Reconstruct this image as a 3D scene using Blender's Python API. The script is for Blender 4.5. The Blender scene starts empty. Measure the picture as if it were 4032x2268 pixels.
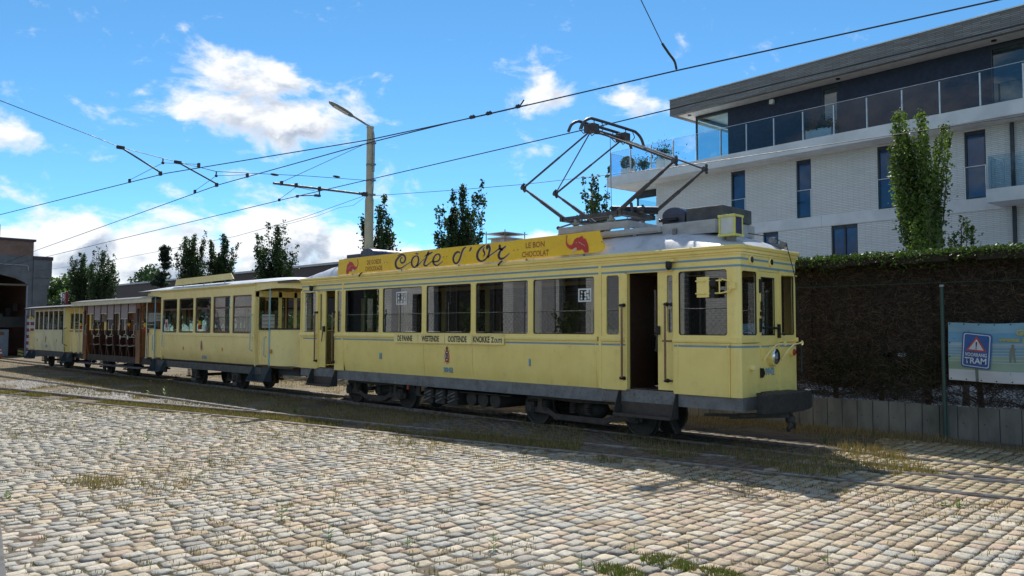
import bpy, math, random
import numpy as np
from mathutils import Vector, Matrix
random.seed(7); RNG = np.random.default_rng(11)
S = bpy.context.scene
COL = S.collection
R = math.radians
# ------------------------------------------------------------------ camera
CAM = Vector((6.6816, -12.3248, 2.10))
def cam_axes(yaw=45.4, pitch=2.97, roll=0.18):
    y, p, r = R(yaw), R(pitch), R(roll)
    f = Vector((-math.cos(y), math.sin(y), 0)); rt = Vector((f.y, -f.x, 0)); up = Vector((0, 0, 1))
    f2 = f*math.cos(p)+up*math.sin(p); u2 = up*math.cos(p)-f*math.sin(p)
    return f2, rt*math.cos(r)+u2*math.sin(r), u2*math.cos(r)-rt*math.sin(r)
_f, _r, _u = cam_axes()
cd = bpy.data.cameras.new('camera'); cam = bpy.data.objects.new('camera', cd); COL.objects.link(cam)
cam.matrix_world = Matrix(((_r.x, _u.x, -_f.x, CAM.x), (_r.y, _u.y, -_f.y, CAM.y), (_r.z, _u.z, -_f.z, CAM.z), (0, 0, 0, 1)))
cd.sensor_width = 36; cd.lens = 3100/4032*36; cd.clip_start = 0.1; cd.clip_end = 3000
S.camera = cam
S.render.resolution_x, S.render.resolution_y = 1024, 576
# ------------------------------------------------------------------ light and exposure
SUNV = Vector((-0.67, 0.655, 1.0)).normalized()
sun = bpy.data.lights.new('sun', 'SUN'); sun.energy = 2.25; sun.angle = R(0.53); sun.color = (1, .95, .87)
so = bpy.data.objects.new('sun', sun); COL.objects.link(so)
so.rotation_euler = (-SUNV).to_track_quat('-Z', 'Y').to_euler()
S.view_settings.view_transform = 'Standard'; S.view_settings.look = 'None'
S.view_settings.exposure = 1.42; S.view_settings.gamma = 1.0; S.view_settings.use_curve_mapping = False
# ------------------------------------------------------------------ world: sky and clouds
W = bpy.data.worlds.new('World'); S.world = W; W.use_nodes = True
nt = W.node_tree; nt.nodes.clear()
class NB:
    """small helper to write shader maths"""
    def __init__(s, t): s.t = t
    def n(s, typ, **k):
        o = s.t.nodes.new(typ)
        for a, b in k.items(): setattr(o, a, b)
        return o
    def put(s, sock, v):
        if hasattr(v, 'is_output'): s.t.links.new(v, sock)
        else: sock.default_value = v
    def m(s, op, *a, clamp=False):
        o = s.n('ShaderNodeMath', operation=op, use_clamp=clamp)
        for i, v in enumerate(a): s.put(o.inputs[i], v)
        return o.outputs[0]
    def ramp(s, x, a, b, lo=0., hi=1., smooth=True):
        o = s.n('ShaderNodeMapRange', interpolation_type='SMOOTHSTEP' if smooth else 'LINEAR')
        for i, v in enumerate((x, a, b, lo, hi)): s.put(o.inputs[i], v)
        return o.outputs[0]
    def noise(s, vec, scale, detail=4, rough=.5, dist=0.):
        o = s.n('ShaderNodeTexNoise')
        s.put(o.inputs['Vector'], vec); o.inputs['Scale'].default_value = scale; o.inputs['Detail'].default_value = detail
        o.inputs['Roughness'].default_value = rough; o.inputs['Distortion'].default_value = dist
        return o.outputs[0]
    def xyz(s, x, y, z):
        o = s.n('ShaderNodeCombineXYZ')
        for i, v in enumerate((x, y, z)): s.put(o.inputs[i], v)
        return o.outputs[0]
    def mix(s, f, a, b, blend='MIX'):
        o = s.n('ShaderNodeMix', data_type='RGBA', blend_type=blend)
        s.put(o.inputs[0], f)
        for i, v in ((6, a), (7, b)):
            if hasattr(v, 'is_output'): s.t.links.new(v, o.inputs[i])
            else: o.inputs[i].default_value = (*v, 1) if len(v) == 3 else v
        return o.outputs[2]
B = NB(nt)
sky = B.n('ShaderNodeTexSky', sky_type='NISHITA', sun_disc=False)
sky.sun_elevation = math.asin(SUNV.z); sky.sun_rotation = math.atan2(SUNV.x, SUNV.y)
sky.altitude = 900; sky.air_density = 0.8; sky.dust_density = 0.0; sky.ozone_density = 4.0
tc = B.n('ShaderNodeTexCoord'); sp = B.n('ShaderNodeSeparateXYZ'); nt.links.new(tc.outputs['Generated'], sp.inputs[0])
dx, dy, dz = sp.outputs
DEG = 57.29578
az = B.m('MULTIPLY', B.m('ARCTAN2', dx, dy), DEG)      # degrees east of +Y
el = B.m('MULTIPLY', B.m('ARCSINE', dz), DEG)
def clouds(azs, els):
    v = B.xyz(B.m('MULTIPLY', azs, .05), B.m('MULTIPLY', els, .085), 0.)
    return v
# (azimuth, elevation, half width, half height, weight) of the cloud groups seen over the yard, in degrees
GROUPS = [(-63.0, 16.8, 5.2, 1.6, 0.37), (-64.7, 14.7, 5.7, 1.6, 0.36), (-59.5, 14.5, 4.2, 2.0, 0.36), (-73.0, 13.6, 3.3, 1.5, 0.12), (-77.5, 11.6, 2.0, 1.2, 0.36), (-42.2, 16.8, 3.2, 1.4, 0.2), (-35.9, 16.2, 2.4, 1.2, 0.32), (-53.9, 17.8, 1.1, 0.4, 0.13), (-47.8, 17.0, 1.5, 0.4, 0.12), (-68.3, 9.1, 1.1, 0.6, 0.16), (-77.0, 8.1, 1.9, 1.0, 0.18), (-74.2, 5.5, 3.4, 2.0, 0.5), (-68.3, 4.6, 6.1, 2.4, 0.52), (-61.2, 6.0, 4.6, 2.6, 0.52), (-56.8, 5.5, 4.2, 2.4, 0.5), (-53.5, 5.0, 2.6, 1.7, 0.32), (-51.8, 7.3, 1.7, 0.5, 0.22), (-42.5, 6.6, 1.7, 0.6, 0.3), (-66.3, 2.8, 15.1, 1.6, 0.48), (-77.1, 5.4, 2.5, 1.5, 0.34)]
def density(da, de):
    a = B.m('ADD', az, da) if da else az; e = B.m('ADD', el, de) if de else el
    v = clouds(a, e)
    n1 = B.m('ADD', B.m('MULTIPLY', B.noise(v, 4.0, 9, .6, .5), .75), B.m('MULTIPLY', B.noise(v, 13., 7, .62, .3), .25))
    blob = None
    for ga, ge, w, h, k in GROUPS:
        q = B.m('ADD', B.m('POWER', B.m('DIVIDE', B.m('SUBTRACT', a, ga), w), 2.), B.m('POWER', B.m('DIVIDE', B.m('SUBTRACT', e, ge), h), 2.))
        g = B.m('MULTIPLY', B.m('EXPONENT', B.m('MULTIPLY', q, -1.)), k)
        blob = g if blob is None else B.m('MAXIMUM', blob, g)
    # scattered fair-weather clouds go on unseen outside the view, cover raised for fill light
    far = B.m('MULTIPLY', B.ramp(B.noise(v, .55, 2, .5), .44, .62), .32)
    away = B.ramp(B.m('ABSOLUTE', B.m('ADD', az, 45.)), 45., 65.)
    blob = B.m('MAXIMUM', blob, B.m('MULTIPLY', far, away))
    return B.m('ADD', B.m('MULTIPLY', B.m('SUBTRACT', n1, .5), 1.15), blob)
d0 = density(0, 0); d1 = density(-.9, 1.0)
cover = B.ramp(d0, .08, .31)
thick = B.ramp(d0, .13, .36)
lit = B.ramp(B.m('SUBTRACT', d0, d1), -.17, .15)
shade = B.m('MULTIPLY', B.m('MULTIPLY', thick, B.m('SUBTRACT', 1., lit)), 1.)
ccol = B.mix(shade, (6.2, 6.3, 6.4), (2.6, 3.0, 3.75))
cover = B.m('MULTIPLY', cover, B.ramp(el, -1., 1.5))
out = B.mix(B.m('MULTIPLY', cover, .97), B.mix(1., sky.outputs[0], (.57, .93, .97), 'MULTIPLY'), ccol)
bg = B.n('ShaderNodeBackground'); nt.links.new(out, bg.inputs[0]); bg.inputs[1].default_value = 0.063
wo = B.n('ShaderNodeOutputWorld'); nt.links.new(bg.outputs[0], wo.inputs[0])
# ------------------------------------------------------------------ materials
MATS = {}
def mat(name, col, rough=.6, metal=0., col2=None, vs=3., vd=5, vr=(.35, .7), bump=0., bs=30., spec=.5, dirt=None, coat=0., stretch=None, trans=0., streak=0.):
    if name in MATS: return MATS[name]
    m = bpy.data.materials.new(name); m.use_nodes = True; t = m.node_tree; b = NB(t)
    p = t.nodes['Principled BSDF']; p.inputs['Roughness'].default_value = rough; p.inputs['Metallic'].default_value = metal
    p.inputs['Specular IOR Level'].default_value = spec; p.inputs['Coat Weight'].default_value = coat
    if coat: p.inputs['Coat Roughness'].default_value = .12
    tcn = b.n('ShaderNodeTexCoord').outputs['Object']
    if stretch:
        mp = b.n('ShaderNodeMapping'); t.links.new(tcn, mp.inputs[0]); mp.inputs['Scale'].default_value = stretch; tcn = mp.outputs[0]
    c2 = col2 if col2 else tuple(x*.82 for x in col)
    f = b.ramp(b.noise(tcn, vs, vd, .6), vr[0], vr[1])
    c = b.mix(f, col, c2)
    if dirt:
        c = b.mix(b.m('MULTIPLY', b.ramp(b.noise(tcn, dirt[1], 6, .65), .52, .78), dirt[2]), c, dirt[0])
    if streak:
        s3 = b.n('ShaderNodeSeparateXYZ'); t.links.new(b.n('ShaderNodeTexCoord').outputs['Object'], s3.inputs[0])
        sv = b.xyz(b.m('MULTIPLY', s3.outputs[0], 9.), b.m('MULTIPLY', s3.outputs[1], 9.), b.m('MULTIPLY', s3.outputs[2], .55))
        c = b.mix(b.m('MULTIPLY', b.ramp(b.noise(sv, 1.3, 6, .7), .50, .80), streak), c, (.30, .23, .11))
        c = b.mix(b.m('MULTIPLY', b.ramp(b.noise(tcn, 38., 4, .7), .66, .74), streak), c, (.22, .15, .08))
    t.links.new(c, p.inputs['Base Color'])
    b.put(p.inputs['Roughness'], b.ramp(b.noise(tcn, vs*2.3, 3), .3, .7, max(rough-.08, .02), min(rough+.1, 1)))
    if bump:
        bn = b.n('ShaderNodeBump'); bn.inputs['Strength'].default_value = bump; bn.inputs['Distance'].default_value = .01
        t.links.new(b.noise(tcn, bs, 5, .6), bn.inputs['Height']); t.links.new(bn.outputs[0], p.inputs['Normal'])
    if trans: p.inputs['Transmission Weight'].default_value = trans
    MATS[name] = m; return m
def glass(name, tint=(.8, .85, .85), refl=2.0, ior=1.52, alpha=.9):
    if name in MATS: return MATS[name]
    m = bpy.data.materials.new(name); m.use_nodes = True; t = m.node_tree; t.nodes.clear(); b = NB(t)
    tr = b.n('ShaderNodeBsdfTransparent'); tr.inputs[0].default_value = (*tint, 1)
    gl = b.n('ShaderNodeBsdfGlossy'); gl.inputs['Roughness'].default_value = .008; gl.inputs[0].default_value = (1, 1, 1, 1)
    bn = b.n('ShaderNodeBump'); bn.inputs['Strength'].default_value = .06; bn.inputs['Distance'].default_value = .01
    t.links.new(b.noise(b.n('ShaderNodeTexCoord').outputs['Object'], .9, 1), bn.inputs['Height']); t.links.new(bn.outputs[0], gl.inputs['Normal'])
    fr = b.n('ShaderNodeFresnel'); fr.inputs[0].default_value = ior
    f = b.m('MULTIPLY', fr.outputs[0], refl, clamp=True)
    mx = b.n('ShaderNodeMixShader'); t.links.new(f, mx.inputs[0]); t.links.new(tr.outputs[0], mx.inputs[1]); t.links.new(gl.outputs[0], mx.inputs[2])
    o = b.n('ShaderNodeOutputMaterial'); t.links.new(mx.outputs[0], o.inputs[0])
    MATS[name] = m; return m
def brick_mat(name, c1, c2, mortar, sx, sy, axes='xz', msize=.012, bump=.5, rough=.85, bias=0., var=None):
    m = bpy.data.materials.new(name); m.use_nodes = True; t = m.node_tree; b = NB(t); p = t.nodes['Principled BSDF']
    p.inputs['Roughness'].default_value = rough
    s3 = b.n('ShaderNodeSeparateXYZ'); t.links.new(b.n('ShaderNodeTexCoord').outputs['Object'], s3.inputs[0])
    v = b.xyz(s3.outputs['xyz'.index(axes[0])], s3.outputs['xyz'.index(axes[1])], 0.)
    br = b.n('ShaderNodeTexBrick'); t.links.new(v, br.inputs['Vector'])
    for k, q in (('Color1', c1), ('Color2', c2), ('Mortar', mortar)): br.inputs[k].default_value = (*q, 1)
    br.inputs['Scale'].default_value = 1; br.inputs['Brick Width'].default_value = sx; br.inputs['Row Height'].default_value = sy
    br.inputs['Mortar Size'].default_value = msize; br.inputs['Bias'].default_value = bias; br.inputs['Mortar Smooth'].default_value = .2
    c = br.outputs[0]
    if var: c = b.mix(b.m('MULTIPLY', b.ramp(b.noise(v, var[1], 6, .65), .42, .72), var[2]), c, var[0])
    t.links.new(c, p.inputs['Base Color'])
    bn = b.n('ShaderNodeBump'); bn.inputs['Strength'].default_value = bump; bn.inputs['Distance'].default_value = .012
    h = b.m('ADD', b.m('MULTIPLY', br.outputs[1], -1.), b.m('MULTIPLY', b.noise(v, 22, 4), .5))
    t.links.new(h, bn.inputs['Height']); t.links.new(bn.outputs[0], p.inputs['Normal'])
    MATS[name] = m; return m
# ------------------------------------------------------------------ mesh helpers
LOC = {}
def link(o, parent=None):
    COL.objects.link(o)
    if parent is not None:
        o.parent = parent; LOC[o.name] = LOC[parent.name]
    return o
def tag(o, label=None, cat=None, group=None, kind=None):
    if label: o['label'] = label
    if cat: o['category'] = cat
    if group: o['group'] = group
    if kind: o['kind'] = kind
    return o
def thing(name, label, cat, loc=(0, 0, 0), group=None):
    o = bpy.data.objects.new(name, None); o.empty_display_size = .2; o.location = loc; COL.objects.link(o); LOC[o.name] = Vector(loc)
    return tag(o, label, cat, group)
class MB:
    def __init__(s): s.v = []; s.f = []
    def add(s, vs, fs):
        k = len(s.v); s.v += [tuple(q) for q in vs]; s.f += [tuple(i+k for i in f) for f in fs]; return s
    def box(s, x0, x1, y0, y1, z0, z1):
        return s.add([(x0, y0, z0), (x1, y0, z0), (x1, y1, z0), (x0, y1, z0), (x0, y0, z1), (x1, y0, z1), (x1, y1, z1), (x0, y1, z1)],
                     [(0, 3, 2, 1), (4, 5, 6, 7), (0, 1, 5, 4), (1, 2, 6, 5), (2, 3, 7, 6), (3, 0, 4, 7)])
    def beam(s, a, b, w, h, up=(0, 0, 1)):
        a, b = Vector(a), Vector(b); d = (b-a).normalized(); sd = d.cross(Vector(up))
        if sd.length < 1e-4: sd = d.cross(Vector((1, 0, 0)))
        sd = sd.normalized()*w/2; u = sd.cross(d).normalized()*h/2
        return s.add([a-sd-u, a+sd-u, a+sd+u, a-sd+u, b-sd-u, b+sd-u, b+sd+u, b-sd+u],
                     [(0, 1, 2, 3), (7, 6, 5, 4), (0, 4, 5, 1), (1, 5, 6, 2), (2, 6, 7, 3), (3, 7, 4, 0)])
    def tube(s, pts, r, n=8, cap=True):
        P = [Vector(p) for p in pts]; m = len(P); rs = r if isinstance(r, (list, tuple)) else [r]*m
        k = len(s.v); u = None
        for i in range(m):
            d = (P[min(i+1, m-1)]-P[max(i-1, 0)]).normalized()
            if u is None:
                u = d.cross(Vector((0, 0, 1)))
                if u.length < .05: u = d.cross(Vector((1, 0, 0)))
            else: u = u-d*u.dot(d)
            u = u.normalized(); w = d.cross(u)
            for j in range(n):
                a = 2*math.pi*j/n; s.v.append(tuple(P[i]+(u*math.cos(a)+w*math.sin(a))*rs[i]))
        for i in range(m-1):
            for j in range(n):
                s.f.append((k+i*n+j, k+i*n+(j+1) % n, k+(i+1)*n+(j+1) % n, k+(i+1)*n+j))
        if cap:
            s.f.append(tuple(k+j for j in range(n))[::-1]); s.f.append(tuple(k+(m-1)*n+j for j in range(n)))
        return s
    def cyl(s, a, b, r, r2=None, n=12): return s.tube([a, b], [r, r if r2 is None else r2], n)
    def ball(s, c, r, n=10, m=6, sc=(1, 1, 1)):
        k = len(s.v)
        for i in range(m+1):
            th = math.pi*i/m
            for j in range(n):
                ph = 2*math.pi*j/n
                s.v.append((c[0]+r*sc[0]*math.sin(th)*math.cos(ph), c[1]+r*sc[1]*math.sin(th)*math.sin(ph), c[2]+r*sc[2]*math.cos(th)))
        for i in range(m):
            for j in range(n): s.f.append((k+i*n+j, k+(i+1)*n+j, k+(i+1)*n+(j+1) % n, k+i*n+(j+1) % n))
        return s
    def prism(s, pts, ax, a, b):
        """polygon in the two other axes (in order) extruded along axis ax from a to b"""
        k = len(s.v); n = len(pts)
        for t in (a, b):
            for p in pts:
                q = list(p); q.insert(ax, t); s.v.append(tuple(q))
        s.f.append(tuple(range(k, k+n))[::-1]); s.f.append(tuple(range(k+n, k+2*n)))
        for i in range(n): s.f.append((k+i, k+(i+1) % n, k+n+(i+1) % n, k+n+i))
        return s
    def grid(s, nu, nv, fn):
        k = len(s.v)
        for i in range(nu+1):
            for j in range(nv+1): s.v.append(tuple(fn(i/nu, j/nv)))
        for i in range(nu):
            for j in range(nv): s.f.append((k+i*(nv+1)+j, k+(i+1)*(nv+1)+j, k+(i+1)*(nv+1)+j+1, k+i*(nv+1)+j+1))
        return s
    def ribbon(s, pts, w, put):
        """flat stroke in 2d; put maps (a, b) to 3d"""
        m = len(pts); ws = w if isinstance(w, (list, tuple)) else [w]*m; k = len(s.v)
        for i in range(m):
            a, b = pts[max(i-1, 0)], pts[min(i+1, m-1)]
            d = (b[0]-a[0], b[1]-a[1]); L = math.hypot(*d) or 1; nx, ny = -d[1]/L, d[0]/L; h = ws[i]/2
            s.v.append(tuple(put(pts[i][0]+nx*h, pts[i][1]+ny*h))); s.v.append(tuple(put(pts[i][0]-nx*h, pts[i][1]-ny*h)))
        for i in range(m-1): s.f.append((k+2*i, k+2*i+1, k+2*i+3, k+2*i+2))
        return s
    def holed(s, x0, x1, z0, z1, hole, r, y, t, n=5, put=None):
        """plate x0..x1, z0..z1 with a rounded opening, front at y, thickness t towards +y"""
        hx0, hx1, hz0, hz1 = hole; put = put or (lambda a, d, b: (a, d, b))
        inn = []
        for cx, cz, a0 in ((hx1-r, hz1-r, 0), (hx0+r, hz1-r, 90), (hx0+r, hz0+r, 180), (hx1-r, hz0+r, 270)):
            for i in range(n+1):
                a = R(a0+90*i/n); inn.append((cx+r*math.cos(a), cz+r*math.sin(a)))
        outc = []
        for q, (ox, oz) in enumerate(((x1, z1), (x0, z1), (x0, z0), (x1, z0))):
            for i in range(n+1): outc.append((ox, oz))
        N = len(inn)
        for d, fl in ((y, 1), (y+t, 0)):
            k = len(s.v)
            s.v += [tuple(put(a, d, b)) for a, b in inn]+[tuple(put(a, d, b)) for a, b in outc]
            for i in range(N):
                j = (i+1) % N
                f = (k+i, k+j, k+N+j, k+N+i)
                if outc[i] == outc[j]: f = (k+i, k+j, k+N+i)
                s.f.append(f if not fl else f[::-1])
        k = len(s.v)
        s.v += [tuple(put(a, y, b)) for a, b in inn]+[tuple(put(a, y+t, b)) for a, b in inn]
        for i in range(N): s.f.append((k+i, k+(i+1) % N, k+N+(i+1) % N, k+N+i))
        cs = [(x0, z0), (x1, z0), (x1, z1), (x0, z1)]; k = len(s.v)
        s.v += [tuple(put(a, y, b)) for a, b in cs]+[tuple(put(a, y+t, b)) for a, b in cs]
        for i in range(4): s.f.append((k+i, k+(i+1) % 4, k+4+(i+1) % 4, k+4+i))
        return s
    def build(s, name, m, parent=None, smooth=None, bevel=0., label=None, cat=None, group=None, kind=None, loc=None):
        me = bpy.data.meshes.new(name)
        off = LOC[parent.name] if parent is not None else Vector(loc or (0, 0, 0))
        vs = np.array(s.v, float).reshape(-1, 3)-np.array(off)
        me.from_pydata(vs.tolist(), [], s.f); me.materials.append(m)
        if smooth is not None:
            me.polygons.foreach_set('use_smooth', [True]*len(me.polygons)); me.set_sharp_from_angle(angle=R(smooth))
        me.update()
        o = bpy.data.objects.new(name, me)
        if parent is None: o.location = off; COL.objects.link(o); LOC[o.name] = off
        else: link(o, parent)
        if bevel:
            bv = o.modifiers.new('bevel', 'BEVEL'); bv.width = bevel; bv.segments = 2; bv.limit_method = 'ANGLE'; bv.angle_limit = R(40)
        return tag(o, label, cat, group, kind)
def P1(kind, *a, **k): m = MB(); getattr(m, kind)(*a, **k); return m
def text(name, body, m, parent, o, ux, uy, h, w=None, extr=.001, spacing=1.0, bold=.0):
    """lettering as flat mesh: o = centre, ux/uy = directions, h = letter height, w = total width"""
    cu = bpy.data.curves.new(name, 'FONT'); cu.body = body; cu.align_x = 'CENTER'; cu.align_y = 'CENTER'; cu.space_character = spacing
    cu.offset = bold; cu.resolution_u = 3
    tmp = bpy.data.objects.new(name, cu); COL.objects.link(tmp)
    dg = bpy.context.evaluated_depsgraph_get(); dg.update()
    me = bpy.data.meshes.new_from_object(tmp.evaluated_get(dg)); COL.objects.unlink(tmp); bpy.data.objects.remove(tmp)
    v = np.zeros(len(me.vertices)*3); me.vertices.foreach_get('co', v); v = v.reshape(-1, 3)
    lo, hi = v.min(0), v.max(0); v -= (lo+hi)/2; ext = hi-lo
    sy = h/ext[1]; sx = (w/ext[0]) if w else sy
    off = LOC[parent.name]
    ux, uy, o = (np.array(Vector(q)) for q in (ux, uy, o))
    q = o-np.array(off)+np.outer(v[:, 0]*sx, ux)+np.outer(v[:, 1]*sy, uy)
    me.vertices.foreach_set('co', q.ravel()); me.materials.clear(); me.materials.append(m); me.update()
    ob = bpy.data.objects.new(name, me); link(ob, parent); return ob
def copy_tree(o, parent=None):
    c = o.copy(); COL.objects.link(c); c.parent = parent; LOC[c.name] = LOC[o.name]
    for ch in o.children: copy_tree(ch, c)
    return c

# ------------------------------------------------------------------ paints
YEL = mat('cream_yellow_paint', (.96, .74, .235), .36, col2=(.90, .68, .205), vs=1.4, vd=4, dirt=((.46, .36, .14), 5., .30), bump=.10, bs=2.6, coat=.3, streak=.17)
YEL2 = mat('pale_cream_paint', (.95, .77, .32), .42, col2=(.88, .70, .27), vs=1.6, dirt=((.46, .38, .17), 5., .32), bump=.10, bs=2.8, coat=.2, streak=.16)
BLU = mat('grey_blue_lining', (.20, .33, .42), .5, col2=(.17, .28, .36))
SKYB = mat('sky_blue_enamel', (.25, .50, .62), .4)
GIRD = mat('grey_underframe_paint', (.20, .20, .20), .55, col2=(.14, .135, .13), vs=4, dirt=((.10, .07, .05), 7., .5), bump=.15, bs=40)
IRON = mat('dirty_brown_iron', (.055, .045, .038), .7, col2=(.03, .026, .024), vs=6, bump=.3, bs=45)
STEP = mat('rust_brown_step', (.07, .05, .042), .6, col2=(.045, .035, .03), vs=6, bump=.2)
BLK = mat('black_metal', (.018, .018, .02), .4, metal=.3)
WOODH = mat('varnished_handrail_wood', (.22, .085, .03), .3, col2=(.13, .05, .02), vs=20, coat=.5)
WOODI = mat('dark_interior_wood', (.042, .018, .010), .45, col2=(.026, .012, .007), vs=6, coat=.2)
SEAT = mat('brown_leather_seat', (.10, .04, .022), .45)
CEIL = mat('interior_ceiling_paint', (.20, .17, .12), .6)
ROOF = mat('silver_roof_canvas', (.56, .57, .60), .5, col2=(.43, .44, .47), vs=1.5, bump=.7, bs=5., dirt=((.20, .20, .20), 4., .65))
GREYW = mat('grey_painted_timber', (.40, .41, .42), .75, col2=(.30, .30, .30), vs=5, bump=.3, bs=30, stretch=(.4, 1, 1), dirt=((.2, .19, .17), 6., .5))
DARKB = mat('dark_blue_grey_box', (.05, .055, .07), .45, col2=(.035, .035, .04), vs=4)
NAVY = mat('navy_lid', (.03, .05, .11), .3, col2=(.025, .035, .07))
STEEL = mat('pantograph_steel', (.09, .085, .085), .45, metal=.4, col2=(.055, .05, .05), vs=8)
BRIGHT = mat('worn_bright_steel', (.5, .5, .5), .3, metal=.9)
CHROME = mat('mirror_chrome', (.8, .8, .8), .08, metal=1.)
WHITE = mat('white_paint', (.78, .78, .76), .5)
OPAL = mat('opal_lamp_glass', (.62, .66, .64), .35)
RED = mat('emblem_red', (.50, .025, .02), .5)
BLACKP = mat('black_lettering', (.015, .015, .015), .5)
GOLD = mat('emblem_bronze', (.16, .10, .045), .5)
ORANGE = mat('orange_reflector', (.65, .25, .01), .3)
GLS = glass('tram_window_glass', (.62, .65, .64), 3.3); GLT = glass('trailer_window_glass', (.70, .72, .70), 1.8)
PORC = mat('brown_porcelain', (.30, .27, .22), .25)
DARKGAP = mat('dark_backing', (.05, .045, .03), .8)
def spline(pts, k=5):
    P = [np.array(p, float) for p in pts]; out = []
    for i in range(len(P)-1):
        a, b, c, d = P[max(i-1, 0)], P[i], P[i+1], P[min(i+2, len(P)-1)]
        for j in range(k):
            t = j/k; out.append(.5*((2*b)+(-a+c)*t+(2*a-5*b+4*c-d)*t*t+(-a+3*b-3*c+d)*t**3))
    out.append(P[-1]); return out
def wheelset(par, x, y0=.6, y1=1.6, r=.38, m=None, zc=None):
    zc = zc or r
    for y, sgn in ((y0, -1), (y1, 1)):
        w = MB()
        prof = [(.06, .05), (.06, .09), (r*.55, .03), (r*.86, .03), (r*.88, .055), (r, .06), (r, -.03), (r+.028, -.05), (r+.028, -.07), (r*.86, -.07), (r*.84, -.02), (.09, -.03), (.05, -.03)]
        n = 28; k = 0
        for i in range(n):
            a = 2*math.pi*i/n
            for rr, dd in prof: w.v.append((x+rr*math.cos(a), y+sgn*dd, zc+rr*math.sin(a)))
        q = len(prof)
        for i in range(n):
            for j in range(q-1): w.f.append((i*q+j, ((i+1) % n)*q+j, ((i+1) % n)*q+j+1, i*q+j+1))
        wo_ = w.build('wheel', IRON, par, smooth=35)
        P1('cyl', (x, y+sgn*.02, zc), (x, y+sgn*.12, zc), .08, n=12).build('hub', IRON, wo_, smooth=40)
    P1('cyl', (x, y0, zc), (x, y1, zc), .055, n=10).build('axle', IRON, par, smooth=40)

def offs(path, o, closed=True):
    n = len(path); r = []
    for i in range(n):
        a = Vector(path[i-1] if (closed or i) else path[0]); b = Vector(path[(i+1) % n] if (closed or i < n-1) else path[-1])
        d = (b-a).normalized(); r.append((path[i][0]+d.y*o, path[i][1]-d.x*o))
    return r
def sweep(path, prof, closed=True):
    m = MB(); n = len(path); q = len(prof)
    for o, z in prof:
        for x, y in offs(path, o, closed): m.v.append((x, y, z))
    for j in range(q-1):
        for i in range(n if closed else n-1): m.f.append((j*n+i, j*n+(i+1) % n, (j+1)*n+(i+1) % n, (j+1)*n+i))
    return m

# ================================================================== ground
def attr_mat(name, rough=.85, bump=.5, bs=40, speck=.25, mid=1., sss=False):
    m = bpy.data.materials.new(name); m.use_nodes = True; t = m.node_tree; b = NB(t); p = t.nodes['Principled BSDF']
    p.inputs['Roughness'].default_value = rough; p.inputs['Specular IOR Level'].default_value = .35
    at = b.n('ShaderNodeAttribute'); at.attribute_name = 'col'
    co = b.n('ShaderNodeTexCoord').outputs['Object']
    c = b.mix(b.m('MULTIPLY', b.ramp(b.noise(co, 26, 6, .7), .38, .72), speck), at.outputs[0], (.10, .085, .065))
    c = b.mix(b.m('MULTIPLY', b.ramp(b.noise(co, 70, 3, .7), .5, .75), speck*.8), c, (.75, .72, .66))
    t.links.new(c, p.inputs['Base Color'])
    if bump:
        bn = b.n('ShaderNodeBump'); bn.inputs['Strength'].default_value = bump; bn.inputs['Distance'].default_value = .012
        t.links.new(b.m('ADD', b.noise(co, bs, 7, .65), b.m('MULTIPLY', b.noise(co, 9, 3), .8)), bn.inputs['Height']); t.links.new(bn.outputs[0], p.inputs['Normal'])
    MATS[name] = m; return m
def np_mesh(name, V, F, m, cols=None, smooth=False, parent=None, kind=None, label=None, cat=None, group=None, loc=None):
    """V (n,3), F (k,q) arrays of equal polygons"""
    V = np.asarray(V, np.float32); F = np.asarray(F, np.int32)
    off = np.array(LOC[parent.name] if parent is not None else (loc or (0, 0, 0)), np.float32)
    me = bpy.data.meshes.new(name); me.vertices.add(len(V)); me.vertices.foreach_set('co', (V-off).ravel())
    q = F.shape[1]; me.loops.add(F.size); me.loops.foreach_set('vertex_index', F.ravel())
    me.polygons.add(len(F)); me.polygons.foreach_set('loop_start', np.arange(0, F.size, q)); me.polygons.foreach_set('loop_total', np.full(len(F), q))
    if smooth: me.polygons.foreach_set('use_smooth', np.ones(len(F), bool))
    if cols is not None:
        a = me.attributes.new('col', 'FLOAT_COLOR', 'POINT'); a.data.foreach_set('color', np.c_[cols, np.ones(len(cols))].astype(np.float32).ravel())
    me.materials.append(m); me.update(calc_edges=True); me.validate()
    o = bpy.data.objects.new(name, me)
    if parent is None: o.location = off.tolist(); COL.objects.link(o); LOC[o.name] = Vector(off.tolist())
    else: link(o, parent)
    return tag(o, label, cat, group, kind)
EARTH = mat('dry_earth_and_straw', (.175, .128, .065), .95, col2=(.085, .062, .036), vs=.9, vd=9, bump=.8, bs=18, dirt=((.14, .15, .045), 1.7, .75))
BED = mat('dark_joint_earth', (.12, .09, .058), .95, col2=(.06, .048, .032), vs=3, vd=8, bump=.8, bs=40, dirt=((.16, .17, .05), 1.2, .4))
P1('box', -420, 220, -220, 420, -.5, -.06).build('ground', EARTH, kind='structure')
RC = [(-60, -14.4), (-22.0, -5.95), (-10.78, -3.54), (-7.15, -2.90), (-.42, -1.58), (2.26, -1.13), (4.26, -.79), (9.5, .1)]
RB = [(-60, -12.2), (-25.4, -5.20), (-17.75, -3.99), (-14.2, -3.2), (-11.2, -2.5)]
RA = [(-60, -5.6), (-33.5, -3.42), (-18.5, -2.66), (-11.2, -2.47), (-7.0, -1.88), (-.4, -.55), (2.3, .0), (4.3, .50)]
def yC(x): return np.interp(x, [p[0] for p in RC], [p[1] for p in RC])
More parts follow.
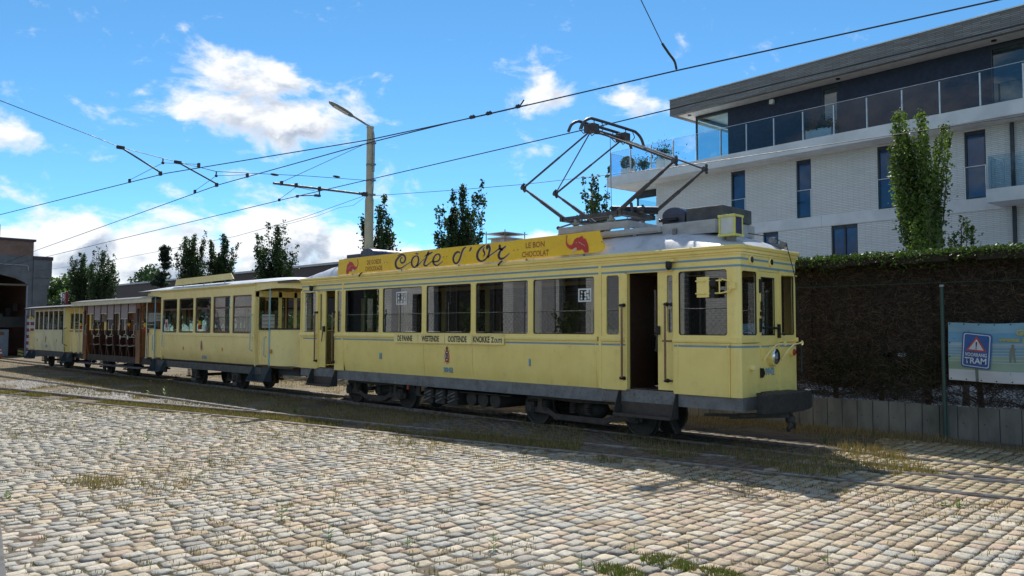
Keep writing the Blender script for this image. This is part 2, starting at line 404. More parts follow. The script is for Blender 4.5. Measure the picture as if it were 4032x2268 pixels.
# pavement bed and stones
bedpts = [(-26, -13.5), (9.5, -13.5), (9.5, 4.75), (-7.0, 4.75), (-7.0, -2.85)]+[(x, float(yC(x))-.06) for x in np.linspace(-8, -26, 10)]
PAV = P1('prism', bedpts, 2, -.10, -.013).build('pavement', BED, kind='structure')
STN = attr_mat('worn_setts', .82, .95, 30, .5)
PAL = np.array((.90, .835, .72))*np.array([(.47, .46, .43), (.40, .41, .41), (.53, .49, .42), (.50, .425, .32), (.44, .35, .25), (.50, .40, .33), (.31, .25, .17), (.29, .285, .28), (.58, .55, .50)])
def setts():
    out = []
    x = -25.5; row = 0
    while x < 9.3:
        w = RNG.uniform(.135, .178); y = -13.2+RNG.uniform(0, .2)
        while y < 4.6:
            l = RNG.choice([RNG.uniform(.15, .20), RNG.uniform(.18, .25)])
            cx, cy = x+w/2, y+l/2
            lim = yC(cx)-.10 if cx < -7.2 else 4.55
            # keep what the yard camera (or one a step aside) can see
            dx_, dy_ = cx-CAM.x, cy-CAM.y; dep = dx_*-.702+dy_*.712; lat = dx_*.712+dy_*.702
            vis = dep > 5.0 and abs(lat) < .72*dep+1.2
            onrail = any(abs(cy-np.interp(cx, [p[0] for p in RL], [p[1] for p in RL])) < .12 for RL in (RC, RA) if cx > RL[0][0] and cx < RL[-1][0]) or (abs(cy-.6) < .12 or abs(cy-1.6) < .12)
            if vis and cy < lim and not onrail and not (cy > 1.9 and cx < 1.1+.25*math.sin(cy*5)) and not (cy > 3.9): out.append((cx, cy, w, l, math.hypot(dx_, dy_)))
            y += l+RNG.uniform(.006, .020)
        x += w+RNG.uniform(.008, .018); row += 1
    return out
ST = setts(); ST.sort(key=lambda s_: s_[4])
def wn(x, y, s_, o=0.): return math.sin(x*s_+o)*math.cos(y*s_*1.3+o*2)+.6*math.sin(x*s_*2.1+y*s_*1.7+o*3)
def sett_geo(s_, n):
    cx, cy, w, l, dist = s_
    u = np.array([-1, -.92, -.40, .40, .92, 1]) if n == 5 else np.array([-1, -.92, 0, .92, 1]); U, V = np.meshgrid(u, u, indexing='ij')
    r = (np.abs(U)**12+np.abs(V)**12)**(1/12); mx = np.maximum(np.abs(U), np.abs(V)); k = np.where(mx > 0, mx/np.maximum(r, 1e-6), 1)
    U2, V2 = U*k, V*k
    jit = RNG.uniform(-.13, .13, 8)
    X = cx+w/2*(U2*(1+jit[0]*V2)+jit[1]*.5*V2+jit[2]*.3*(1-V2**2)); Y = cy+l/2*(V2*(1+jit[3]*U2)+jit[4]*.35*U2)
    e = mx
    top = RNG.normal(0, .0035)+wn(cx, cy, .9)*.006
    Z = top+.002*(1-e**2)+jit[5]*.28*U*w/2+jit[6]*.28*V*l/2+RNG.normal(0, .0022, U.shape)*(e < .99)
    Z = Z-.003*(e > .8)
    Z = np.where(e > .99, -.05, Z)
    X += RNG.normal(0, .0045, U.shape); Y += RNG.normal(0, .0045, U.shape)
    b = .5+.28*wn(cx, cy, .55, 1.)
    warm = np.clip(b+ (cx+2)*.05 + (cy+6)*.03, 0, 1)
    if RNG.random() < warm: c = PAL[RNG.choice([2, 3, 4, 5, 6, 8], p=[.26, .30, .13, .16, .07, .08])]
    else: c = PAL[RNG.choice([0, 1, 7, 8, 2], p=[.34, .28, .08, .18, .12])]
    c = c*RNG.uniform(.80, 1.12)
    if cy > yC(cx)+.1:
        c = c*np.array((.30, .26, .215)) if cx < .9 else c*np.array((.84, .82, .66))  # track strip: dirt brown, plus tram shade darkened into the stone colour
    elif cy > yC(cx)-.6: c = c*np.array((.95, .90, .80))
    return np.stack([X.ravel(), Y.ravel(), Z.ravel()], 1), c
def grid_faces(n):
    i, j = np.meshgrid(np.arange(n), np.arange(n), indexing='ij'); a = (i*(n+1)+j).ravel()
    return np.stack([a, a+n+1, a+n+2, a+1], 1)
G5, G4 = grid_faces(5), grid_faces(4)
for s_ in ST[:300]:
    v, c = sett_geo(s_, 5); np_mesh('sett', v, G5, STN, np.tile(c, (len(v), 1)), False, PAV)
for nm, lst, n, G in (('setts', ST[300:2600], 5, G5), ('setts', ST[2600:], 4, G4)):
    vs, fs, cs, k = [], [], [], 0
    for s_ in lst:
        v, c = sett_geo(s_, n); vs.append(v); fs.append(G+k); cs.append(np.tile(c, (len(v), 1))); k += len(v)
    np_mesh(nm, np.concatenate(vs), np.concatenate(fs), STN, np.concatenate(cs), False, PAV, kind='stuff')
KB = [(-4.91, -9.733), (0.851, -10.895), (0.823, -11.033), (-4.938, -9.871)]
P1('prism', KB, 2, -.08, .015).build('kerb', mat('dark_kerb_stone', (.10, .095, .09), .85, bump=.3), kind='structure', bevel=.01)
# ------------------------------------------------------------------ rails
RAILM = mat('dull_rail_steel', (.34, .32, .30), .38, metal=.75, col2=(.17, .13, .11), vs=6, bump=.1)
TB = P1('box', -60, 9.5, -.05, 2.3, -.058, -.052).build('track_bed', EARTH, kind='structure')
def rail(pts):
    m = MB(); pth = [(p[0], p[1]) for p in pts]
    L0 = []
    for i in range(len(pth)-1):
        n = max(1, int(abs(pth[i+1][0]-pth[i][0])/2.5))
        L0 += [(pth[i][0]+(pth[i+1][0]-pth[i][0])*k/n, pth[i][1]+(pth[i+1][1]-pth[i][1])*k/n) for k in range(n)]
    L0.append(pth[-1]); L0 = [tuple(q) for q in L0]
    return sweep(L0, [(-.05, -.06), (-.045, .012), (-.037, .018), (.012, .018), (.018, .01), (.018, -.018), (.044, -.018), (.044, .008), (.049, .012), (.064, .012), (.065, -.06)], False)
for nm, pts in (('near', RC), ('b', RB), ('a', RA), ('t1', [(-60, .6), (10, .6)]), ('t2', [(-60, 1.6), (10, 1.6)])):
    rail(pts).build('rail', RAILM, TB, smooth=40)
# ------------------------------------------------------------------ grass, weeds, ballast
def grass(name, P, H, cols, m, wd=.006, label=None, kind='stuff', parent=None, lean=.35, tilt=None):
    n = len(P); a = RNG.uniform(0, 2*np.pi, n); ln = RNG.uniform(.05, lean, n)*H; b = RNG.uniform(0, 2*np.pi, n)
    dx_, dy_ = np.cos(a), np.sin(a); w = wd*RNG.uniform(.7, 1.4, n)
    p0 = np.c_[P[:, 0]-dx_*w, P[:, 1]-dy_*w, P[:, 2]]; p1 = np.c_[P[:, 0]+dx_*w, P[:, 1]+dy_*w, P[:, 2]]
    mx_, my_ = P[:, 0]+np.cos(b)*ln*.35, P[:, 1]+np.sin(b)*ln*.35
    p2 = np.c_[mx_+dx_*w*.8, my_+dy_*w*.8, P[:, 2]+H*.55]; p3 = np.c_[mx_-dx_*w*.8, my_-dy_*w*.8, P[:, 2]+H*.55]
    p4 = np.c_[P[:, 0]+np.cos(b)*ln, P[:, 1]+np.sin(b)*ln, P[:, 2]+H]
    V = np.stack([p0, p1, p2, p3, p4], 1).reshape(-1, 3); k = np.arange(n)[:, None]*5
    F = np.concatenate([k+np.array([0, 1, 2]), k+np.array([0, 2, 3]), k+np.array([3, 2, 4])])
    return np_mesh(name, V, F, m, np.repeat(cols, 5, 0), False, parent, kind, label)
def leafy_mat(name, tr=.35, rough=.6):
    m = bpy.data.materials.new(name); m.use_nodes = True; t = m.node_tree; t.nodes.clear(); b = NB(t)
    at = b.n('ShaderNodeAttribute'); at.attribute_name = 'col'
    d = b.n('ShaderNodeBsdfPrincipled'); d.inputs['Roughness'].default_value = rough; d.inputs['Specular IOR Level'].default_value = .3; t.links.new(at.outputs[0], d.inputs['Base Color'])
    tl = b.n('ShaderNodeBsdfTranslucent'); t.links.new(b.mix(1., at.outputs[0], (1.25, 1.35, .8), 'MULTIPLY'), tl.inputs[0])
    mx_ = b.n('ShaderNodeMixShader'); mx_.inputs[0].default_value = tr
    t.links.new(d.outputs[0], mx_.inputs[1]); t.links.new(tl.outputs[0], mx_.inputs[2])
    o = b.n('ShaderNodeOutputMaterial'); t.links.new(mx_.outputs[0], o.inputs[0]); MATS[name] = m; return m
GRASSM = leafy_mat('grass_blade', .25, .7)
STRAW = np.array((.25, .18, .078)); OLIVE = np.array((.155, .14, .042)); GREEN = np.array((.085, .13, .022))
def gcol(n, ws, v=.25):
    base = np.array([STRAW, OLIVE, GREEN])[RNG.choice(3, n, p=ws)]
    return base*RNG.uniform(1-v, 1+v, (n, 1))
def patchy(x, y, s_=1.1, th=-.2): return (np.sin(x*s_)+np.sin(y*s_*1.7+1)+np.sin((x+y)*s_*2.3)+np.sin((x-1.6*y)*s_*.7+2)) > th*4
def field(n, x0, x1, f0, f1, hs, ws, th=-.3, z=-.06, s_=1.1):
    x = RNG.uniform(x0, x1, n); t_ = RNG.uniform(0, 1, n); y = f0(x)+(f1(x)-f0(x))*t_
    k = patchy(x, y, s_, th); x, y = x[k], y[k]; n = len(x)
    return np.c_[x, y, np.full(n, z)], RNG.uniform(hs[0], hs[1], n)*RNG.choice([1, 1, 1.5], n), gcol(n, ws)
cst = lambda v: (lambda x: np.full_like(x, v))
fA = lambda x: np.interp(x, [p[0] for p in RA], [p[1] for p in RA])
fB = lambda x: np.interp(x, [p[0] for p in RB], [p[1] for p in RB])
parts = [field(15000, -24, -7.0, lambda x: yC(x)+.04, lambda x: np.maximum(fB(x), yC(x)+1.0), (.03, .08), (.52, .36, .12), -.35),
         field(9000, -26, -11, lambda x: fB(x)+.05, fA, (.02, .06), (.55, .35, .10), -.05),
         field(18000, -30, -5, lambda x: fA(x)+.06, cst(.4), (.03, .07), (.72, .22, .06), -.5),
         field(9000, -30, -1, cst(.7), cst(4.6), (.03, .09), (.75, .2, .05), -.2),
         field(6000, -50, -24, lambda x: yC(x)+.3, cst(2.2), (.04, .09), (.8, .15, .05), -.4),
         field(15000, -7, 2.6, lambda x: yC(x)+.06, lambda x: fA(x)-.03, (.05, .14), (.62, .30, .08), -.12),
         field(6000, -7, 3.0, lambda x: fA(x)+.05, cst(.55), (.05, .14), (.6, .32, .08), .0),
         field(4000, -6, 1.5, cst(.66), cst(2.6), (.05, .12), (.8, .17, .03), .05),
         field(5200, -3.0, 5.5, cst(3.4), cst(4.75), (.04, .15), (.9, .08, .02), -.15),
         field(7000, -6, 1.6, cst(1.9), cst(4.75), (.03, .12), (.9, .08, .02), -.25),
         field(700, 1.0, 2.8, lambda x: fA(x)+.1, cst(1.55), (.08, .2), (.8, .15, .05), .35)]
grass('grass', np.concatenate([p[0] for p in parts]), np.concatenate([p[1] for p in parts]), np.concatenate([p[2] for p in parts]), GRASSM)
# short growth in the joints of the setts
n = 22000
x = RNG.uniform(-20, 8, n); y = RNG.uniform(-11.5, -1.2, n)
w_ = np.clip(.16+.25*(np.sin(x*.5+1)*np.cos(y*.7))+np.exp(-((x+3.2)**2/7+(y+7.8)**2/1.6))*.9+np.exp(-((y-yC(x)+.8)**2)/.9)*.75+.25*(x < -5), 0, 1)
k = (RNG.uniform(0, 1, n) < w_) & (y < yC(x)); x, y = x[k], y[k]
cl = RNG.integers(3, 9, len(x)); X = np.repeat(x, cl)+RNG.normal(0, .03, cl.sum()); Y = np.repeat(y, cl)+RNG.normal(0, .03, cl.sum())
grass('joint_grass', np.c_[X, Y, np.full(len(X), -.014)], RNG.uniform(.02, .06, len(X)), gcol(len(X), (.62, .27, .11)), GRASSM, .004)
# moss line between the far setts
n = 5200; x = RNG.uniform(.8, 5.5, n); y = RNG.uniform(1.0, 3.4, n); k = patchy(x, y, 2., -.25); x, y = x[k], y[k]
grass('moss', np.c_[x, y, np.full(len(x), -.03)], RNG.uniform(.02, .045, len(x)), gcol(len(x), (.1, .6, .3)), GRASSM, .008)
# green tufts and leafy weeds
def tuft(cx, cy, r, n, h, ws, lab):
    thin = lab is None
    a = RNG.uniform(0, 6.283, n); q = r*np.sqrt(RNG.uniform(0, 1, n))
    o = grass('grass_tuft', np.c_[cx+np.cos(a)*q*1.3, cy+np.sin(a)*q*.8, np.full(n, -.03)], RNG.uniform(h*.5, h, n), gcol(n, ws), GRASSM, .0045, kind='stuff' if thin else None, lean=.7)
    if thin: o.name = 'dry_grass'; return o
    return tag(o, lab, 'grass', 'grass tufts growing in the cobbles')
tuft(2.48, -6.74, 0.2, 700, 0.09, (0.1, 0.3, 0.6), 'low green grass tuft beside the widest grass tuft')
tuft(2.64, -6.22, 0.22, 800, 0.1, (0.1, 0.3, 0.6), 'wide green grass tuft in the cobbles with taller blades')
tuft(3.12, -6.13, 0.16, 500, 0.08, (0.1, 0.3, 0.6), 'small green grass tuft ending a line of three')
tuft(-4.81, -8.61, 0.36, 230, 0.17, (0.7, 0.25, 0.05), 'tall straw coloured grass tuft on the cobbles')
tuft(-5.3, -8.72, 0.4, 130, 0.1, (0.6, 0.3, 0.1), None)
tuft(-4.7, -8.36, 0.4, 130, 0.1, (0.6, 0.3, 0.1), None)
tuft(-3.94, -8.09, 0.4, 110, 0.1, (0.7, 0.25, 0.05), None)
tuft(1.27, 1.75, 0.3, 220, 0.22, (0.85, 0.12, 0.03), 'dry grass lit by the sun beyond the rails')
tuft(1.89, 1.42, 0.2, 110, 0.25, (0.85, 0.12, 0.03), 'tall dry grass stems at the edge of the hedge shade')
tuft(-1.07, -2.25, 0.22, 140, 0.16, (0.8, 0.15, 0.05), 'dry grass at the edge of the tram shadow')
tuft(2.43, -1.95, 0.14, 80, 0.1, (0.7, 0.2, 0.1), 'short dry grass at the tip of the tram shadow')
WEEDM = leafy_mat('weed_leaf', .35, .5)
def weed(cx, cy, h, n, lab, spread=.10):
    V, F, Cc = [], [], []
    for i in range(n):
        z = h*(.15+.85*i/n); a = i*2.4+RNG.uniform(-.4, .4); L = spread*RNG.uniform(.6, 1.1)*(1.15-.6*i/n)
        d = np.array([math.cos(a), math.sin(a), .45]); s_ = np.array([-math.sin(a), math.cos(a), 0])*L*.20
        o = np.array([cx, cy, z-.04]); k = len(V)
        V += [o, o+d*L*.5+s_, o+d*L, o+d*L*.5-s_]; F.append((k, k+1, k+2, k+3)); Cc += [GREEN*RNG.uniform(.9, 1.5)]*4
    k = len(V); V += [np.array([cx-.004, cy, -.05]), np.array([cx+.004, cy, -.05]), np.array([cx+.003, cy, h]), np.array([cx-.003, cy, h])]; F.append((k, k+1, k+2, k+3)); Cc += [GREEN]*4
    return np_mesh('weed', V, F, WEEDM, np.array(Cc), False, None, None, lab, 'weed', 'leafy weeds in the cobbles')
weed(-4.51, -9.73, 0.16, 14, 'leafy weed beside the dark kerb', 0.1)
weed(-8.55, -6.57, 0.22, 16, 'leafy weed among the middle cobbles', 0.1)
weed(-8.1, -7.2, 0.2, 14, 'dark slim weed beside another leafy weed in the cobbles', 0.1)
weed(-1.26, -7.86, 0.2, 14, 'bushy weed between large setts', 0.11)
weed(-0.24, -7.91, 0.16, 12, 'low dark weed between large setts', 0.11)
weed(0.33, -7.8, 0.13, 9, 'tiny few-leaved weed near a bright green low weed', 0.07)
weed(0.53, -7.52, 0.1, 16, 'bright green low weed in a sett joint', 0.08)
weed(1.22, -7.03, 0.17, 20, 'bright green upright weed in front of the tram', 0.09)
weed(2.19, -6.89, 0.13, 12, 'small weed beside the low green grass tuft', 0.08)
weed(2.22, -6.15, 0.11, 9, 'dark small weed behind the widest grass tuft', 0.08)
weed(2.56, -5.75, 0.1, 10, 'small round weed beyond the small green grass tuft', 0.07)
weed(3.63, -5.14, 0.11, 9, 'small weed alone in a wide joint of buff setts', 0.08)
weed(3.81, -1.8, 0.1, 18, 'green weed cluster close to the near rail', 0.09)
weed(3.67, -1.86, 0.08, 14, 'low weed next to the green cluster at the near rail', 0.09)
weed(0.44, 2.36, 0.2, 12, 'leafy weed in front of the concrete wall', 0.12)
weed(-18.19, -2.42, 0.32, 18, 'taller leafy weed beyond the ballast rail', 0.16)
weed(-18.34, -2.85, 0.22, 14, 'shorter leafy weed next to a taller one beyond the ballast rail', 0.13)
weed(-6.53, -2.55, 0.12, 12, 'yellow green weed at the rail before the tram', 0.09)
weed(-13.9, -1.2, 0.22, 12, 'weed at the edge of the trailer shadow', 0.14)
weed(-11.01, -2.07, 0.22, 14, 'weed cluster where the rails meet', 0.16)
weed(1.51, -4.23, 0.08, 8, 'tiny green weed among buff setts before the tram shadow', 0.06)
# ballast between the far rails
n = 9000; x = RNG.uniform(-30, -9.5, n); t_ = RNG.uniform(0, 1, n); y = fB(x)+(fA(x)+.5-fB(x))*t_; y = np.where(x > -12, fA(x)-RNG.uniform(.0, .5, n), y)
k = patchy(x, y, .8, -.12); x, y = x[k], y[k]; n = len(x); s_ = RNG.uniform(.018, .045, n)
base = np.array([(1, 0, 0), (-.4, .9, 0), (-.5, -.8, 0), (0, .1, .9)])
V = np.array([x, y, np.full(n, -.055)]).T[:, None, :]+base[None]*s_[:, None, None]*RNG.uniform(.6, 1.3, (n, 4, 3)); kk = np.arange(n)[:, None]*4
F = np.concatenate([kk+np.array(q) for q in ((0, 1, 3), (1, 2, 3), (2, 0, 3))])
np_mesh('ballast', V.reshape(-1, 3), F, STN, np.repeat(np.array((.30, .29, .28))*RNG.uniform(.6, 1.3, (n, 1)), 4, 0), False, None, 'stuff')
# ================================================================== retaining wall, fence, hedge
CONC = mat('weathered_concrete', (.17, .16, .14), .9, col2=(.09, .088, .076), vs=2.2, vd=8, bump=.4, bs=25, dirt=((.07, .075, .06), 3., .75), stretch=(1, 1, .35))
YW = 4.81
WALL = thing('concrete_wall', 'low weathered concrete panel wall at the foot of the hedge', 'wall', (1.0, YW, 0))
x = -16.55
while x < 7.5:
    w_ = .32 if x < 1.76 else .36
    z_ = .615+RNG.uniform(-.012, .012); yy = YW+RNG.uniform(-.006, .006)
    o_ = P1('box', x+.006, x+w_-.006, yy, yy+.10, -.1, z_).build('panel', CONC, WALL, bevel=.006)
    if RNG.random() < .6: P1('cyl', (x+w_*.3, yy+.002, .3), (x+w_*.3, yy-.004, .3), .012, n=8).build('tie_hole', BLK, o_)
    x += w_
P1('box', -16.5, 7.5, YW+.03, YW+.09, -.1, .58).build('core', mat('wall_core', (.06, .055, .05), .9), WALL)
# fence behind: one green post, wires
FG = mat('dark_green_fence_paint', (.022, .06, .045), .45, col2=(.03, .05, .04), vs=9)
FN = thing('fence_post', 'dark green steel fence post with pale cap in front of the hedge', 'post', (1.81, YW-.08, 0))
P1('cyl', (1.81, YW-.08, -.05), (1.81, YW-.08, 2.97), .038, n=14).build('post', FG, FN, smooth=40); P1('cyl', (1.81, YW-.08, 2.96), (1.81, YW-.08, 3.0), .043, n=14).build('cap', mat('pale_cap', (.35, .36, .35), .5), FN, smooth=40)
P1('cyl', (-8, YW-.04, 3.04), (7.5, YW-.04, 3.05), .010, n=6).build('fence_wire', FG, None, label='dark green top wire of the fence across the hedge', cat='wire', loc=(1, YW-.04, 3.04))
# hedge
def leaf_mesh(name, P, size, cols, m, parent=None, kind=None, asp=.55, flat=0.):
    n = len(P); a = RNG.normal(size=(n, 3)); a[:, 2] *= (1-flat); a /= np.linalg.norm(a, axis=1)[:, None]
    b = RNG.normal(size=(n, 3)); b -= a*np.sum(a*b, 1)[:, None]; b /= np.linalg.norm(b, axis=1)[:, None]
    s_ = np.asarray(size)*np.ones(n); s_ = s_[:, None]*RNG.uniform(.65, 1.3, (n, 1))
    V = np.stack([P-a*s_, P+b*s_*asp, P+a*s_, P-b*s_*asp], 1).reshape(-1, 3); F = np.arange(n)[:, None]*4+np.array([0, 1, 2, 3])
    return np_mesh(name, V, F, m, np.repeat(cols, 4, 0), False, parent, kind)
TWIG = attr_mat('dry_hedge_twig', .9, 0, 30, .2); LEAFM = leafy_mat('leaf', .35, .5)
HG = thing('hedge', 'tall clipped hedge, brown and bare in front with a green top', 'hedge', (1, 5.6, 0))
def twigs(n, xr, yr, zr, L, w, cols, cond=None):
    P = np.c_[RNG.uniform(*xr, n), RNG.uniform(*yr, n), RNG.uniform(*zr, n)]
    if cond is not None: P = P[cond(P)]; n = len(P)
    d = RNG.normal(size=(n, 3))*np.array([1, .55, .55]); d /= np.linalg.norm(d, axis=1)[:, None]; s_ = np.cross(d, RNG.normal(size=(n, 3))); s_ /= np.linalg.norm(s_, axis=1)[:, None]
    l = RNG.uniform(.4, 1., (n, 1))*L; ww = w*RNG.uniform(.6, 1.5, (n, 1))
    q = P+d*l*.5+RNG.normal(size=(n, 3))*l*.12
    V = np.stack([P-s_*ww, P+s_*ww, q+s_*ww*.8, q-s_*ww*.8, P+d*l], 1).reshape(-1, 3); k = np.arange(n)[:, None]*5
    F = np.concatenate([k+np.array(t_) for t_ in ((0, 1, 2), (0, 2, 3), (3, 2, 4))])
    return V, F, np.repeat(np.array(cols)[RNG.integers(0, len(cols), n)]*RNG.uniform(.6, 1.4, (n, 1)), 5, 0)
BR = [(.075, .045, .030), (.055, .036, .026), (.095, .06, .038), (.045, .033, .026)]
def notgap(P):
    g = np.zeros(len(P), bool)
    for gx, gz, rx, rz in ((.58, 1.57, .20, .06), (-.55, .79, .36, .07), (1.45, .83, .32, .09), (2.1, .85, .42, .20), (2.9, .83, .35, .16), (-.22, 1.75, .08, .03), (.9, 1.25, .12, .05), (1.0, 1.75, .10, .03), (3.6, .85, .4, .15), (-1.2, .8, .3, .08)):
        g |= ((P[:, 0]-gx)/rx)**2+((P[:, 2]-gz)/rz)**2 < 1
    return (~g) | (RNG.uniform(size=len(P)) < .28)
v, f, c = twigs(60000, (-3, 6.5), (4.86, 5.30), (1.0, 3.64), .17, .0035, BR, notgap); v[:, 1] += .10*np.sin(v[:, 0]*2.3+v[:, 2]*1.1)*np.sin(v[:, 2]*2.9+v[:, 0]*.7)+.07; np_mesh('twigs', v, f, TWIG, c, False, HG, 'stuff')
v, f, c = twigs(26000, (-3, 6.5), (4.9, 5.5), (.62, 1.12), .28, .0042, BR, notgap); np_mesh('twigs', v, f, TWIG, c, False, HG, 'stuff')
v, f, c = twigs(9000, (-3, 6.5), (4.80, 4.98), (1.0, 3.6), .26, .004, [(.13, .085, .055), (.10, .065, .04), (.07, .06, .03)], notgap); np_mesh('twigs', v, f, TWIG, c, False, HG, 'stuff')
v, f, c = twigs(14000, (-16, -3), (4.86, 5.3), (.7, 3.64), .25, .006, BR); np_mesh('twigs', v, f, TWIG, c, False, HG, 'stuff')
n = 26000; P = np.c_[RNG.uniform(-16, 6.5, n), RNG.uniform(4.42, 6.2, n), 3.70-np.abs(RNG.normal(0, .06, n))+.02*np.sin(np.linspace(0, 80, n))]
leaf_mesh('foliage', P, .035, np.array((.045, .08, .016))*RNG.uniform(.5, 1.5, (n, 1)), LEAFM, HG, 'stuff')
n = 15000; P = np.c_[RNG.uniform(-16, 6.5, n), RNG.uniform(4.38, 5.0, n), 3.68-np.abs(RNG.normal(0, .14, n))]; P[:, 1] += np.clip(3.45-P[:, 2], 0, 1)*1.1; P[:, 2] += .03*np.sin(P[:, 0]*3.3)
leaf_mesh('foliage', P, .03, np.array((.06, .10, .02))*RNG.uniform(.5, 1.4, (n, 1)), LEAFM, HG, 'stuff')
n = 2600; P = np.c_[RNG.uniform(-.9, 1.7, n), RNG.uniform(4.80, 5.0, n), RNG.normal(1.30, .30, n)]
leaf_mesh('foliage', P, .025, np.array((.035, .05, .015))*RNG.uniform(.5, 1.4, (n, 1)), LEAFM, HG, 'stuff')
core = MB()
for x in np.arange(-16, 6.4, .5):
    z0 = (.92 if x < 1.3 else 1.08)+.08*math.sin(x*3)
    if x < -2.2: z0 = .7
    core.box(x, x+.5, 5.14+.05*math.sin(x*5), 6.1, z0, 1.52 if .2 < x < .9 else 3.60); core.box(x, x+.5, 4.54+.03*math.sin(x*7), 5.16, 3.46+.03*math.sin(x*4), 3.61)  # hidden slab added under the top leaves to widen the hedge shadow
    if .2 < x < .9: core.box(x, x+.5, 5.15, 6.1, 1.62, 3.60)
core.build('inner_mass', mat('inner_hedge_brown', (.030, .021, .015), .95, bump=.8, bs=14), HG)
for x in (-.62, .35, 1.28, 2.25, 3.15, 4.1, -1.6):
    P1('tube', [(x, 5.45, -.05), (x+.03, 5.42, .6), (x-.02, 5.44, 1.3), (x+.02, 5.5, 3.2)], [.07, .06, .05, .02], 8).build('trunk', IRON, HG, smooth=60)
    for k in range(5):
        a = RNG.uniform(-1, 1); z = RNG.uniform(.55, 1.1); P1('tube', [(x, 5.44, z), (x+a*.3, 5.25+.1*RNG.random(), z+.12), (x+a*.7, 5.1, z+RNG.uniform(.0, .3))], [.02, .013, .006], 5).build('branch', IRON, HG)
# courtyard paving behind the hedge
P1('box', -30, 40, 6.6, 60, -.06, .05).build('courtyard', mat('pale_courtyard_paving', (.42, .41, .39), .85, col2=(.33, .32, .30), vs=1.5, bump=.2), kind='structure')

HG2 = thing('shrub_row', 'dark green shrub row behind the cream trailer', 'hedge', (-24, 6.4, 0))
n = 16000; P = np.c_[RNG.uniform(-30, -16.6, n), RNG.uniform(5.6, 7.4, n), 3.0*RNG.uniform(0, 1, n)**.6]; P[:, 2] *= .8+.16*np.sin(P[:, 0]*1.7)+.08*np.sin(P[:, 0]*4.1)
leaf_mesh('foliage', P, .07, np.array((.04, .075, .02))*RNG.uniform(.5, 1.5, (n, 1)), LEAFM, HG2, 'stuff')
for x in np.arange(-29.5, -16.8, 1.3): P1('tube', [(x, 6.4, -.1), (x+.1, 6.4, 1.2), (x-.1, 6.5, 2.3)], [.06, .04, .01], 6).build('stem', IRON, HG2)

# ================================================================== banner on the fence
BN = thing('banner', 'printed vinyl banner with a blue tram priority sign tied to the fence', 'banner', (2.6, YW-.1, 1.1))
def bpt(x, z, d=0.):   # gentle folds of the cloth
    return (x, YW-.10-d+.018*math.sin(x*5.2+z*2)+.012*math.sin(z*7+x*3), z-.02*(x-1.91)*(1 if z < 1.6 else .15)+.012*math.sin(x*4.1)*(1 if z > 2 else .5))
def btile(m, x0, x1, z0, z1, d, nx=18, nz=6): m.grid(nx, nz, lambda u, v: bpt(x0+(x1-x0)*u, z0+(z1-z0)*v, d)); return m
X0, X1 = 1.905, 5.2
for nm, z0, z1, c in (('beach_print', 1.345, 1.60, (.25, .33, .24)), ('sea_print', 1.60, 1.80, (.16, .30, .38)), ('horizon_print', 1.80, 1.86, (.30, .40, .46)), ('sky_print', 1.86, 2.06, (.13, .31, .47)), ('upper_sky_print', 2.06, 2.24, (.19, .36, .47)), ('white_margin', 1.13, 1.345, (.52, .52, .53))):
    btile(MB(), X0, X1, z0, z1, 0, 60, 5).build(nm, mat('banner_'+nm, c, .45, col2=tuple(q*.85 for q in c), vs=3, stretch=(.4, 1, 2)), BN, smooth=60)
for k in range(6):
    z = 1.50+.055*k; btile(MB(), X0+.01, X1, z, z+.012, .001, 40, 1).build('wave_streak', mat('wave_white', (.34, .42, .44), .5), BN, smooth=60)
def bsign(pts, d, m, nm):
    cx_, cz_ = 2.4, 1.72; ca, sa = math.cos(R(-4)), math.sin(R(-4))
    P1('add', [bpt(cx_+(x*ca-z*sa), cz_+(x*sa+z*ca), d) for x, z in pts], [tuple(range(len(pts)))]).build(nm, m, BN)
def rr(w, h, r, n=4):
    o = []
    for sx, sz, a0 in ((1, 1, 0), (-1, 1, 90), (-1, -1, 180), (1, -1, 270)):
        for i in range(n+1): a = R(a0+90*i/n); o.append((sx*(w-r)+r*math.cos(a), sz*(h-r)+r*math.sin(a)))
    return o
SB = mat('sign_blue', (.02, .09, .30), .45); SW = mat('sign_white', (.62, .63, .66), .5); SR = mat('sign_red', (.48, .06, .04), .5); BY = mat('print_yellow', (.50, .44, .05), .5)
P1('grid', 2, 6, lambda u, v: bpt(2.365+.055*u, 1.13+.25*v, .004)).build('printed_post', mat('print_olive', (.14, .17, .14), .5), BN)
bsign(rr(.255, .335, .05), .020, SB, 'sign_plate'); bsign(rr(.232, .312, .04), .025, SW, 'sign_border'); bsign(rr(.215, .295, .035), .030, SB, 'sign_field')
bsign([(-.18, -.02), (.18, -.02), (0, .27)], .037, SR, 'warning_triangle'); bsign([(-.13, .01), (.13, .01), (0, .215)], .044, SW, 'triangle_field'); bsign([(-.014, .16), (.014, .16), (.007, .06), (-.007, .06)], .050, BLACKP, 'exclamation'); bsign([(-.012, .045), (.012, .045), (.012, .025), (-.012, .025)], .050, BLACKP, 'exclamation_dot')
for t, dz, h, w_ in (('VOORRANG', -.085, .07, .37), ('TRAM', -.19, .115, .37)):
    p_ = bpt(2.4+dz*math.sin(R(4)), 1.72+dz, .045); text('sign_lettering', t, SW, BN, p_, (math.cos(R(4)), 0, -math.sin(R(4))), (math.sin(R(4)), 0, math.cos(R(4))), h, w_, bold=.025)
text('banner_lettering', 'wees je', BY, BN, (3.03, YW-.135, 1.915), (1, 0, 0), (0, 0, 1), .10, .50, bold=.03); text('banner_lettering', 'Ge', BY, BN, (3.17, YW-.135, 2.06), (1, 0, 0), (0, 0, 1), .11, .20, bold=.03)
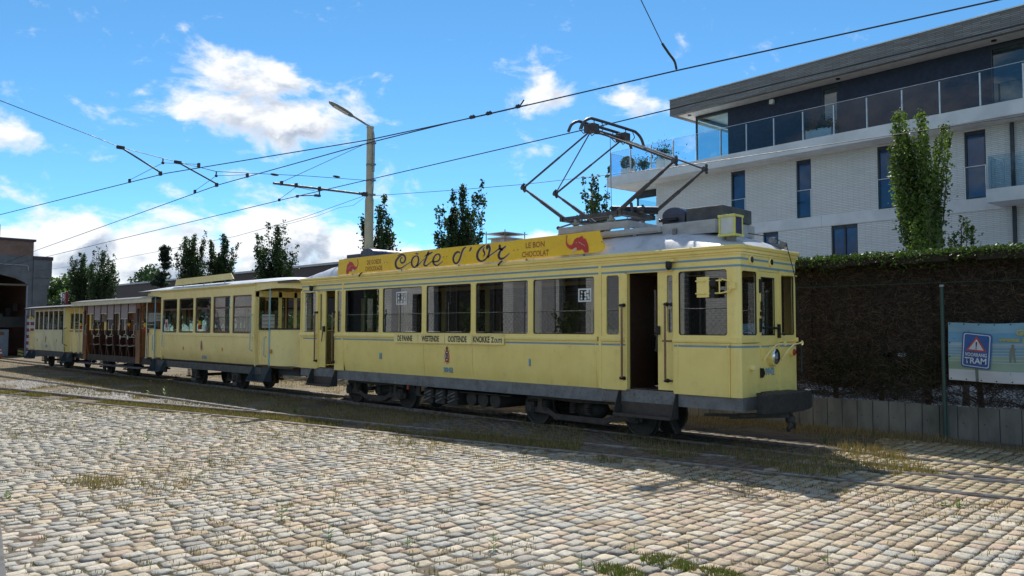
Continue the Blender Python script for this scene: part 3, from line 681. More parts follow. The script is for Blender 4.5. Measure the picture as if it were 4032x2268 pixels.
fig = MB(); fig.add([bpt(x, z, .006) for x, z in ((2.94, 1.52), (2.97, 1.52), (2.985, 1.64), (3.02, 1.52), (3.045, 1.52), (3.03, 1.68), (3.04, 1.76), (3.0, 1.80), (2.955, 1.77), (2.94, 1.68))], [tuple(range(10))]); fig.add([bpt(3.0+.025*math.cos(a), 1.815+.028*math.sin(a), .006) for a in np.linspace(0, 5.5, 9)], [tuple(range(9))]); fig.build('printed_figure', mat('print_grey_green', (.17, .19, .16), .6), BN)
ey = MB()
for x, z in [(X0+.03+.26*k, 2.215) for k in range(13)]+[(X0+.04+.26*k, 1.16) for k in range(13)]+[(X0+.025, 1.85), (X0+.025, 1.58)]:
    p_ = bpt(x, z, .004); ey.cyl(p_, (p_[0], p_[1]-.006, p_[2]), .013, n=8)
ey.build('eyelets', BLK, BN, kind='stuff')
# ================================================================== apartment building
AB = thing('apartment_building', 'modern white brick apartment building with dark recessed top storey and glass balconies', 'building', (-13.9, 18.0, 0))
WBR = brick_mat('white_facing_brick', (.72, .71, .70), (.65, .64, .63), (.46, .46, .46), .42, .062, 'xz', .010, .8, .85, 0., ((.48, .48, .47), .6, .35))
SLATE = brick_mat('dark_slate_brick', (.15, .145, .14), (.23, .22, .215), (.08, .078, .076), .55, .06, 'xz', .008, .6, .8, .1)
WST = mat('pale_concrete_band', (.66, .66, .67), .7, col2=(.52, .53, .54), vs=.8, dirt=((.40, .40, .40), 2., .3), bump=.05)
SOFF = mat('white_soffit', (.70, .70, .69), .7)
NAV = mat('dark_navy_render', (.02, .028, .055), .75, bump=.05)
ANTH = mat('anthracite_frame', (.025, .032, .042), .45)
ALU = mat('brushed_aluminium', (.62, .64, .66), .4, metal=.5)
WGL = mat('painted_sky_glass', (.018, .07, .20), .05, col2=(.010, .03, .085), vs=.7, spec=.6); BGL = glass('balustrade_glass', (.62, .78, .88), .7)  # window glass: blue base colour stands in for the mirrored sky
CGL = glass('clear_corner_glass', (.68, .82, .84), 2.0)
ROOMD = mat('dim_room', (.10, .10, .11), .8); ROOML = mat('light_room', (.42, .42, .41), .8)
def A_(x, y, z): return (x-13.9, y+18.0, z)      # building axes before its turn
def abox(x0, x1, y0, y1, z0, z1): return MB().box(x0-13.9, x1-13.9, y0+18, y1+18, z0, z1)
def wall_holes(x0, x1, z0, z1, holes, y, t):
    xs = sorted({x0, x1, *[h[0] for h in holes], *[h[1] for h in holes]}); zs = sorted({z0, z1, *[h[2] for h in holes], *[h[3] for h in holes]}); m = MB()
    for i in range(len(xs)-1):
        for j in range(len(zs)-1):
            cx_, cz_ = (xs[i]+xs[i+1])/2, (zs[j]+zs[j+1])/2
            if not any(h[0] < cx_ < h[1] and h[2] < cz_ < h[3] for h in holes): m.box(xs[i]-13.9, xs[i+1]-13.9, y+18, y+t+18, zs[j], zs[j+1])
    return m
up = [(3.99, 4.67, 6.47, 8.75), (6.96, 7.58, 6.47, 8.75), (10.14, 11.0, 6.47, 8.75), (13.05, 13.70, 6.47, 8.75), (17.2, 18.0, 6.47, 8.75)]
lo = [(5.47, 6.15, 3.6, 6.04), (8.35, 9.37, 3.6, 6.04), (11.75, 12.30, 3.6, 6.04), (16.0, 17.0, 3.6, 6.04)]
gf = [(2.0, 3.2, 1.0, 2.9), (5.5, 7.0, .3, 2.9), (9.0, 10.5, .3, 2.9), (12.5, 13.6, .8, 2.9)]
W1 = wall_holes(0, 24, 6.46, 8.80, up, 0, .3).build('wall', WBR, AB)
W2 = wall_holes(0, 24, 3.55, 6.05, lo, 0, .3).build('wall', WBR, AB)
W3 = wall_holes(0, 24, 0, 3.2, gf, 0, .3).build('wall', WBR, AB)
for z0, z1 in ((6.05, 6.46), (3.2, 3.55)):
    for k in range(6): abox(4*k+.004, 4*k+3.996, -.035, .3, z0, z1).build('floor_band', WST, AB)
abox(0, 24, 9.5, 9.8, 0, 12).build('rear_wall', WBR, AB)
abox(-.02, .28, .3, 9.5, 0, 8.80).build('end_wall', WBR, AB); abox(23.7, 24, .3, 9.5, 0, 8.8).build('end_wall', WBR, AB)
for z in (3.3, 6.2): abox(.3, 23.7, .3, 9.5, z, z+.2).build('inner_floor', ROOMD, AB)
abox(.3, 23.7, 3.0, 3.1, 0, 8.8).build('inner_wall', ROOMD, AB)
def window(x0, x1, z0, z1, par, y=.06, mull=False, jul=False, gl=WGL):
    w = MB(); t_ = .055
    for a, b, c, d in ((x0, x0+t_, z0, z1), (x1-t_, x1, z0, z1), (x0+t_, x1-t_, z0, z0+t_), (x0+t_, x1-t_, z1-t_*2.2, z1)): w.box(a-13.9, b-13.9, y+18, y+.09+18, c, d)
    if mull: w.box((x0+x1)/2-.03-13.9, (x0+x1)/2+.03-13.9, y+18, y+.09+18, z0+t_, z1-t_)
    fr = w.build('window', ANTH, AB)
    P1('add', [A_(x0+t_, y+.05, z0+t_), A_(x1-t_, y+.05, z0+t_), A_(x1-t_, y+.05, z1-t_), A_(x0+t_, y+.05, z1-t_)], [(0, 1, 2, 3)]).build('pane', gl, fr)
    if jul:
        zz = z0+1.08
        P1('add', [A_(x0+.02, -.015, z0+.02), A_(x1-.02, -.015, z0+.02), A_(x1-.02, -.015, zz), A_(x0+.02, -.015, zz)], [(0, 1, 2, 3)]).build('balustrade_pane', BGL, fr)
        for a in (x0, x1-.022): abox(a, a+.022, -.03, .0, z0, zz).build('balustrade_rail', ALU, fr)
        abox(x0, x1, -.022, -.008, zz-.012, zz+.006).build('balustrade_edge', ALU, fr)
for i, h in enumerate(up): window(*h, W1, jul=True)
for i, h in enumerate(lo): window(*h, W2, mull=(i == 1))
for h in gf: window(*h, W3)
for x in (8.86, 9.05): abox(x, x+.13, .35, .36, 3.7, 6.0).build('curtain', mat('pale_curtain', (.55, .55, .56), .9), AB)
# loggia at the left corner of the second floor
abox(-2.0, 0, .95, 1.05, 8.45, 8.80).build('loggia_head', ANTH, AB)
for x in (-1.95, -.75, -.06): abox(x, x+.06, .95, 1.03, 6.4, 8.45).build('loggia_post', ANTH, AB)
P1('add', [A_(-1.95, 1.0, 6.4), A_(-.02, 1.0, 6.4), A_(-.02, 1.0, 8.45), A_(-1.95, 1.0, 8.45)], [(0, 1, 2, 3)]).build('loggia_pane', CGL, AB)
P1('add', [A_(-1.95, 1.0, 6.4), A_(-1.95, 9.0, 6.4), A_(-1.95, 9.0, 8.45), A_(-1.95, 1.0, 8.45)], [(0, 1, 2, 3)]).build('loggia_pane', CGL, AB)
abox(-2.3, 0, -.9, 9.5, 6.05, 6.44).build('loggia_floor', WST, AB)
P1('add', [A_(-2.2, -.8, 6.44), A_(-.0, -.8, 6.44), A_(-.0, -.8, 7.5), A_(-2.2, -.8, 7.5)], [(0, 1, 2, 3)]).build('balustrade_pane', BGL, AB)
for x in (-2.2, -1.1, -.1): abox(x, x+.04, -.80, -.75, 6.4, 7.5).build('balustrade_post', ALU, AB)
abox(-1.9, -.1, 4.0, 4.1, 6.44, 8.6).build('room_screen', ROOML, AB)
# terrace slab
abox(-2.05, 24.5, -1.1, -.98, 8.79, 9.25).build('terrace_edge', WST, AB); abox(-2.05, -1.93, -.98, 9.5, 8.79, 9.25).build('terrace_edge', WST, AB)
abox(-1.93, 24.5, -.98, 9.6, 8.80, 9.16).build('terrace_slab', SOFF, AB)
PX = [-1.92+1.217*k for k in range(21)]
for i, x in enumerate(PX):
    abox(x-.025, x+.025, -1.0, -.94, 9.2, 10.36).build('balustrade_post', ALU, AB)
    if i: P1('add', [A_(PX[i-1]+.03, -1.03, 9.28), A_(x-.03, -1.03, 9.28), A_(x-.03, -1.03, 10.40), A_(PX[i-1]+.03, -1.03, 10.40)], [(0, 1, 2, 3)]).build('balustrade_pane', BGL, AB)
abox(-1.95, 24, -1.04, -1.02, 10.40, 10.412).build('balustrade_edge', ALU, AB)
for k in range(5):
    y = -1+1.8*k; abox(-1.96, -1.9, y+1.77, y+1.82, 9.2, 10.36).build('balustrade_post', ALU, AB)
    P1('add', [A_(-1.97, y+.03, 9.28), A_(-1.97, y+1.76, 9.28), A_(-1.97, y+1.76, 10.40), A_(-1.97, y+.03, 10.40)], [(0, 1, 2, 3)]).build('balustrade_pane', BGL, AB)
abox(-1.98, -1.96, -1, 8, 10.40, 10.412).build('balustrade_edge', ALU, AB)
# penthouse
PD = -.15
ph = wall_holes(2.38, 24, 9.17, 11.45, [(2.38, 3.97, 9.25, 11.45), (8.15, 8.78, 9.25, 11.40), (13.95, 16.5, 9.25, 11.40)], PD, .2); ph.build('penthouse_wall', NAV, AB)
window(8.15, 8.78, 9.25, 11.40, AB, PD+.02, gl=CGL); window(13.95, 16.5, 9.25, 11.40, AB, PD+.02, mull=True, gl=CGL)
abox(2.34, 3.99, PD-.02, PD+.10, 11.30, 11.44).build('corner_head', ANTH, AB); abox(2.34, 2.40, PD-.02, PD+.06, 9.17, 11.3).build('corner_mullion', ANTH, AB); abox(2.34, 2.40, PD+.10, 5, 11.30, 11.44).build('corner_head', ANTH, AB)
P1('add', [A_(2.38, PD+.02, 9.2), A_(3.97, PD+.02, 9.2), A_(3.97, PD+.02, 11.31), A_(2.38, PD+.02, 11.31)], [(0, 1, 2, 3)]).build('corner_pane', CGL, AB); P1('add', [A_(2.37, PD+.02, 9.2), A_(2.37, 5, 9.2), A_(2.37, 5, 11.31), A_(2.37, PD+.02, 11.31)], [(0, 1, 2, 3)]).build('corner_pane', CGL, AB)
abox(2.8, 24, 3.5, 3.6, 9.17, 11.4).build('penthouse_inner_wall', ROOML, AB); abox(2.38, 24, 9.3, 9.5, 9.17, 11.4).build('penthouse_rear', NAV, AB)
abox(1.66, 24.4, -1.1, -.9, 11.42, 12.12).build('roof_fascia', SLATE, AB); abox(1.66, 1.86, -.9, 9.8, 11.42, 12.12).build('roof_fascia', SLATE, AB)
abox(1.86, 24.4, -.9, 9.8, 11.45, 12.0).build('roof', SOFF, AB); abox(1.62, 24.5, -1.14, -.86, 12.12, 12.16).build('roof_trim', ALU, AB); abox(1.62, 1.90, -.86, 9.8, 12.12, 12.16).build('roof_trim', ALU, AB)
for x in (2.3, 9.0, 14.2): P1('cyl', A_(x, -.55, 11.45), A_(x, -.55, 11.41), .08, n=14).build('soffit_light', BLK, AB, smooth=40)
abox(6.0, 6.16, PD-.14, PD, 11.18, 11.36).build('wall_lamp', WHITE, AB)
# right-hand balcony and downpipe
abox(14.15, 19.0, -1.45, -.002, 6.08, 6.50).build('balcony_slab', WST, AB)
P1('add', [A_(14.2, -1.40, 6.5), A_(18.9, -1.40, 6.5), A_(18.9, -1.40, 7.55), A_(14.2, -1.40, 7.55)], [(0, 1, 2, 3)]).build('balustrade_pane', BGL, AB); P1('add', [A_(14.2, -1.40, 6.5), A_(14.2, -.04, 6.5), A_(14.2, -.04, 7.55), A_(14.2, -1.40, 7.55)], [(0, 1, 2, 3)]).build('balustrade_pane', BGL, AB)
for x in (14.22, 14.6, 15.4): abox(x, x+.04, -1.37, -1.32, 6.45, 7.4).build('balustrade_post', ALU, AB)
abox(14.44, 14.54, -.10, -.002, .3, 8.78).build('downpipe', ANTH, AB); abox(14.85, 15.0, -.08, -.002, 8.35, 8.6).build('wall_lamp', ANTH, AB)
AB.rotation_euler = (0, 0, R(-4.5))
def ab_world(x, y, z):
    a = R(-4.5); return (-13.9+x*math.cos(a)-y*math.sin(a), 18+x*math.sin(a)+y*math.cos(a), z)
# planters on the terrace
def planter(lx, ly, w, h, lab, kind):
    c = ab_world(lx, ly, 9.165); o = thing('planter', lab, 'planter', c)
    P1('prism', [(c[0]-w*.42, c[1]-w*.42), (c[0]+w*.42, c[1]-w*.42), (c[0]+w*.42, c[1]+w*.42), (c[0]-w*.42, c[1]+w*.42)], 2, c[2], c[2]+h).build('pot', mat('white_pot', (.66, .66, .65), .5), o, bevel=.02)
    n = 2600 if kind == 'ball' else 700
    if kind == 'ball':
        d = RNG.normal(size=(n, 3)); d /= np.linalg.norm(d, axis=1)[:, None]; P = np.array([c[0], c[1], c[2]+h+.27])+d*.33*RNG.uniform(.8, 1.02, (n, 1)); sz = .03
    else:
        d = RNG.normal(size=(n, 3))*np.array([.34, .3, .26]); d *= (RNG.uniform(.2, 1.1, (n, 1))); P = np.array([c[0], c[1], c[2]+h+.3])+d; sz = .05
    leaf_mesh('foliage', P, sz, np.array((.03, .06, .02))*RNG.uniform(.5, 1.5, (n, 1)), LEAFM, o, 'stuff')
    st = MB()
    for k in range(5): st.cyl((c[0], c[1], c[2]+h-.05), (c[0]+RNG.normal(0, .12), c[1]+RNG.normal(0, .12), c[2]+h+.45), .008, n=4)
    st.build('stem', IRON, o)
planter(-1.45, -.3, .55, .52, 'white pot with a clipped round box ball on the roof terrace corner', 'ball')
planter(-.5, -.3, .3, .28, 'small pot with a loose leafy shrub on the roof terrace', 'shrub')
planter(.65, -.3, .6, .62, 'white pot with a spreading dark plant on the roof terrace', 'shrub')
o_ = thing('planter_box', 'long white planter box with a low bush before the dark penthouse wall', 'planter', ab_world(8.2, -.4, 9.165)); c = ab_world(8.2, -.4, 9.165)
P1('box', c[0]-.5, c[0]+.5, c[1]-.2, c[1]+.2, c[2], c[2]+.55).build('box', MATS['white_pot'], o_, bevel=.015)
n = 900; leaf_mesh('foliage', np.array(c)+np.c_[RNG.uniform(-.55, .6, n), RNG.uniform(-.25, .25, n), .5+np.abs(RNG.normal(.12, .16, n))], .05, np.array((.03, .06, .02))*RNG.uniform(.5, 1.6, (n, 1)), LEAFM, o_, 'stuff')
# ================================================================== trees
BARK = mat('grey_brown_bark', (.10, .08, .06), .9, col2=(.06, .05, .04), vs=12, bump=.5, bs=20)
def columnar(x, y, h, w, nl, leaves, size, col, lab, z0=0., group=None, limb_low=.18, cat='tree', name='tree', spread=1., gaps=.35, seed=0):
    rg = np.random.default_rng(seed+int(abs(x)*37)); o = thing(name, lab, cat, (x, y, z0), group)
    tr = MB(); tr.tube([(x, y, z0-.1), (x+.03, y, z0+h*.3), (x-.04, y+.03, z0+h*.65), (x, y, z0+h*.93)], [.022*h*.8, .016*h*.8, .009*h*.8, .01], 8); tr.build('trunk', BARK, o, smooth=60)
    lb_ = MB(); P = []
    for k in range(nl):
        t0 = rg.uniform(limb_low, .66); a = rg.uniform(0, 6.283); L = h*(rg.uniform(.28, .52))*(1.1-t0*.6); out = w*rg.uniform(.45, 1.)*spread*(1.15-abs(t0-.38)*1.0)
        p0 = np.array([x, y, z0+h*t0]); p2 = p0+np.array([math.cos(a)*out, math.sin(a)*out, L]); p2[2] = min(p2[2], z0+h*1.0); p1 = p0*.55+p2*.45+np.array([math.cos(a)*out*.28, math.sin(a)*out*.28, -L*.05])
        lb_.tube([p0, p1, p2], [.035*h/10, .02*h/10, .006], 5)
        m_ = int(leaves/nl*rg.uniform(.6, 1.4)); t_ = rg.uniform(.12, 1.08, (m_, 1)); q = p0*(1-t_)**2+2*p1*t_*(1-t_)+p2*t_**2
        cl = np.sin(t_*rg.uniform(14, 26)+rg.uniform(0, 6)) > -gaps*1.6      # clumps with gaps between
        rad = w*.17*(1.35-t_*.95); q = q+rg.normal(size=(m_, 3))*rad*np.array([1, 1, 1.1]); P.append(q[cl[:, 0]])
    m_ = leaves//9; t_ = rg.uniform(.30, .97, (m_, 1)); P.append(np.array([x, y, z0])+np.c_[np.zeros(m_), np.zeros(m_), (t_*h)[:, 0]]+rg.normal(size=(m_, 3))*w*.17*(1.45-t_))
    lb_.build('limbs', BARK, o, smooth=60); P = np.concatenate(P)
    c = np.array(col)*rg.uniform(.55, 1.45, (len(P), 1))*(1+.25*np.sin(P[:, 2:3]*2.1+P[:, 0:1]*3))
    leaf_mesh('crown', P, size, c, LEAFM, o, 'stuff'); return o
DG = (.030, .055, .016)
for i, (x, h, w, nl, lab) in enumerate(((-94.8, 11.2, 1.55, 26, 'dark upright tree between the brick depot and its twin tree'), (-88.0, 11.0, 1.6, 28, 'dark upright tree in front of the long brick hall'),
        (-64.4, 10.6, 1.45, 26, 'tall ragged upright tree beside the dark fir'), (-58.2, 10.4, 1.15, 20, 'slim light upright tree with forked top'), (-49.2, 10.35, 1.55, 28, 'broad dense dark tree behind the cream trailer roof'),
        (-35.2, 10.3, 1.35, 24, 'upright tree directly behind the lamp post'), (-27.25, 10.7, 1.35, 30, 'dense dark upright tree above the script advertising board'), (-29.3, 7.85, .55, 12, 'small slim young tree beside a dense dark tree'), (-17.7, 9.95, .95, 20, 'narrow pointed tree seen through the pantograph'))):
    columnar(x, 18.0+RNG.uniform(-.4, .4), h, w*1.0, int(nl*1.35), 13500 if w > 1 else 5200, .10, DG, lab, group='upright trees along the far street', seed=i)
columnar(-18.6, 18.3, 6.3, .5, 10, 1200, .11, DG, 'low young tree beside the narrow pointed tree', group='upright trees along the far street', seed=40)
columnar(-50.9, 18.0, 6.4, .35, 7, 500, .12, DG, 'thin sapling beside the broad dense tree', group='upright trees along the far street', seed=41)
columnar(-.72, 12.0, 8.65, .82, 30, 18500, .052, (.11, .16, .032), 'fresh green columnar tree in front of the white apartment building', seed=77, limb_low=.25, gaps=.6)
columnar(.35, 11.7, 5.4, .5, 10, 2600, .052, (.11, .16, .032), 'small green offshoot tree beside the fresh columnar tree', seed=79, limb_low=.3)
def fir(x, y, h, w, lab):
    o = thing('fir_tree', lab, 'tree', (x, y, 0)); P1('tube', [(x, y, 0), (x, y, h)], [.2, .02], 8).build('trunk', BARK, o, smooth=60); P = []; b = MB()
    for k in range(70):
        t_ = RNG.uniform(.08, .98); a = RNG.uniform(0, 6.28); L = w*(1-t_*.93)*RNG.uniform(.7, 1.1); z = h*t_
        e = (x+math.cos(a)*L, y+math.sin(a)*L, z+L*.12); b.tube([(x, y, z), e], [.03, .01], 4)
        m_ = 110; s_ = RNG.uniform(.15, 1.05, (m_, 1)); P.append(np.array([x, y, z])+(np.array(e)-np.array([x, y, z]))*s_+RNG.normal(size=(m_, 3))*np.array([.16, .16, .10]))
    b.build('limbs', BARK, o); P = np.concatenate(P); leaf_mesh('crown', P, .11, np.array((.018, .034, .017))*RNG.uniform(.5, 1.5, (len(P), 1)), LEAFM, o, 'stuff')
fir(-71.5, 18.5, 10.2, 2.5, 'broad very dark fir among the upright trees'); fir(-68.2, 20.0, 8.8, 2.3, 'lower dark fir half hidden behind upright trees')
def bushy(x, y, h, w, n, col, lab, name='tree', size=.3):
    o = thing(name, lab, 'tree', (x, y, 0)); P1('tube', [(x, y, 0), (x, y, h*.7)], [.25, .1], 8).build('trunk', BARK, o, smooth=60); P = []
    for k in range(16):
        c_ = np.array([x+RNG.normal(0, w*.45), y+RNG.normal(0, w*.4), h*RNG.uniform(.45, .9)]); d = RNG.normal(size=(n//16, 3)); d /= np.linalg.norm(d, axis=1)[:, None]; P.append(c_+d*w*.30*RNG.uniform(.5, 1.05, (n//16, 1)))
    P = np.concatenate(P); leaf_mesh('crown', P, size, np.array(col)*RNG.uniform(.5, 1.5, (len(P), 1)), LEAFM, o, 'stuff'); return o
bushy(-160, 34, 13, 8, 5200, (.06, .10, .03), 'pale round tree beyond the depot wall', size=.35); bushy(-190, 62, 17, 9, 3000, (.03, .06, .02), 'dark rounded tree top behind the brick hall', size=.45)
bushy(-92, 15.5, 5.2, 3.2, 3000, (.035, .06, .02), 'low dark bush under the twin upright trees by the depot', size=.14)
# ================================================================== lamp post and overhead line
POLE = mat('cream_concrete_pole', (.46, .40, .27), .75, col2=(.36, .31, .21), vs=2.5, bump=.15, dirt=((.25, .2, .14), 3., .4))
LPX, LPY = -16.6, 4.0
LP = thing('lamp_post', 'tall cream concrete lamp post with curved bracket and street lamp', 'lamp post', (LPX, LPY, 0))
P1('tube', [(LPX, LPY, -.1), (LPX, LPY, 6.70), (LPX, LPY, 6.80), (LPX, LPY, 9.30)], [.165, .155, .125, .12], 20).build('pole', POLE, LP, smooth=30)
P1('cyl', (LPX, LPY, 9.28), (LPX, LPY, 9.34), .135, n=20).build('cap', POLE, LP, smooth=40)
P1('tube', [tuple(q) for q in spline([(LPX+.16, LPY+.05, 7.7), (LPX+.16, LPY+.05, 8.8), (LPX+.10, LPY, 9.25), (LPX, LPY-.25, 9.42), (LPX, LPY-.8, 9.60)], 5)], .038, 10).build('bracket', mat('galvanised_grey', (.30, .32, .34), .5, metal=.4), LP, smooth=50)
hd = MB()
for k, (t_, w_, h_) in enumerate(((0, .06, .05), (.1, .11, .07), (.4, .15, .085), (.75, .15, .075), (.95, .10, .05), (1.0, .05, .03))):
    y = LPY-.75-t_*.95; z = 9.585+t_*.30
    for a in range(12): hd.v.append((LPX+w_*math.cos(R(30*a)), y-h_*.3*math.sin(R(30*a)), z+h_*math.sin(R(30*a))))
for k in range(5):
    for a in range(12): hd.f.append((k*12+a, k*12+(a+1) % 12, (k+1)*12+(a+1) % 12, (k+1)*12+a))
hd.f.append(tuple(range(12))); hd.f.append(tuple(range(60, 72))[::-1]); lh = hd.build('lamp_head', mat('lamp_grey', (.22, .22, .21), .5), LP, smooth=50)
P1('grid', 6, 4, lambda u, v: (LPX-.10+.20*v, LPY-.98-.58*u, 9.585-.055+.30*(.24+.61*u)-.03*math.sin(math.pi*v))).build('lens', OPAL, lh, smooth=60)
for z in (8.72, 7.95, 7.38, 6.86):
    P1('cyl', (LPX, LPY, z-.03), (LPX, LPY, z+.03), .134 if z > 6.8 else .16, n=20).build('band', GIRD, LP, smooth=40); P1('box', LPX+.12, LPX+.24, LPY-.02, LPY+.10, z-.03, z+.03).build('clamp', GIRD, LP)
P1('tube', [(LPX+.17, LPY+.05, 7.72), (LPX+.16, LPY+.06, 7.2), (LPX+.14, LPY+.05, 6.88)], .012, 6).build('cable', BLK, LP)
WIRE = mat('dark_wire', (.035, .035, .04), .5, metal=.3)
def wire(name, lab, pts, r=.013, group=None, sag=0.):
    P = [Vector(p) for p in pts]
    if sag and len(P) == 2: P = [P[0].lerp(P[1], t_)-Vector((0, 0, sag*4*t_*(1-t_))) for t_ in np.linspace(0, 1, 13)]
    c = P[len(P)//2]; m = MB(); m.tube([tuple(p) for p in P], r, 6); return m.build(name, WIRE, None, smooth=60, label=lab, cat='wire', loc=tuple(c), group=group)
wire('contact_wire', 'contact wire over the tram touched by its pantograph', [(-60, 1.1, 6.05), (-43, 1.1, 6.2), (-17.2, 1.1, 6.46), (-3.67, 1.1, 6.525), (4, 1.1, 6.62), (14, 1.1, 6.7)], .012)
wire('contact_wire', 'contact wire running from the depot and crossing above the near rail', [(-60, -9.3, 6.3), (-28.3, -4.77, 6.4), (-15.5, -3.62, 6.40), (-8.15, -1.97, 6.4), (-4.74, -1.57, 6.4), (-.44, -1.23, 6.4), (4.12, -.73, 6.4), (14, .4, 6.4)], .012)
wire('contact_wire', 'contact wire joining another at three clamps above the yard', [(-60, 1.6, 6.3), (-42.7, .2, 6.4), (-16.1, -1.80, 6.4), (-8.13, -1.79, 6.4), (-5.64, -1.665, 6.4), (-3.6, -1.48, 6.405)], .012)
span = wire('span_wire', 'slack span wire crossing the tracks to the lamp post', [(-16, -14, 9.2), (-16, -7.51, 7.74), (-16, -5.29, 7.21), (-16, -4.68, 7.05), (-16, -3.5, 6.92), (-16, -1.93, 6.77), (-16.2, 1.23, 7.11), (LPX, LPY-.12, 7.38)], .009)
for x, y, w_ in ((-5.05, -1.60, .07), (-4.6, -1.56, .07), (-3.85, -1.50, .045)):
    c = MB(); c.box(x-w_, x+w_, y-.03, y+.03, 6.385, 6.44); c.cyl((x-w_*.5, y, 6.44), (x-w_*.5, y, 6.46), .02, n=8); c.cyl((x+w_*.5, y, 6.44), (x+w_*.5, y, 6.46), .02, n=8); (c.cyl((x+.06, y, 6.42), (x+.16, y+.01, 6.52), .016, n=6) if w_ < .05 else None); tag(c.build('wire_clamp', IRON, None, bevel=.01, loc=(x, y, 6.4)), 'dark bolted clamp where two contact wires join' if w_ > .05 else 'small clamp with an upturned wire tail past the joined contact wires', 'clamp', 'clamps where two contact wires join')
# pull-off rods hung from the span wire
for i, (p0, p1, knot, la, lb2) in enumerate((((-16, -4.62, 7.03), (-15.75, -3.66, 6.46), (-16, -3.5, 6.92), (-17.6, -3.83, 6.4), (-13.9, -3.38, 6.4)), ((-16, -3.05, 6.86), (-16.2, -1.82, 6.44), (-16, -1.93, 6.77), (-18.0, -1.70, 6.4), (-14.3, -1.80, 6.4)))):
    o_ = thing('pull_off', ('pull-off rod holding the contact wire from the depot', 'pull-off rod holding the joining contact wire')[i], 'pull off', p0)
    P1('cyl', p0, p1, .024, n=8).build('rod', STEEL, o_, smooth=50); P1('box', p0[0]-.03, p0[0]+.03, p0[1]-.14, p0[1]+.08, p0[2]-.04, p0[2]+.06).build('insulator', IRON, o_, bevel=.02); P1('box', p1[0]-.06, p1[0]+.06, p1[1]-.03, p1[1]+.03, p1[2]-.09, p1[2]+.02).build('clamp', IRON, o_)
    P1('cyl', knot, (knot[0], knot[1], knot[2]-.12), .02, n=8).build('dropper', IRON, o_); P1('ball', (knot[0], knot[1], knot[2]-.13), .045).build('pulley', IRON, o_, smooth=50)
    k2 = (knot[0], knot[1], knot[2]-.13)
    for e in (la, lb2): P1('cyl', k2, (e[0], e[1], e[2]+.06), .007, n=5).build('bridle_wire', WIRE, o_); P1('box', e[0]-.05, e[0]+.05, e[1]-.025, e[1]+.025, e[2]-.02, e[2]+.09).build('clip', IRON, o_)
for (y, z) in ((.1, 7.0), (2.4, 7.26)):
    tag(P1('ball', (-16.25, y, z), .06, 10, 6, (.6, 2.6, .7)).build('strain_insulator', IRON, None, smooth=60, loc=(-16.25, y, z)), ('strain insulator on the span wire over the tram track', 'strain insulator on the span wire close to the lamp post')[y > 1], 'insulator')
# cantilever bracket
CB = thing('cantilever_bracket', 'steel cantilever tube on the lamp post carrying the tram contact wire', 'bracket', (LPX, LPY, 6.87))
P1('cyl', (LPX, LPY-.14, 6.87), (-16.5, .2, 6.77), .040, n=12).build('tube', mat('brown_steel_tube', (.16, .14, .13), .55, col2=(.11, .09, .085), vs=5), CB, smooth=50)
c = MB(); c.box(LPX-.06, LPX+.06, LPY-.28, LPY-.12, 6.80, 6.94); c.ball((LPX, LPY-.33, 6.87), .06); c.ball((LPX, LPY-.43, 6.87), .055); c.build('hinge', IRON, CB, smooth=50)
P1('cyl', (-16.5, .49, 6.84), (LPX, LPY-.14, 8.72), .009, n=6).build('stay_wire', WIRE, CB)
for y in (.49, 1.02, 1.90): P1('box', -16.57, -16.43, y-.03, y+.03, 6.74, 6.88).build('clamp', IRON, CB, bevel=.01)
c = MB(); c.cyl((-16.5, 1.9, 6.75), (-16.5, 1.9, 6.55), .025, n=8); c.box(-16.56, -16.44, 1.72, 1.92, 6.53, 6.60); c.cyl((-16.5, 1.75, 6.57), (-16.55, 1.1, 6.48), .02, n=8); c.box(-16.60, -16.5, 1.07, 1.13, 6.42, 6.50); c.build('steady_arm', STEEL, CB, smooth=40)
c = MB(); c.cyl((-16.5, 1.02, 6.75), (-17.75, 1.12, 6.50), .008, n=5); c.cyl((-16.5, 1.02, 6.75), (-15.5, 1.1, 6.52), .008, n=5); c.box(-17.8, -17.7, 1.08, 1.13, 6.43, 6.52); c.build('bridle_wire', WIRE, CB)
wire('feeder_cable', 'thin twin cable sagging from the depot to the lamp post', [(-59.8, 4.5, 6.3), (-45, 4.3, 6.1), (-27, 4.05, 6.22), (-21, 4.0, 6.5), (LPX, LPY-.16, 6.84)], .008)
wire('feeder_cable', 'thin twin cable running from the lamp post past the white apartments', [(LPX, LPY+.16, 6.86), (-12, 4.1, 6.5), (-9, 4.1, 6.3), (-4, 4.1, 6.08), (3.4, 4.1, 5.96), (10, 4.1, 5.96)], .008)
wire('feeder_cable', 'loose second strand looping under the feeder cable', [(LPX, LPY-.16, 6.80), (-17.6, 4.0, 6.60), (-18.5, 4.0, 6.62), (-20, 4.0, 6.46), (-22, 4.02, 6.36), (-24, 4.04, 6.34)], .006)
pl_ = wire('pull_off_cable', 'steep pull-off cable with curved arm above the yard', [(-.3, -4.6, 9.2), (-.3, -2.42, 7.2), (-.3, -1.82, 6.64)], .008)
tag(P1('tube', [tuple(q) for q in spline([(-.3, -1.84, 6.66), (-.32, -1.62, 6.56), (-.36, -1.40, 6.50), (-.42, -1.25, 6.42)], 4)], .02, 8).build('curved_steady_arm', STEEL, None, smooth=50, loc=(-.3, -1.6, 6.5)), 'curved steel arm gripping the contact wire below the steep cable', 'steady arm')

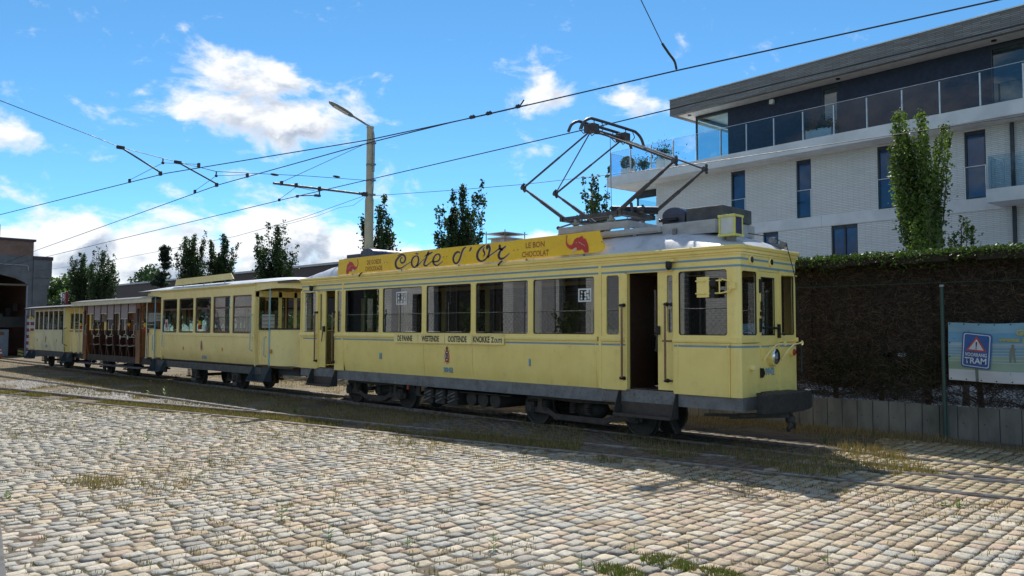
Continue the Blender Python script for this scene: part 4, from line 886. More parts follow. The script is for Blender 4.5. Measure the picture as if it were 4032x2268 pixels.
# ================================================================== tram depot
RBR = brick_mat('old_red_brick', (.17, .06, .038), (.24, .10, .06), (.22, .20, .18), .22, .075, 'yz', .014, .6, .9, 0., ((.10, .06, .05), .7, .6))
REND = mat('grey_cement_render', (.15, .155, .165), .9, col2=(.105, .105, .11), vs=.9, vd=8, bump=.2, bs=6, dirt=((.05, .05, .05), 1.2, .7))
CAPM = mat('dark_purple_coping', (.05, .035, .05), .7)
DP = thing('tram_depot', 'old brick tram depot with dark arched entrance at the end of the tracks', 'building', (-60, -2, 0))
arch = [(-8.2, 0), (-8.2, 5.0)]+[(-2.1+6.1*math.cos(R(180-a)), 5.15+1.15*math.sin(R(a))) for a in range(0, 181, 15)]+[(4.0, 5.0), (4.0, 0)]
m = MB()   # facade with arch: left part, right part, spandrel strips
m.box(-60.4, -60, -12, -8.2, -.1, 7.4); m.box(-60.4, -60, 4.0, 4.33, -.1, 7.4)
ap = [(-2.1+6.1*math.cos(R(180-a)), 5.15+1.15*math.sin(R(a))) for a in range(0, 181, 15)]
for (a, b) in zip(ap[:-1], ap[1:]): m.prism([(a[0], a[1]), (b[0], b[1]), (b[0], 7.4), (a[0], 7.4)], 0, -60.4, -60)
m.build('facade', REND, DP)
for y0, y1, z in ((4.34, 5.58, 5.25),): pass
P1('box', -60.3, -59.92, 4.34, 5.3, -.1, 5.2).build('pier', REND, DP); P1('box', -60.3, -59.9, 4.34, 5.45, 5.2, 5.78).build('pier_block', REND, DP); P1('box', -60.3, -59.88, 4.34, 5.56, 5.8, 7.15).build('pier_block', REND, DP); P1('box', -60.35, -59.84, 4.30, 5.62, 7.15, 7.42).build('pier_coping', CAPM, DP)
P1('box', -60.35, -60.02, -12, 4.33, 7.4, 8.5).build('parapet', RBR, DP); P1('box', -60.45, -59.9, -12.1, 4.46, 8.5, 8.66).build('coping', CAPM, DP)
P1('box', -60.3, -60.1, 1.9, 2.16, 8.66, 9.6).build('chimney_stub', REND, DP)
P1('box', -90, -60.4, 5.0, 5.3, -.1, 7.0).build('side_wall', RBR, DP); P1('box', -90, -60.4, -12, -11.7, -.1, 7.0).build('side_wall', RBR, DP); P1('box', -90, -89.7, -11.7, 5, -.1, 7).build('rear_wall', REND, DP); P1('box', -90, -60.4, -11.7, 5.0, 6.9, 7.1).build('roof', REND, DP)
P1('box', -60.0, -59.95, 3.93, 4.03, 0, 5.2).build('door_jamb', mat('pale_steel_jamb', (.24, .25, .30), .5), DP); P1('box', -60.2, -60.0, -8.2, 4.0, 5.16, 5.30).build('tie_beam', mat('beam_brown', (.12, .10, .07), .8), DP)
P1('tube', [(-59.93, -2, 6.72), (-59.93, 3.9, 6.70), (-59.93, 3.98, 6.6), (-59.93, 4.0, 6.3)], .03, 6).build('conduit', mat('pale_pipe', (.36, .37, .38), .5), DP)
P1('box', -62.5, -62.45, -8, 5, 2.1, 2.9).build('notice_board', mat('faded_board', (.07, .065, .06), .8), DP)
for k in range(6):
    y = 2.0+.5*k; P1('box', -66.0, -65.95, y, y+.3, 2.6+.4*(k % 3), 3.2+.4*(k % 3)).build('wall_picture', mat('picture_%d' % (k % 3), ((.16, .15, .13), (.05, .05, .06), (.11, .08, .06))[k % 3], .6), DP)
cb = thing('cabinet', 'pale grey metal cabinet just inside the depot entrance', 'cabinet', (-62.8, 3.0, -.05)); P1('box', -63.2, -62.6, 2.6, 3.5, -.06, 1.93).build('body', mat('pale_grey_cabinet', (.30, .33, .36), .5), cb, bevel=.02); P1('box', -62.598, -62.59, 2.85, 3.2, 1.5, 1.75).build('sticker', mat('sticker_red', (.28, .12, .05), .6), cb)
cn = thing('traffic_cone', 'red and white traffic cone beside the depot cabinet', 'cone', (-60.6, 2.55, -.05)); P1('box', -60.8, -60.4, 2.36, 2.76, -.06, -.02).build('base', mat('cone_red', (.50, .05, .02), .5), cn)
for a, b, mm in ((0, .3, 'cone_red'), (.3, .5, 'w'), (.5, .7, 'cone_red'), (.7, .82, 'w'), (.82, 1, 'cone_red')): P1('cyl', (-60.6, 2.56, -.02+.62*a), (-60.6, 2.56, -.02+.62*b), .15*(1-a*.85), .15*(1-b*.85), n=14).build('band', WHITE if mm == 'w' else MATS['cone_red'], cn, smooth=40)
st = thing('striped_post', 'red and white striped warning board at the depot door', 'sign', (-59.9, 4.3, 0))
for k in range(12): P1('box', -59.92, -59.86, 4.02, 4.52, .1+.24*k, .335+.24*k).build('stripe', mat('stripe_red', (.22, .03, .03), .6) if k % 2 else mat('stripe_white', (.42, .44, .48), .6), st)
yl = thing('oval_sign', 'small yellow oval sign on the striped board', 'sign', (-59.84, 4.3, 2.7)); P1('add', [(-59.84, 4.27+.17*math.cos(R(a)), 2.78+.11*math.sin(R(a))) for a in range(0, 360, 20)], [tuple(range(18))]).build('plate', mat('oval_yellow', (.5, .45, .02), .5), yl); P1('ball', (-59.84, 4.27, 2.78), .04).build('mark', BLACKP, yl)
hz = thing('hazard_panel', 'black and yellow striped buffer panel at the foot of the depot door', 'panel', (-59.95, 3.75, 0))
P1('box', -60.05, -60.0, 3.5, 3.9, -.06, .55).build('board', BLACKP, hz)
for k in range(2): P1('add', [(-59.99, 3.52, .10+.22*k), (-59.99, 3.88, -.02+.22*k+.02), (-59.99, 3.88, .12+.22*k), (-59.99, 3.52, .22+.22*k)], [(0, 1, 2, 3)]).build('stripe', mat('hazard_yellow', (.35, .28, .03), .6), hz)
# ================================================================== far buildings
HL = thing('brick_hall', 'long low dark brick hall far behind the trees', 'building', (-150, 34, 0))
HB = brick_mat('dark_brown_brick', (.085, .06, .055), (.11, .075, .065), (.10, .09, .085), .3, .1, 'xz', .012, .3, .9)
P1('box', -168, -60, 36, 60, 0, 9.2).build('wall', HB, HL); P1('box', -168.3, -60, 35.8, 60, 9.2, 9.45).build('roof_edge', mat('pale_roof_edge', (.5, .5, .52), .6), HL); P1('box', -167.95, -167.5, 35.6, 36, 0, 9.2).build('corner', HB, HL)
P1('box', -122, -117, 35.95, 36.01, 4.6, 6.6).build('window', mat('sky_blue_window', (.05, .16, .36), .2), HL)
WB_ = thing('white_building', 'pale flat-roofed building far behind the depot', 'building', (-230, 50, 0)); P1('box', -290, -205, 54, 80, 0, 9.2).build('wall', mat('pale_far_wall', (.40, .46, .54), .7), WB_); P1('box', -290, -205, 53.7, 80, 9.3, 12.2).build('upper_storey', mat('dark_far_wall', (.05, .07, .09), .5), WB_)
SG = thing('vertical_sign', 'red vertical sign with white letters on a white post', 'sign', (-148, 31, 0)); P1('box', -148.9, -148.1, 31, 31.4, 0, 8.3).build('post', WHITE, SG); P1('box', -148.1, -145.9, 31, 31.4, 4.6, 8.2).build('board', mat('sign_maroon', (.25, .015, .03), .5), SG)
text('lettering', 'B', WHITE, SG, (-147.0, 30.97, 7.4), (1, 0, 0), (0, 0, 1), 1.1, 1.0); text('lettering', 'R', WHITE, SG, (-147.0, 30.97, 5.9), (1, 0, 0), (0, 0, 1), 1.1, 1.0)
SL = thing('low_street_lamp', 'white flat-headed street lamp in front of the far hall', 'lamp', (-120, 22, 0)); P1('cyl', (-120, 22, 0), (-120, 22, 4.6), .12, n=10).build('post', BLK, SL); P1('prism', [(-121, 5.1), (-119, 5.1), (-119.2, 4.95), (-119.9, 4.5), (-120.4, 4.5)], 1, 21.7, 22.3).build('head', WHITE, SL)
# house behind the yard: stands out of view, seen mirrored in the tram windows
HS = thing('white_house', 'white brick house with dark windows across the yard', 'building', (-26, -22, 0))
HW = brick_mat('white_house_brick', (.62, .62, .60), (.54, .54, .53), (.32, .32, .32), .5, .12, 'xz', .014, .8, .85, 0., ((.34, .34, .33), .35, .6))
def hw(x0, x1, z0, z1, holes):
    xs = sorted({x0, x1, *[h[0] for h in holes], *[h[1] for h in holes]}); zs = sorted({z0, z1, *[h[2] for h in holes], *[h[3] for h in holes]}); m = MB()
    for i in range(len(xs)-1):
        for j in range(len(zs)-1):
            if not any(h[0] < (xs[i]+xs[i+1])/2 < h[1] and h[2] < (zs[j]+zs[j+1])/2 < h[3] for h in holes): m.box(xs[i], xs[i+1], -22.4, -22, zs[j], zs[j+1])
    return m
HH = [(-23.4, -21.4, 0, 9), (-30.6, -28.0, 0, 9), (-34.7, -31.0, 0, 9), (-37.0, -35.9, .6, 4.5), (-45.6, -41.2, 0, 9), (-51, -50, .6, 6), (-15.0, -13.8, 0, 9), (-60, -57, 0, 9), (-66, -64, 0, 7)]
hw(-70, -11, -.1, 10, HH).build('wall', HW, HS); P1('box', -70, -11, -30, -29.7, -.1, 10).build('rear_wall', HW, HS); P1('box', -70, -11, -30, -22.4, 9.8, 10.1).build('roof', HW, HS)
for h in HH:
    P1('box', h[0], h[1], -22.6, -22.55, h[2], h[3]).build('window', mat('dark_house_window', (.02, .022, .026), .1), HS); P1('box', (h[0]+h[1])/2-.05, (h[0]+h[1])/2+.05, -22.54, -22.45, h[2], h[3]).build('mullion', ANTH, HS)
YF = thing('yard_fence', 'chain-link yard fence in front of the white house', 'fence', (-26, -16, 0))
P1('cyl', (-62, -16, 2.95), (-8, -16, 2.95), .03, n=6).build('top_rail', FG, YF)
for x in range(-60, -8, 4): P1('cyl', (x, -16, -.05), (x, -16, 2.95), .04, n=8).build('post', FG, YF)
mesh = MB()
for k in range(-10, 215):
    x = -62+k*.27
    for s_ in (1, -1):
        a = max(-62, min(-8, x)); mesh.beam((x, -16, .02), (x+2.9*s_, -16, 2.92), .008, .008)
mesh.build('wire_mesh', FG, YF, kind='stuff')

for i, (x, y, h) in enumerate(((-74, -21, 9), (-80, -23, 10), (-87, -22, 9), (-95, -24, 11), (-104, -25, 10), (-114, -27, 11))):
    bushy(x, y, h, 6.5, 6400, (.04, .075, .02), 'leafy tree beyond the white house across the yard', size=.3)['group'] = 'trees across the yard'

for k, (x, y, h) in enumerate(((-37.5, -19, 5.0), (-27.0, -18.5, 4.2), (-20.2, -19, 3.6), (-47.5, -19, 6.5))):
    columnar(x, y, h, .8, 14, 1500, .10, (.05, .09, .02), 'young garden tree before the white house across the yard', group='young trees by the white house', seed=90+k)
for x in (-24.2, -26.6, -38.9, -19.3):
    P1('box', x-.5, x+.5, -21.995, -21.95, 0, 8.5).build('render_strip', mat('grey_render_strip', (.30, .30, .31), .8), HS)

# ------------------------------------------------------------------ motor tram
TR = thing('motor_tram', 'long cream yellow electric tram with roof pantograph and chocolate advertising board', 'tram', (-7.2, 1.1, 0))
XF, XR, WD = 0., -14.35, 2.2
def near(a, d, b): return (a, d, b)
def farm(a, d, b): return (a, WD-d, b)
ZS, ZT = 1.95, 3.22
WINS = [(-14.35, -13.44, -14.30, -13.50), (-12.48, -12.10, -12.40, -12.17), (-12.10, -10.32, -11.99, -10.40), (-10.32, -8.525, -10.24, -8.61),
        (-8.525, -6.73, -8.44, -6.81), (-6.73, -4.915, -6.65, -4.99), (-4.915, -3.06, -4.84, -3.17), (-2.98, -2.41, -2.87, -2.56), (-1.32, -.18, -1.22, -.24)]
for side, put in (('near', near), ('far', farm)):
    for (a, b, h0, h1) in WINS:
        m = MB(); m.holed(a, b, ZS, ZT, (h0, h1, 1.995, 3.15), min(.05, (h1-h0)*.3), 0, .045, put=put)
        fr = m.build('window_frame', YEL, TR)
        g = MB(); g.add([put(h0-.02, .03, 1.98), put(h1+.02, .03, 1.98), put(h1+.02, .03, 3.16), put(h0-.02, .03, 3.16)], [(0, 1, 2, 3)])
        g.build('pane', GLS, fr)
        if h1-h0 > .6:      # black rubber edging round the pane
            e = MB(); e.holed(h0-.004, h1+.004, 1.991, 3.154, (h0+.016, h1-.016, 2.011, 3.134), .045, .018, .01, put=put); e.build('rubber_seal', BLK, fr)
    # lower body panels, tucked in towards the bottom between the vestibules
    prof = [(.0, 1.86), (.0, 1.55), (.006, 1.38), (.018, 1.22), (.036, 1.07), (.062, .93), (.09, .93), (.06, 1.1), (.04, 1.3), (.03, 1.86)]
    for (a, b) in ((-12.03, -8.523), (-8.517, -6.753), (-6.747, -3.06)):
        m = MB(); m.prism([(put(0, y, z)[1], z) for y, z in prof], 0, a, b); m.build('side_panel', YEL, TR, smooth=30)
    for (a, b) in ((-14.35, -13.44), (-12.50, -12.036), (-2.99, -2.41), (-1.32, -.20)):
        m = MB(); m.prism([(put(0, y, z)[1], z) for y, z in ((0, .93), (.03, .93), (.03, 1.86), (0, 1.86))], 0, a, b); m.build('side_panel', YEL, TR, bevel=.004)
    # waist moulding and its lower lip
    for (a, b) in ((-14.38, -13.44), (-12.50, -12.12), (-12.09, -3.09), (-2.99, -2.41), (-1.34, -.18)):
        m = MB(); m.prism([(put(0, y, z)[1], z) for y, z in ((.02, 1.86), (-.02, 1.865), (-.028, 1.885), (-.028, 1.935), (-.015, 1.955), (.03, 1.955))], 0, a, b); m.build('waist_moulding', YEL, TR, smooth=50)
        m = MB(); m.prism([(put(0, y, z)[1], z) for y, z in ((.01, 1.838), (-.012, 1.838), (-.012, 1.858), (.01, 1.858))], 0, a, b); m.build('waist_bead', YEL, TR)
    # frieze above the windows
    m = MB(); m.prism([(put(0, y, z)[1], z) for y, z in ((0, 3.22), (0, 3.42), (.05, 3.42), (.05, 3.22))], 0, -14.17, -.18); m.build('frieze', YEL, TR)
    # pilasters dividing vestibule and saloon
    for x in (-12.10, -3.02):
        m = MB(); m.prism([(x-.035, put(0, -.012, 0)[1]), (x+.035, put(0, -.012, 0)[1]), (x+.035, put(0, .03, 0)[1]), (x-.035, put(0, .03, 0)[1])], 2, .94, 3.40); m.build('pilaster', YEL, TR, bevel=.006)
    m = MB(); m.box(-14.3, -.1, *sorted((put(0, .095, 0)[1], put(0, .12, 0)[1])), .99, 1.92)   # inner lining hidden behind panels (doors left open)
# inner lining per bay so that the door openings stay open
for y0, y1 in ((.10, .115), (2.085, 2.10)):
    for a, b in ((-14.25, -13.46), (-12.46, -2.45), (-1.30, -.12)):
        P1('box', a, b, y0, y1, .98, 1.97).build('inner_lining', WOODI, TR)
# rounded corners and front/rear faces
def outline(n=6):
    pts = []
    for i in range(n+1):
        a = R(-90+90*i/n); pts.append((-.18+.18*math.cos(a), .06+.06*math.sin(a)))
    for i in range(n+1):
        a = R(90*i/n); pts.append((-.18+.18*math.cos(a), 2.14+.06*math.sin(a)))
    k = [(XR-x, WD-y) for x, y in pts]
    return pts+k
OUT = outline()
def corner(name, idx, flip):
    n = 7; seg = OUT[idx*n:idx*n+n]
    ins = [(x+(-.05 if x > -7 else .05), y+(.05 if y < 1.1 else -.05)) for x, y in seg]
    m = MB(); m.prism(seg+ins[::-1], 2, .93, 3.42); m.build(name, YEL, TR, smooth=30)
for i in range(4): corner('corner_post', i, 0)
fput = lambda a, d, b: (-d, a, b)
rput = lambda a, d, b: (XR+d, WD-a, b)
for put in (fput, rput):
    for (a, b, h0, h1) in ((.06, .69, .09, .63), (1.47, 2.14, 1.56, 2.10)):
        m = MB(); m.holed(a, b, ZS, ZT, (h0, h1, 2.0, 3.12), .05, 0, .045, put=put); fr = m.build('window_frame', YEL, TR)
        P1('add', [put(h0-.02, .03, 1.98), put(h1+.02, .03, 1.98), put(h1+.02, .03, 3.14), put(h0-.02, .03, 3.14)], [(0, 1, 2, 3)]).build('pane', GLS, fr)
        P1('holed', h0-.004, h1+.004, 1.996, 3.124, (h0+.016, h1-.016, 2.016, 3.104), .045, .018, .01, put=put).build('rubber_seal', BLK, fr)
        q = [put(a, 0, .93), put(b, .03, 1.86)]
        P1('box', *sorted((q[0][0], q[1][0])), *sorted((q[0][1], q[1][1])), .93, 1.86).build('front_panel', YEL, TR, bevel=.004)
    # end door
    d0 = MB(); d0.holed(.715, 1.445, 1.0, 3.14, (.80, 1.30, 2.0, 3.04), .04, .012, .035, put=put); dr = d0.build('end_door', YEL, TR)
    P1('add', [put(.78, .03, 1.98), put(1.32, .03, 1.98), put(1.32, .03, 3.06), put(.78, .03, 3.06)], [(0, 1, 2, 3)]).build('pane', GLS, dr)
    P1('holed', .796, 1.304, 1.996, 3.044, (.815, 1.285, 2.015, 3.025), .035, .008, .008, put=put).build('rubber_seal', BLK, dr)
    P1('holed', .74, 1.42, 1.03, 1.84, (.765, 1.395, 1.055, 1.815), .01, .004, .01, put=put).build('panel_bead', YEL, dr)
    for a, b, z0, z1 in ((.69, .715, .93, 3.22), (1.445, 1.47, .93, 3.22), (.69, 1.47, 3.145, 3.22)):
        q = [put(a, .004, z0), put(b, .05, z1)]
        P1('box', *sorted((q[0][0], q[1][0])), *sorted((q[0][1], q[1][1])), z0, z1).build('door_frame', YEL, TR)
    q = [put(.06, 0, 3.22), put(2.14, .05, 3.42)]
    P1('box', *sorted((q[0][0], q[1][0])), *sorted((q[0][1], q[1][1])), 3.22, 3.42).build('end_frieze', YEL, TR)
    for a, b in ((.0, .70), (1.46, 2.2)):
        q = [put(a, -.026, 1.87), put(b, .02, 1.95)]
        P1('box', *sorted((q[0][0], q[1][0])), *sorted((q[0][1], q[1][1])), 1.87, 1.95).build('waist_moulding', YEL, TR, bevel=.012)
# swept bands: cornice, lining stripes
sweep(OUT, [(-.01, 3.40), (.022, 3.405), (.022, 3.435), (.05, 3.445), (.055, 3.48), (.05, 3.49), (.085, 3.505), (.095, 3.55), (.08, 3.565), (-.06, 3.57)]).build('cornice', YEL, TR, smooth=35)
for z in (3.33, 3.205):
    sweep(OUT, [(0., z-.018), (.004, z-.018), (.005, z+.018), (0., z+.018)]).build('lining_stripe', BLU, TR)
for a, b in ((-14.17, -13.44), (-12.5, -9.70), (-5.67, -2.41), (-1.32, -.2)):
    P1('box', a, b, -.004, .02, 1.785, 1.818).build('lining_stripe', BLU, TR)
P1('box', -.02, .004, .06, .69, 1.785, 1.818).build('lining_stripe', BLU, TR)
P1('box', -.02, .004, 1.47, 2.14, 1.785, 1.818).build('lining_stripe', BLU, TR)
P1('box', -.02, -.008, .745, 1.415, 1.785, 1.818).build('lining_stripe', BLU, TR)
sweep(OUT[0:7], [(0., 1.785), (.004, 1.785), (.004, 1.818), (0., 1.818)], False).build('lining_stripe', BLU, TR)
sweep(OUT[0:7], [(-.01, 1.86), (.028, 1.87), (.028, 1.945), (-.01, 1.955)], False).build('waist_moulding', YEL, TR, smooth=40)
# beads on the panels
for x in (-1.24, -.24, -3.13, -2.52):
    P1('box', x-.006, x+.006, -.006, .01, .94, 1.83).build('panel_bead', YEL, TR)
for x in (-8.535, -6.765): P1('prism', [(y-.006, z) for y, z in ((0, 1.84), (0, 1.55), (.006, 1.38), (.018, 1.22), (.036, 1.07), (.062, .935))]+[(y+.02, z) for y, z in ((.062, .935), (.036, 1.07), (.018, 1.22), (.006, 1.38), (0, 1.55), (0, 1.84))], 0, x-.008, x+.008).build('panel_bead', YEL, TR)
# roof
def roofz(x, y, H=.52, x0=XR, x1=XF, w=WD, base=3.56, endl=2.4):
    e = min(x-x0, x1-x)/endl; e = max(0., min(1., e)); e = (1-(1-e)**2)**.75
    s_ = abs(2*(y-w/2)/w); s_ = max(0., 1-s_**2.4)**.72
    return base+H*e*s_
m = MB(); m.grid(90, 22, lambda u, v: (XR-.03+(14.41)*u, -.03+2.26*v, roofz(XR+14.35*u, 2.2*v)+.006*math.sin(u*190)*math.sin(v*9))); m.build('roof', ROOF, TR, smooth=60)
# interior
P1('box', -14.3, -.06, .12, 2.08, .90, .98).build('floor', WOODI, TR)
P1('box', -14.28, -.07, .07, 2.13, 3.24, 3.30).build('ceiling', CEIL, TR)
for x in (-12.06, -3.04):
    for y0, y1 in ((.13, .75), (1.45, 2.07)): P1('box', x-.03, x+.03, y0, y1, .98, 1.95).build('bulkhead', WOODI, TR)
    for y in (.15, .75, 1.43, 2.05): P1('box', x-.03, x+.03, y-.03, y+.03, 1.95, 3.24).build('bulkhead_post', WOODI, TR)
    P1('box', x-.031, x+.031, .13, 2.07, 2.95, 3.24).build('bulkhead_header', WOODI, TR)
for k, x in enumerate((-11.4, -10.3, -9.4, -8.5, -7.6, -6.7, -5.8, -4.9, -3.9)):
    for y0, y1 in ((.16, .86), (1.34, 2.04)):
        b = P1('box', x-.04, x+.04, y0, y1, 1.35, 2.02).build('seat_back', SEAT, TR, bevel=.03)
        P1('box', x-.36, x+.36, y0, y1, 1.33, 1.45).build('cushion', SEAT, b, bevel=.03)
for x in (-13.55, -12.44, -2.38, -1.34):
    P1('box', x-.03, x+.03, 2.06, 2.19, .95, 3.22).build('door_post', WOODI, TR)
P1('box', -2.40, -1.34, 2.14, 2.185, .97, 3.20).build('far_door', WOODI, TR); P1('box', -13.5, -12.48, 2.14, 2.185, .97, 3.20).build('far_door', WOODI, TR)
P1('box', -.32, -.1, .75, 1.3, .98, 1.95).build('driver_desk', WOODI, TR)
P1('cyl', (-.42, .75, .98), (-.42, .75, 2.05), .12, n=14).build('controller', BLK, TR, smooth=40)
P1('cyl', (-.42, .75, 2.05), (-.42, .75, 2.09), .16, n=14).build('controller_cap', BRIGHT, TR, smooth=40)
# stickers, bead strings and leaflets in the near windows
for x0, x1, z0, z1, inner in ((-9.68, -9.23, 2.71, 3.04, 0), (-3.60, -3.26, 2.65, 2.92, 1)):
    st_ = P1('holed', x0, x1, z0, z1, (x0+.03, x1-.03, z0+.03, z1-.03), .004, .022, .003).build('window_sticker', WHITE, TR)
    dt = MB()
    for k in range(9):
        cx_, cz_ = x0+.09+(k % 3)*(x1-x0-.18)/2+RNG.uniform(-.02, .02), z0+.08+(k//3)*(z1-z0-.16)/2+RNG.uniform(-.02, .02); r_ = RNG.uniform(.018, .034)
        dt.add([(cx_+r_*math.cos(R(a)), .0235, cz_+r_*math.sin(R(a))) for a in range(0, 360, 36)], [tuple(range(10))])
    dt.build('sticker_dots', WHITE, st_, kind='stuff')
for x, z0, z1 in ((-11.2, 2.63, 3.08), (-7.64, 2.70, 3.10), (-7.80, 2.58, 2.90), (-4.02, 2.66, 3.0)):
    bd = MB(); bd.cyl((x, .09, z0), (x, .09, 3.2), .003, n=4)
    for z in np.arange(z0, z1, .055): bd.ball((x+RNG.uniform(-.012, .012), .09, z), .016, 8, 5)
    bd.build('bead_string', WHITE, TR, smooth=60)
for k in range(4): P1('box', -2.86+.07*k, -2.80+.07*k, .05, .055, 2.0, 2.10-.01*(k % 2)).build('leaflet', mat('leaflet_%d' % (k % 2), ((.6, .6, .5), (.55, .48, .15))[k % 2], .7), TR)
# doors on the near side
for sx, x0, x1, lead in ((1, -2.41, -1.34, -1.70), (-1, -13.42, -12.50, -13.08)):
    fr = MB()
    for a, b, z0, z1 in ((x0-.02, x0+.035, .95, 3.22), (x1-.0, x1+.03, .95, 3.22), (x0, x1+.03, 3.17, 3.22)): fr.box(a, b, .005, .10, z0, z1)
    fr.build('door_frame', YEL, TR)
    if sx > 0:
        lf = MB(); lf.holed(-1.70, -1.345, .98, 3.17, (-1.50, -1.375, 2.04, 3.10), .04, .05, .035); lo_ = lf.build('door_leaf', YEL, TR)
        P1('add', [(-1.51, .07, 2.02), (-1.36, .07, 2.02), (-1.36, .07, 3.12), (-1.51, .07, 3.12)], [(0, 1, 2, 3)]).build('pane', GLS, lo_)
        P1('box', -1.72, -1.64, -.005, .052, 2.0, 2.16).build('door_lock', BLK, lo_, bevel=.01)
        P1('cyl', (-1.68, -.01, 2.02), (-1.68, -.04, 1.72), .014, n=8).build('handle', BLK, lo_); P1('ball', (-1.68, -.04, 1.71), .028).build('handle_knob', BLK, lo_)
        P1('box', -1.60, -1.36, .035, .05, 1.87, 1.90).build('wooden_bar', WOODH, lo_)
        P1('box', -2.40, -2.36, .10, .9, .98, 3.15).build('inner_partition', WOODI, TR)
    else:
        lf = MB(); lf.holed(-13.42, -13.05, .98, 3.17, (-13.36, -13.24, 2.04, 3.10), .04, .05, .035); lo_ = lf.build('door_leaf', YEL, TR)
        P1('add', [(-13.37, .07, 2.02), (-13.23, .07, 2.02), (-13.23, .07, 3.12), (-13.37, .07, 3.12)], [(0, 1, 2, 3)]).build('pane', GLS, lo_)
        P1('box', -13.14, -13.06, -.005, .052, 2.0, 2.16).build('door_lock', BLK, lo_, bevel=.01)
        P1('cyl', (-13.1, -.01, 2.02), (-13.1, -.04, 1.72), .014, n=8).build('handle', BLK, lo_)
        P1('box', -12.58, -12.52, .10, .9, .98, 3.15).build('inner_partition', WOODI, TR)
for x in (-2.44, -1.46, -13.42, -12.50):
    z0, z1 = (1.16, 2.56)
    h = P1('cyl', (x, -.075, z0), (x, -.075, z1), .021, n=10).build('handrail', WOODH, TR, smooth=50)
    b = MB()
    for z in (z0, z1):
        b.cyl((x, .0, z), (x, -.08, z), .014, n=8); b.ball((x, -.075, z), .032, 8, 6, (1, 1, .8)); b.cyl((x, .01, z), (x, -.012, z), .04, n=10)
        b.cyl((x-.09 if x in (-2.44, -13.42) else x, -.01, z), (x+.11 if x == -1.46 else x, -.01, z), .03, .012, n=8)
    b.build('bracket', BLK, h, smooth=40)
# steps
for (a, b) in ((-2.56, -1.28), (-13.65, -12.42)):
    s_ = MB(); s_.box(a, b, -.20, .06, .47, .50); s_.box(a, b, -.21, -.195, .46, .515); st = s_.build('door_step', STEP, TR, bevel=.004)
    P1('box', a+.02, b-.02, .05, .065, .50, .72).build('kick_plate', STEP, st)
    for x in (a-.006, b-.006): P1('prism', [(-.20, .47), (.06, .47), (.06, .93), (-.02, .93)], 0, x, x+.012).build('step_cheek', IRON, st)
# underframe girders with rivets
for y in (.04, 2.12):
    y0, y1 = (y, y+.04)
    g = P1('box', -12.40, -2.58, y0, y1, .70, .935).build('side_girder', GIRD, TR)
    P1('box', -12.30, -2.95, y0-.05, y1+.05, .685, .70).build('flange', GIRD, g)
    for a, b in ((-1.26, -.02), (-14.30, -13.66)): P1('box', a, b, y0, y1, .70, .93).build('end_girder', GIRD, TR)
    for a, b in ((-2.545, -1.295), (-13.63, -12.44)): P1('box', a, b, y0+.01, y1, .72, .955).build('step_girder', GIRD, TR)
rv = MB()
def rivet(x, z, y=.04): rv.ball((x, y, z), .014, 6, 4)
for i in range(92):
    x = -12.32+i*.1035
    rivet(x, .905-.0*(i % 2) if i % 2 else .735)
    if i % 2 == 0: rivet(x+.05, .82)
    if i % 11 in (0, 1): rivet(x, .86); rivet(x, .78)
for i in range(11):
    rivet(-2.45+i*.105, .915 if i % 2 else .86, .05); rivet(-2.45+i*.105, .80 if i % 2 else .745, .05)
    rivet(-13.55+i*.1, .915 if i % 2 else .86, .05); rivet(-13.55+i*.1, .80 if i % 2 else .745, .05)
for z in (.76, .82, .88):
    for x in (-.06, -.12, -1.2, -1.15): rivet(x, z)
tag(rv.build('rivets', GIRD, TR, smooth=60), kind='stuff')
P1('box', -.03, .01, .05, 2.15, .70, .93).build('buffer_beam', GIRD, TR); P1('box', -14.36, -14.32, .05, 2.15, .70, .93).build('buffer_beam', GIRD, TR)
# bumper, coupler, fender
bp = MB(); pts = []
for i in range(11):
    v = i/10; y = .16+1.9*v; pts.append((.50-.17*(2*v-1)**2, y))
bp.prism(pts+[(.30-.10*(2*(y-.16)/1.9-1)**2, y) for x, y in pts[::-1]], 2, .66, 1.0)
bp.build('bumper', mat('tarred_bumper', (.022, .02, .018), .75, col2=(.035, .03, .026), vs=8, bump=.3), TR, bevel=.025)
P1('cyl', (0, .62, .83), (.36, .62, .83), .10, n=16).build('bumper_stem', GIRD, TR, smooth=40); P1('cyl', (0, 1.58, .83), (.36, 1.58, .83), .10, n=16).build('bumper_stem', GIRD, TR, smooth=40)
P1('box', 0, .3, .55, 1.75, .95, .99).build('bumper_deck', IRON, TR)
c = MB(); c.beam((-.5, .5, .55), (.36, 1.05, .60), .05, .09); c.beam((-.5, 1.7, .55), (.36, 1.15, .60), .05, .09); c.beam((-.9, .35, .56), (.1, .35, .62), .06, .05); c.build('drawbar', IRON, TR)
c = MB(); c.ball((.36, 1.1, .52), .09); c.tube([(.36, 1.1, .52), (.38, 1.03, .42), (.37, 1.0, .38), (.34, 1.06, .33)], .035, 8); c.tube([(.36, 1.12, .52), (.40, 1.2, .44), (.36, 1.24, .36)], .03, 8); c.ball((.36, 1.1, .40), .05); c.build('coupling_hook', IRON, TR, smooth=50)
c = MB(); c.beam((-1.75, .5, .50), (-1.55, .5, .14), .03, .20, (0, 1, 0)); c.build('life_guard', IRON, TR)
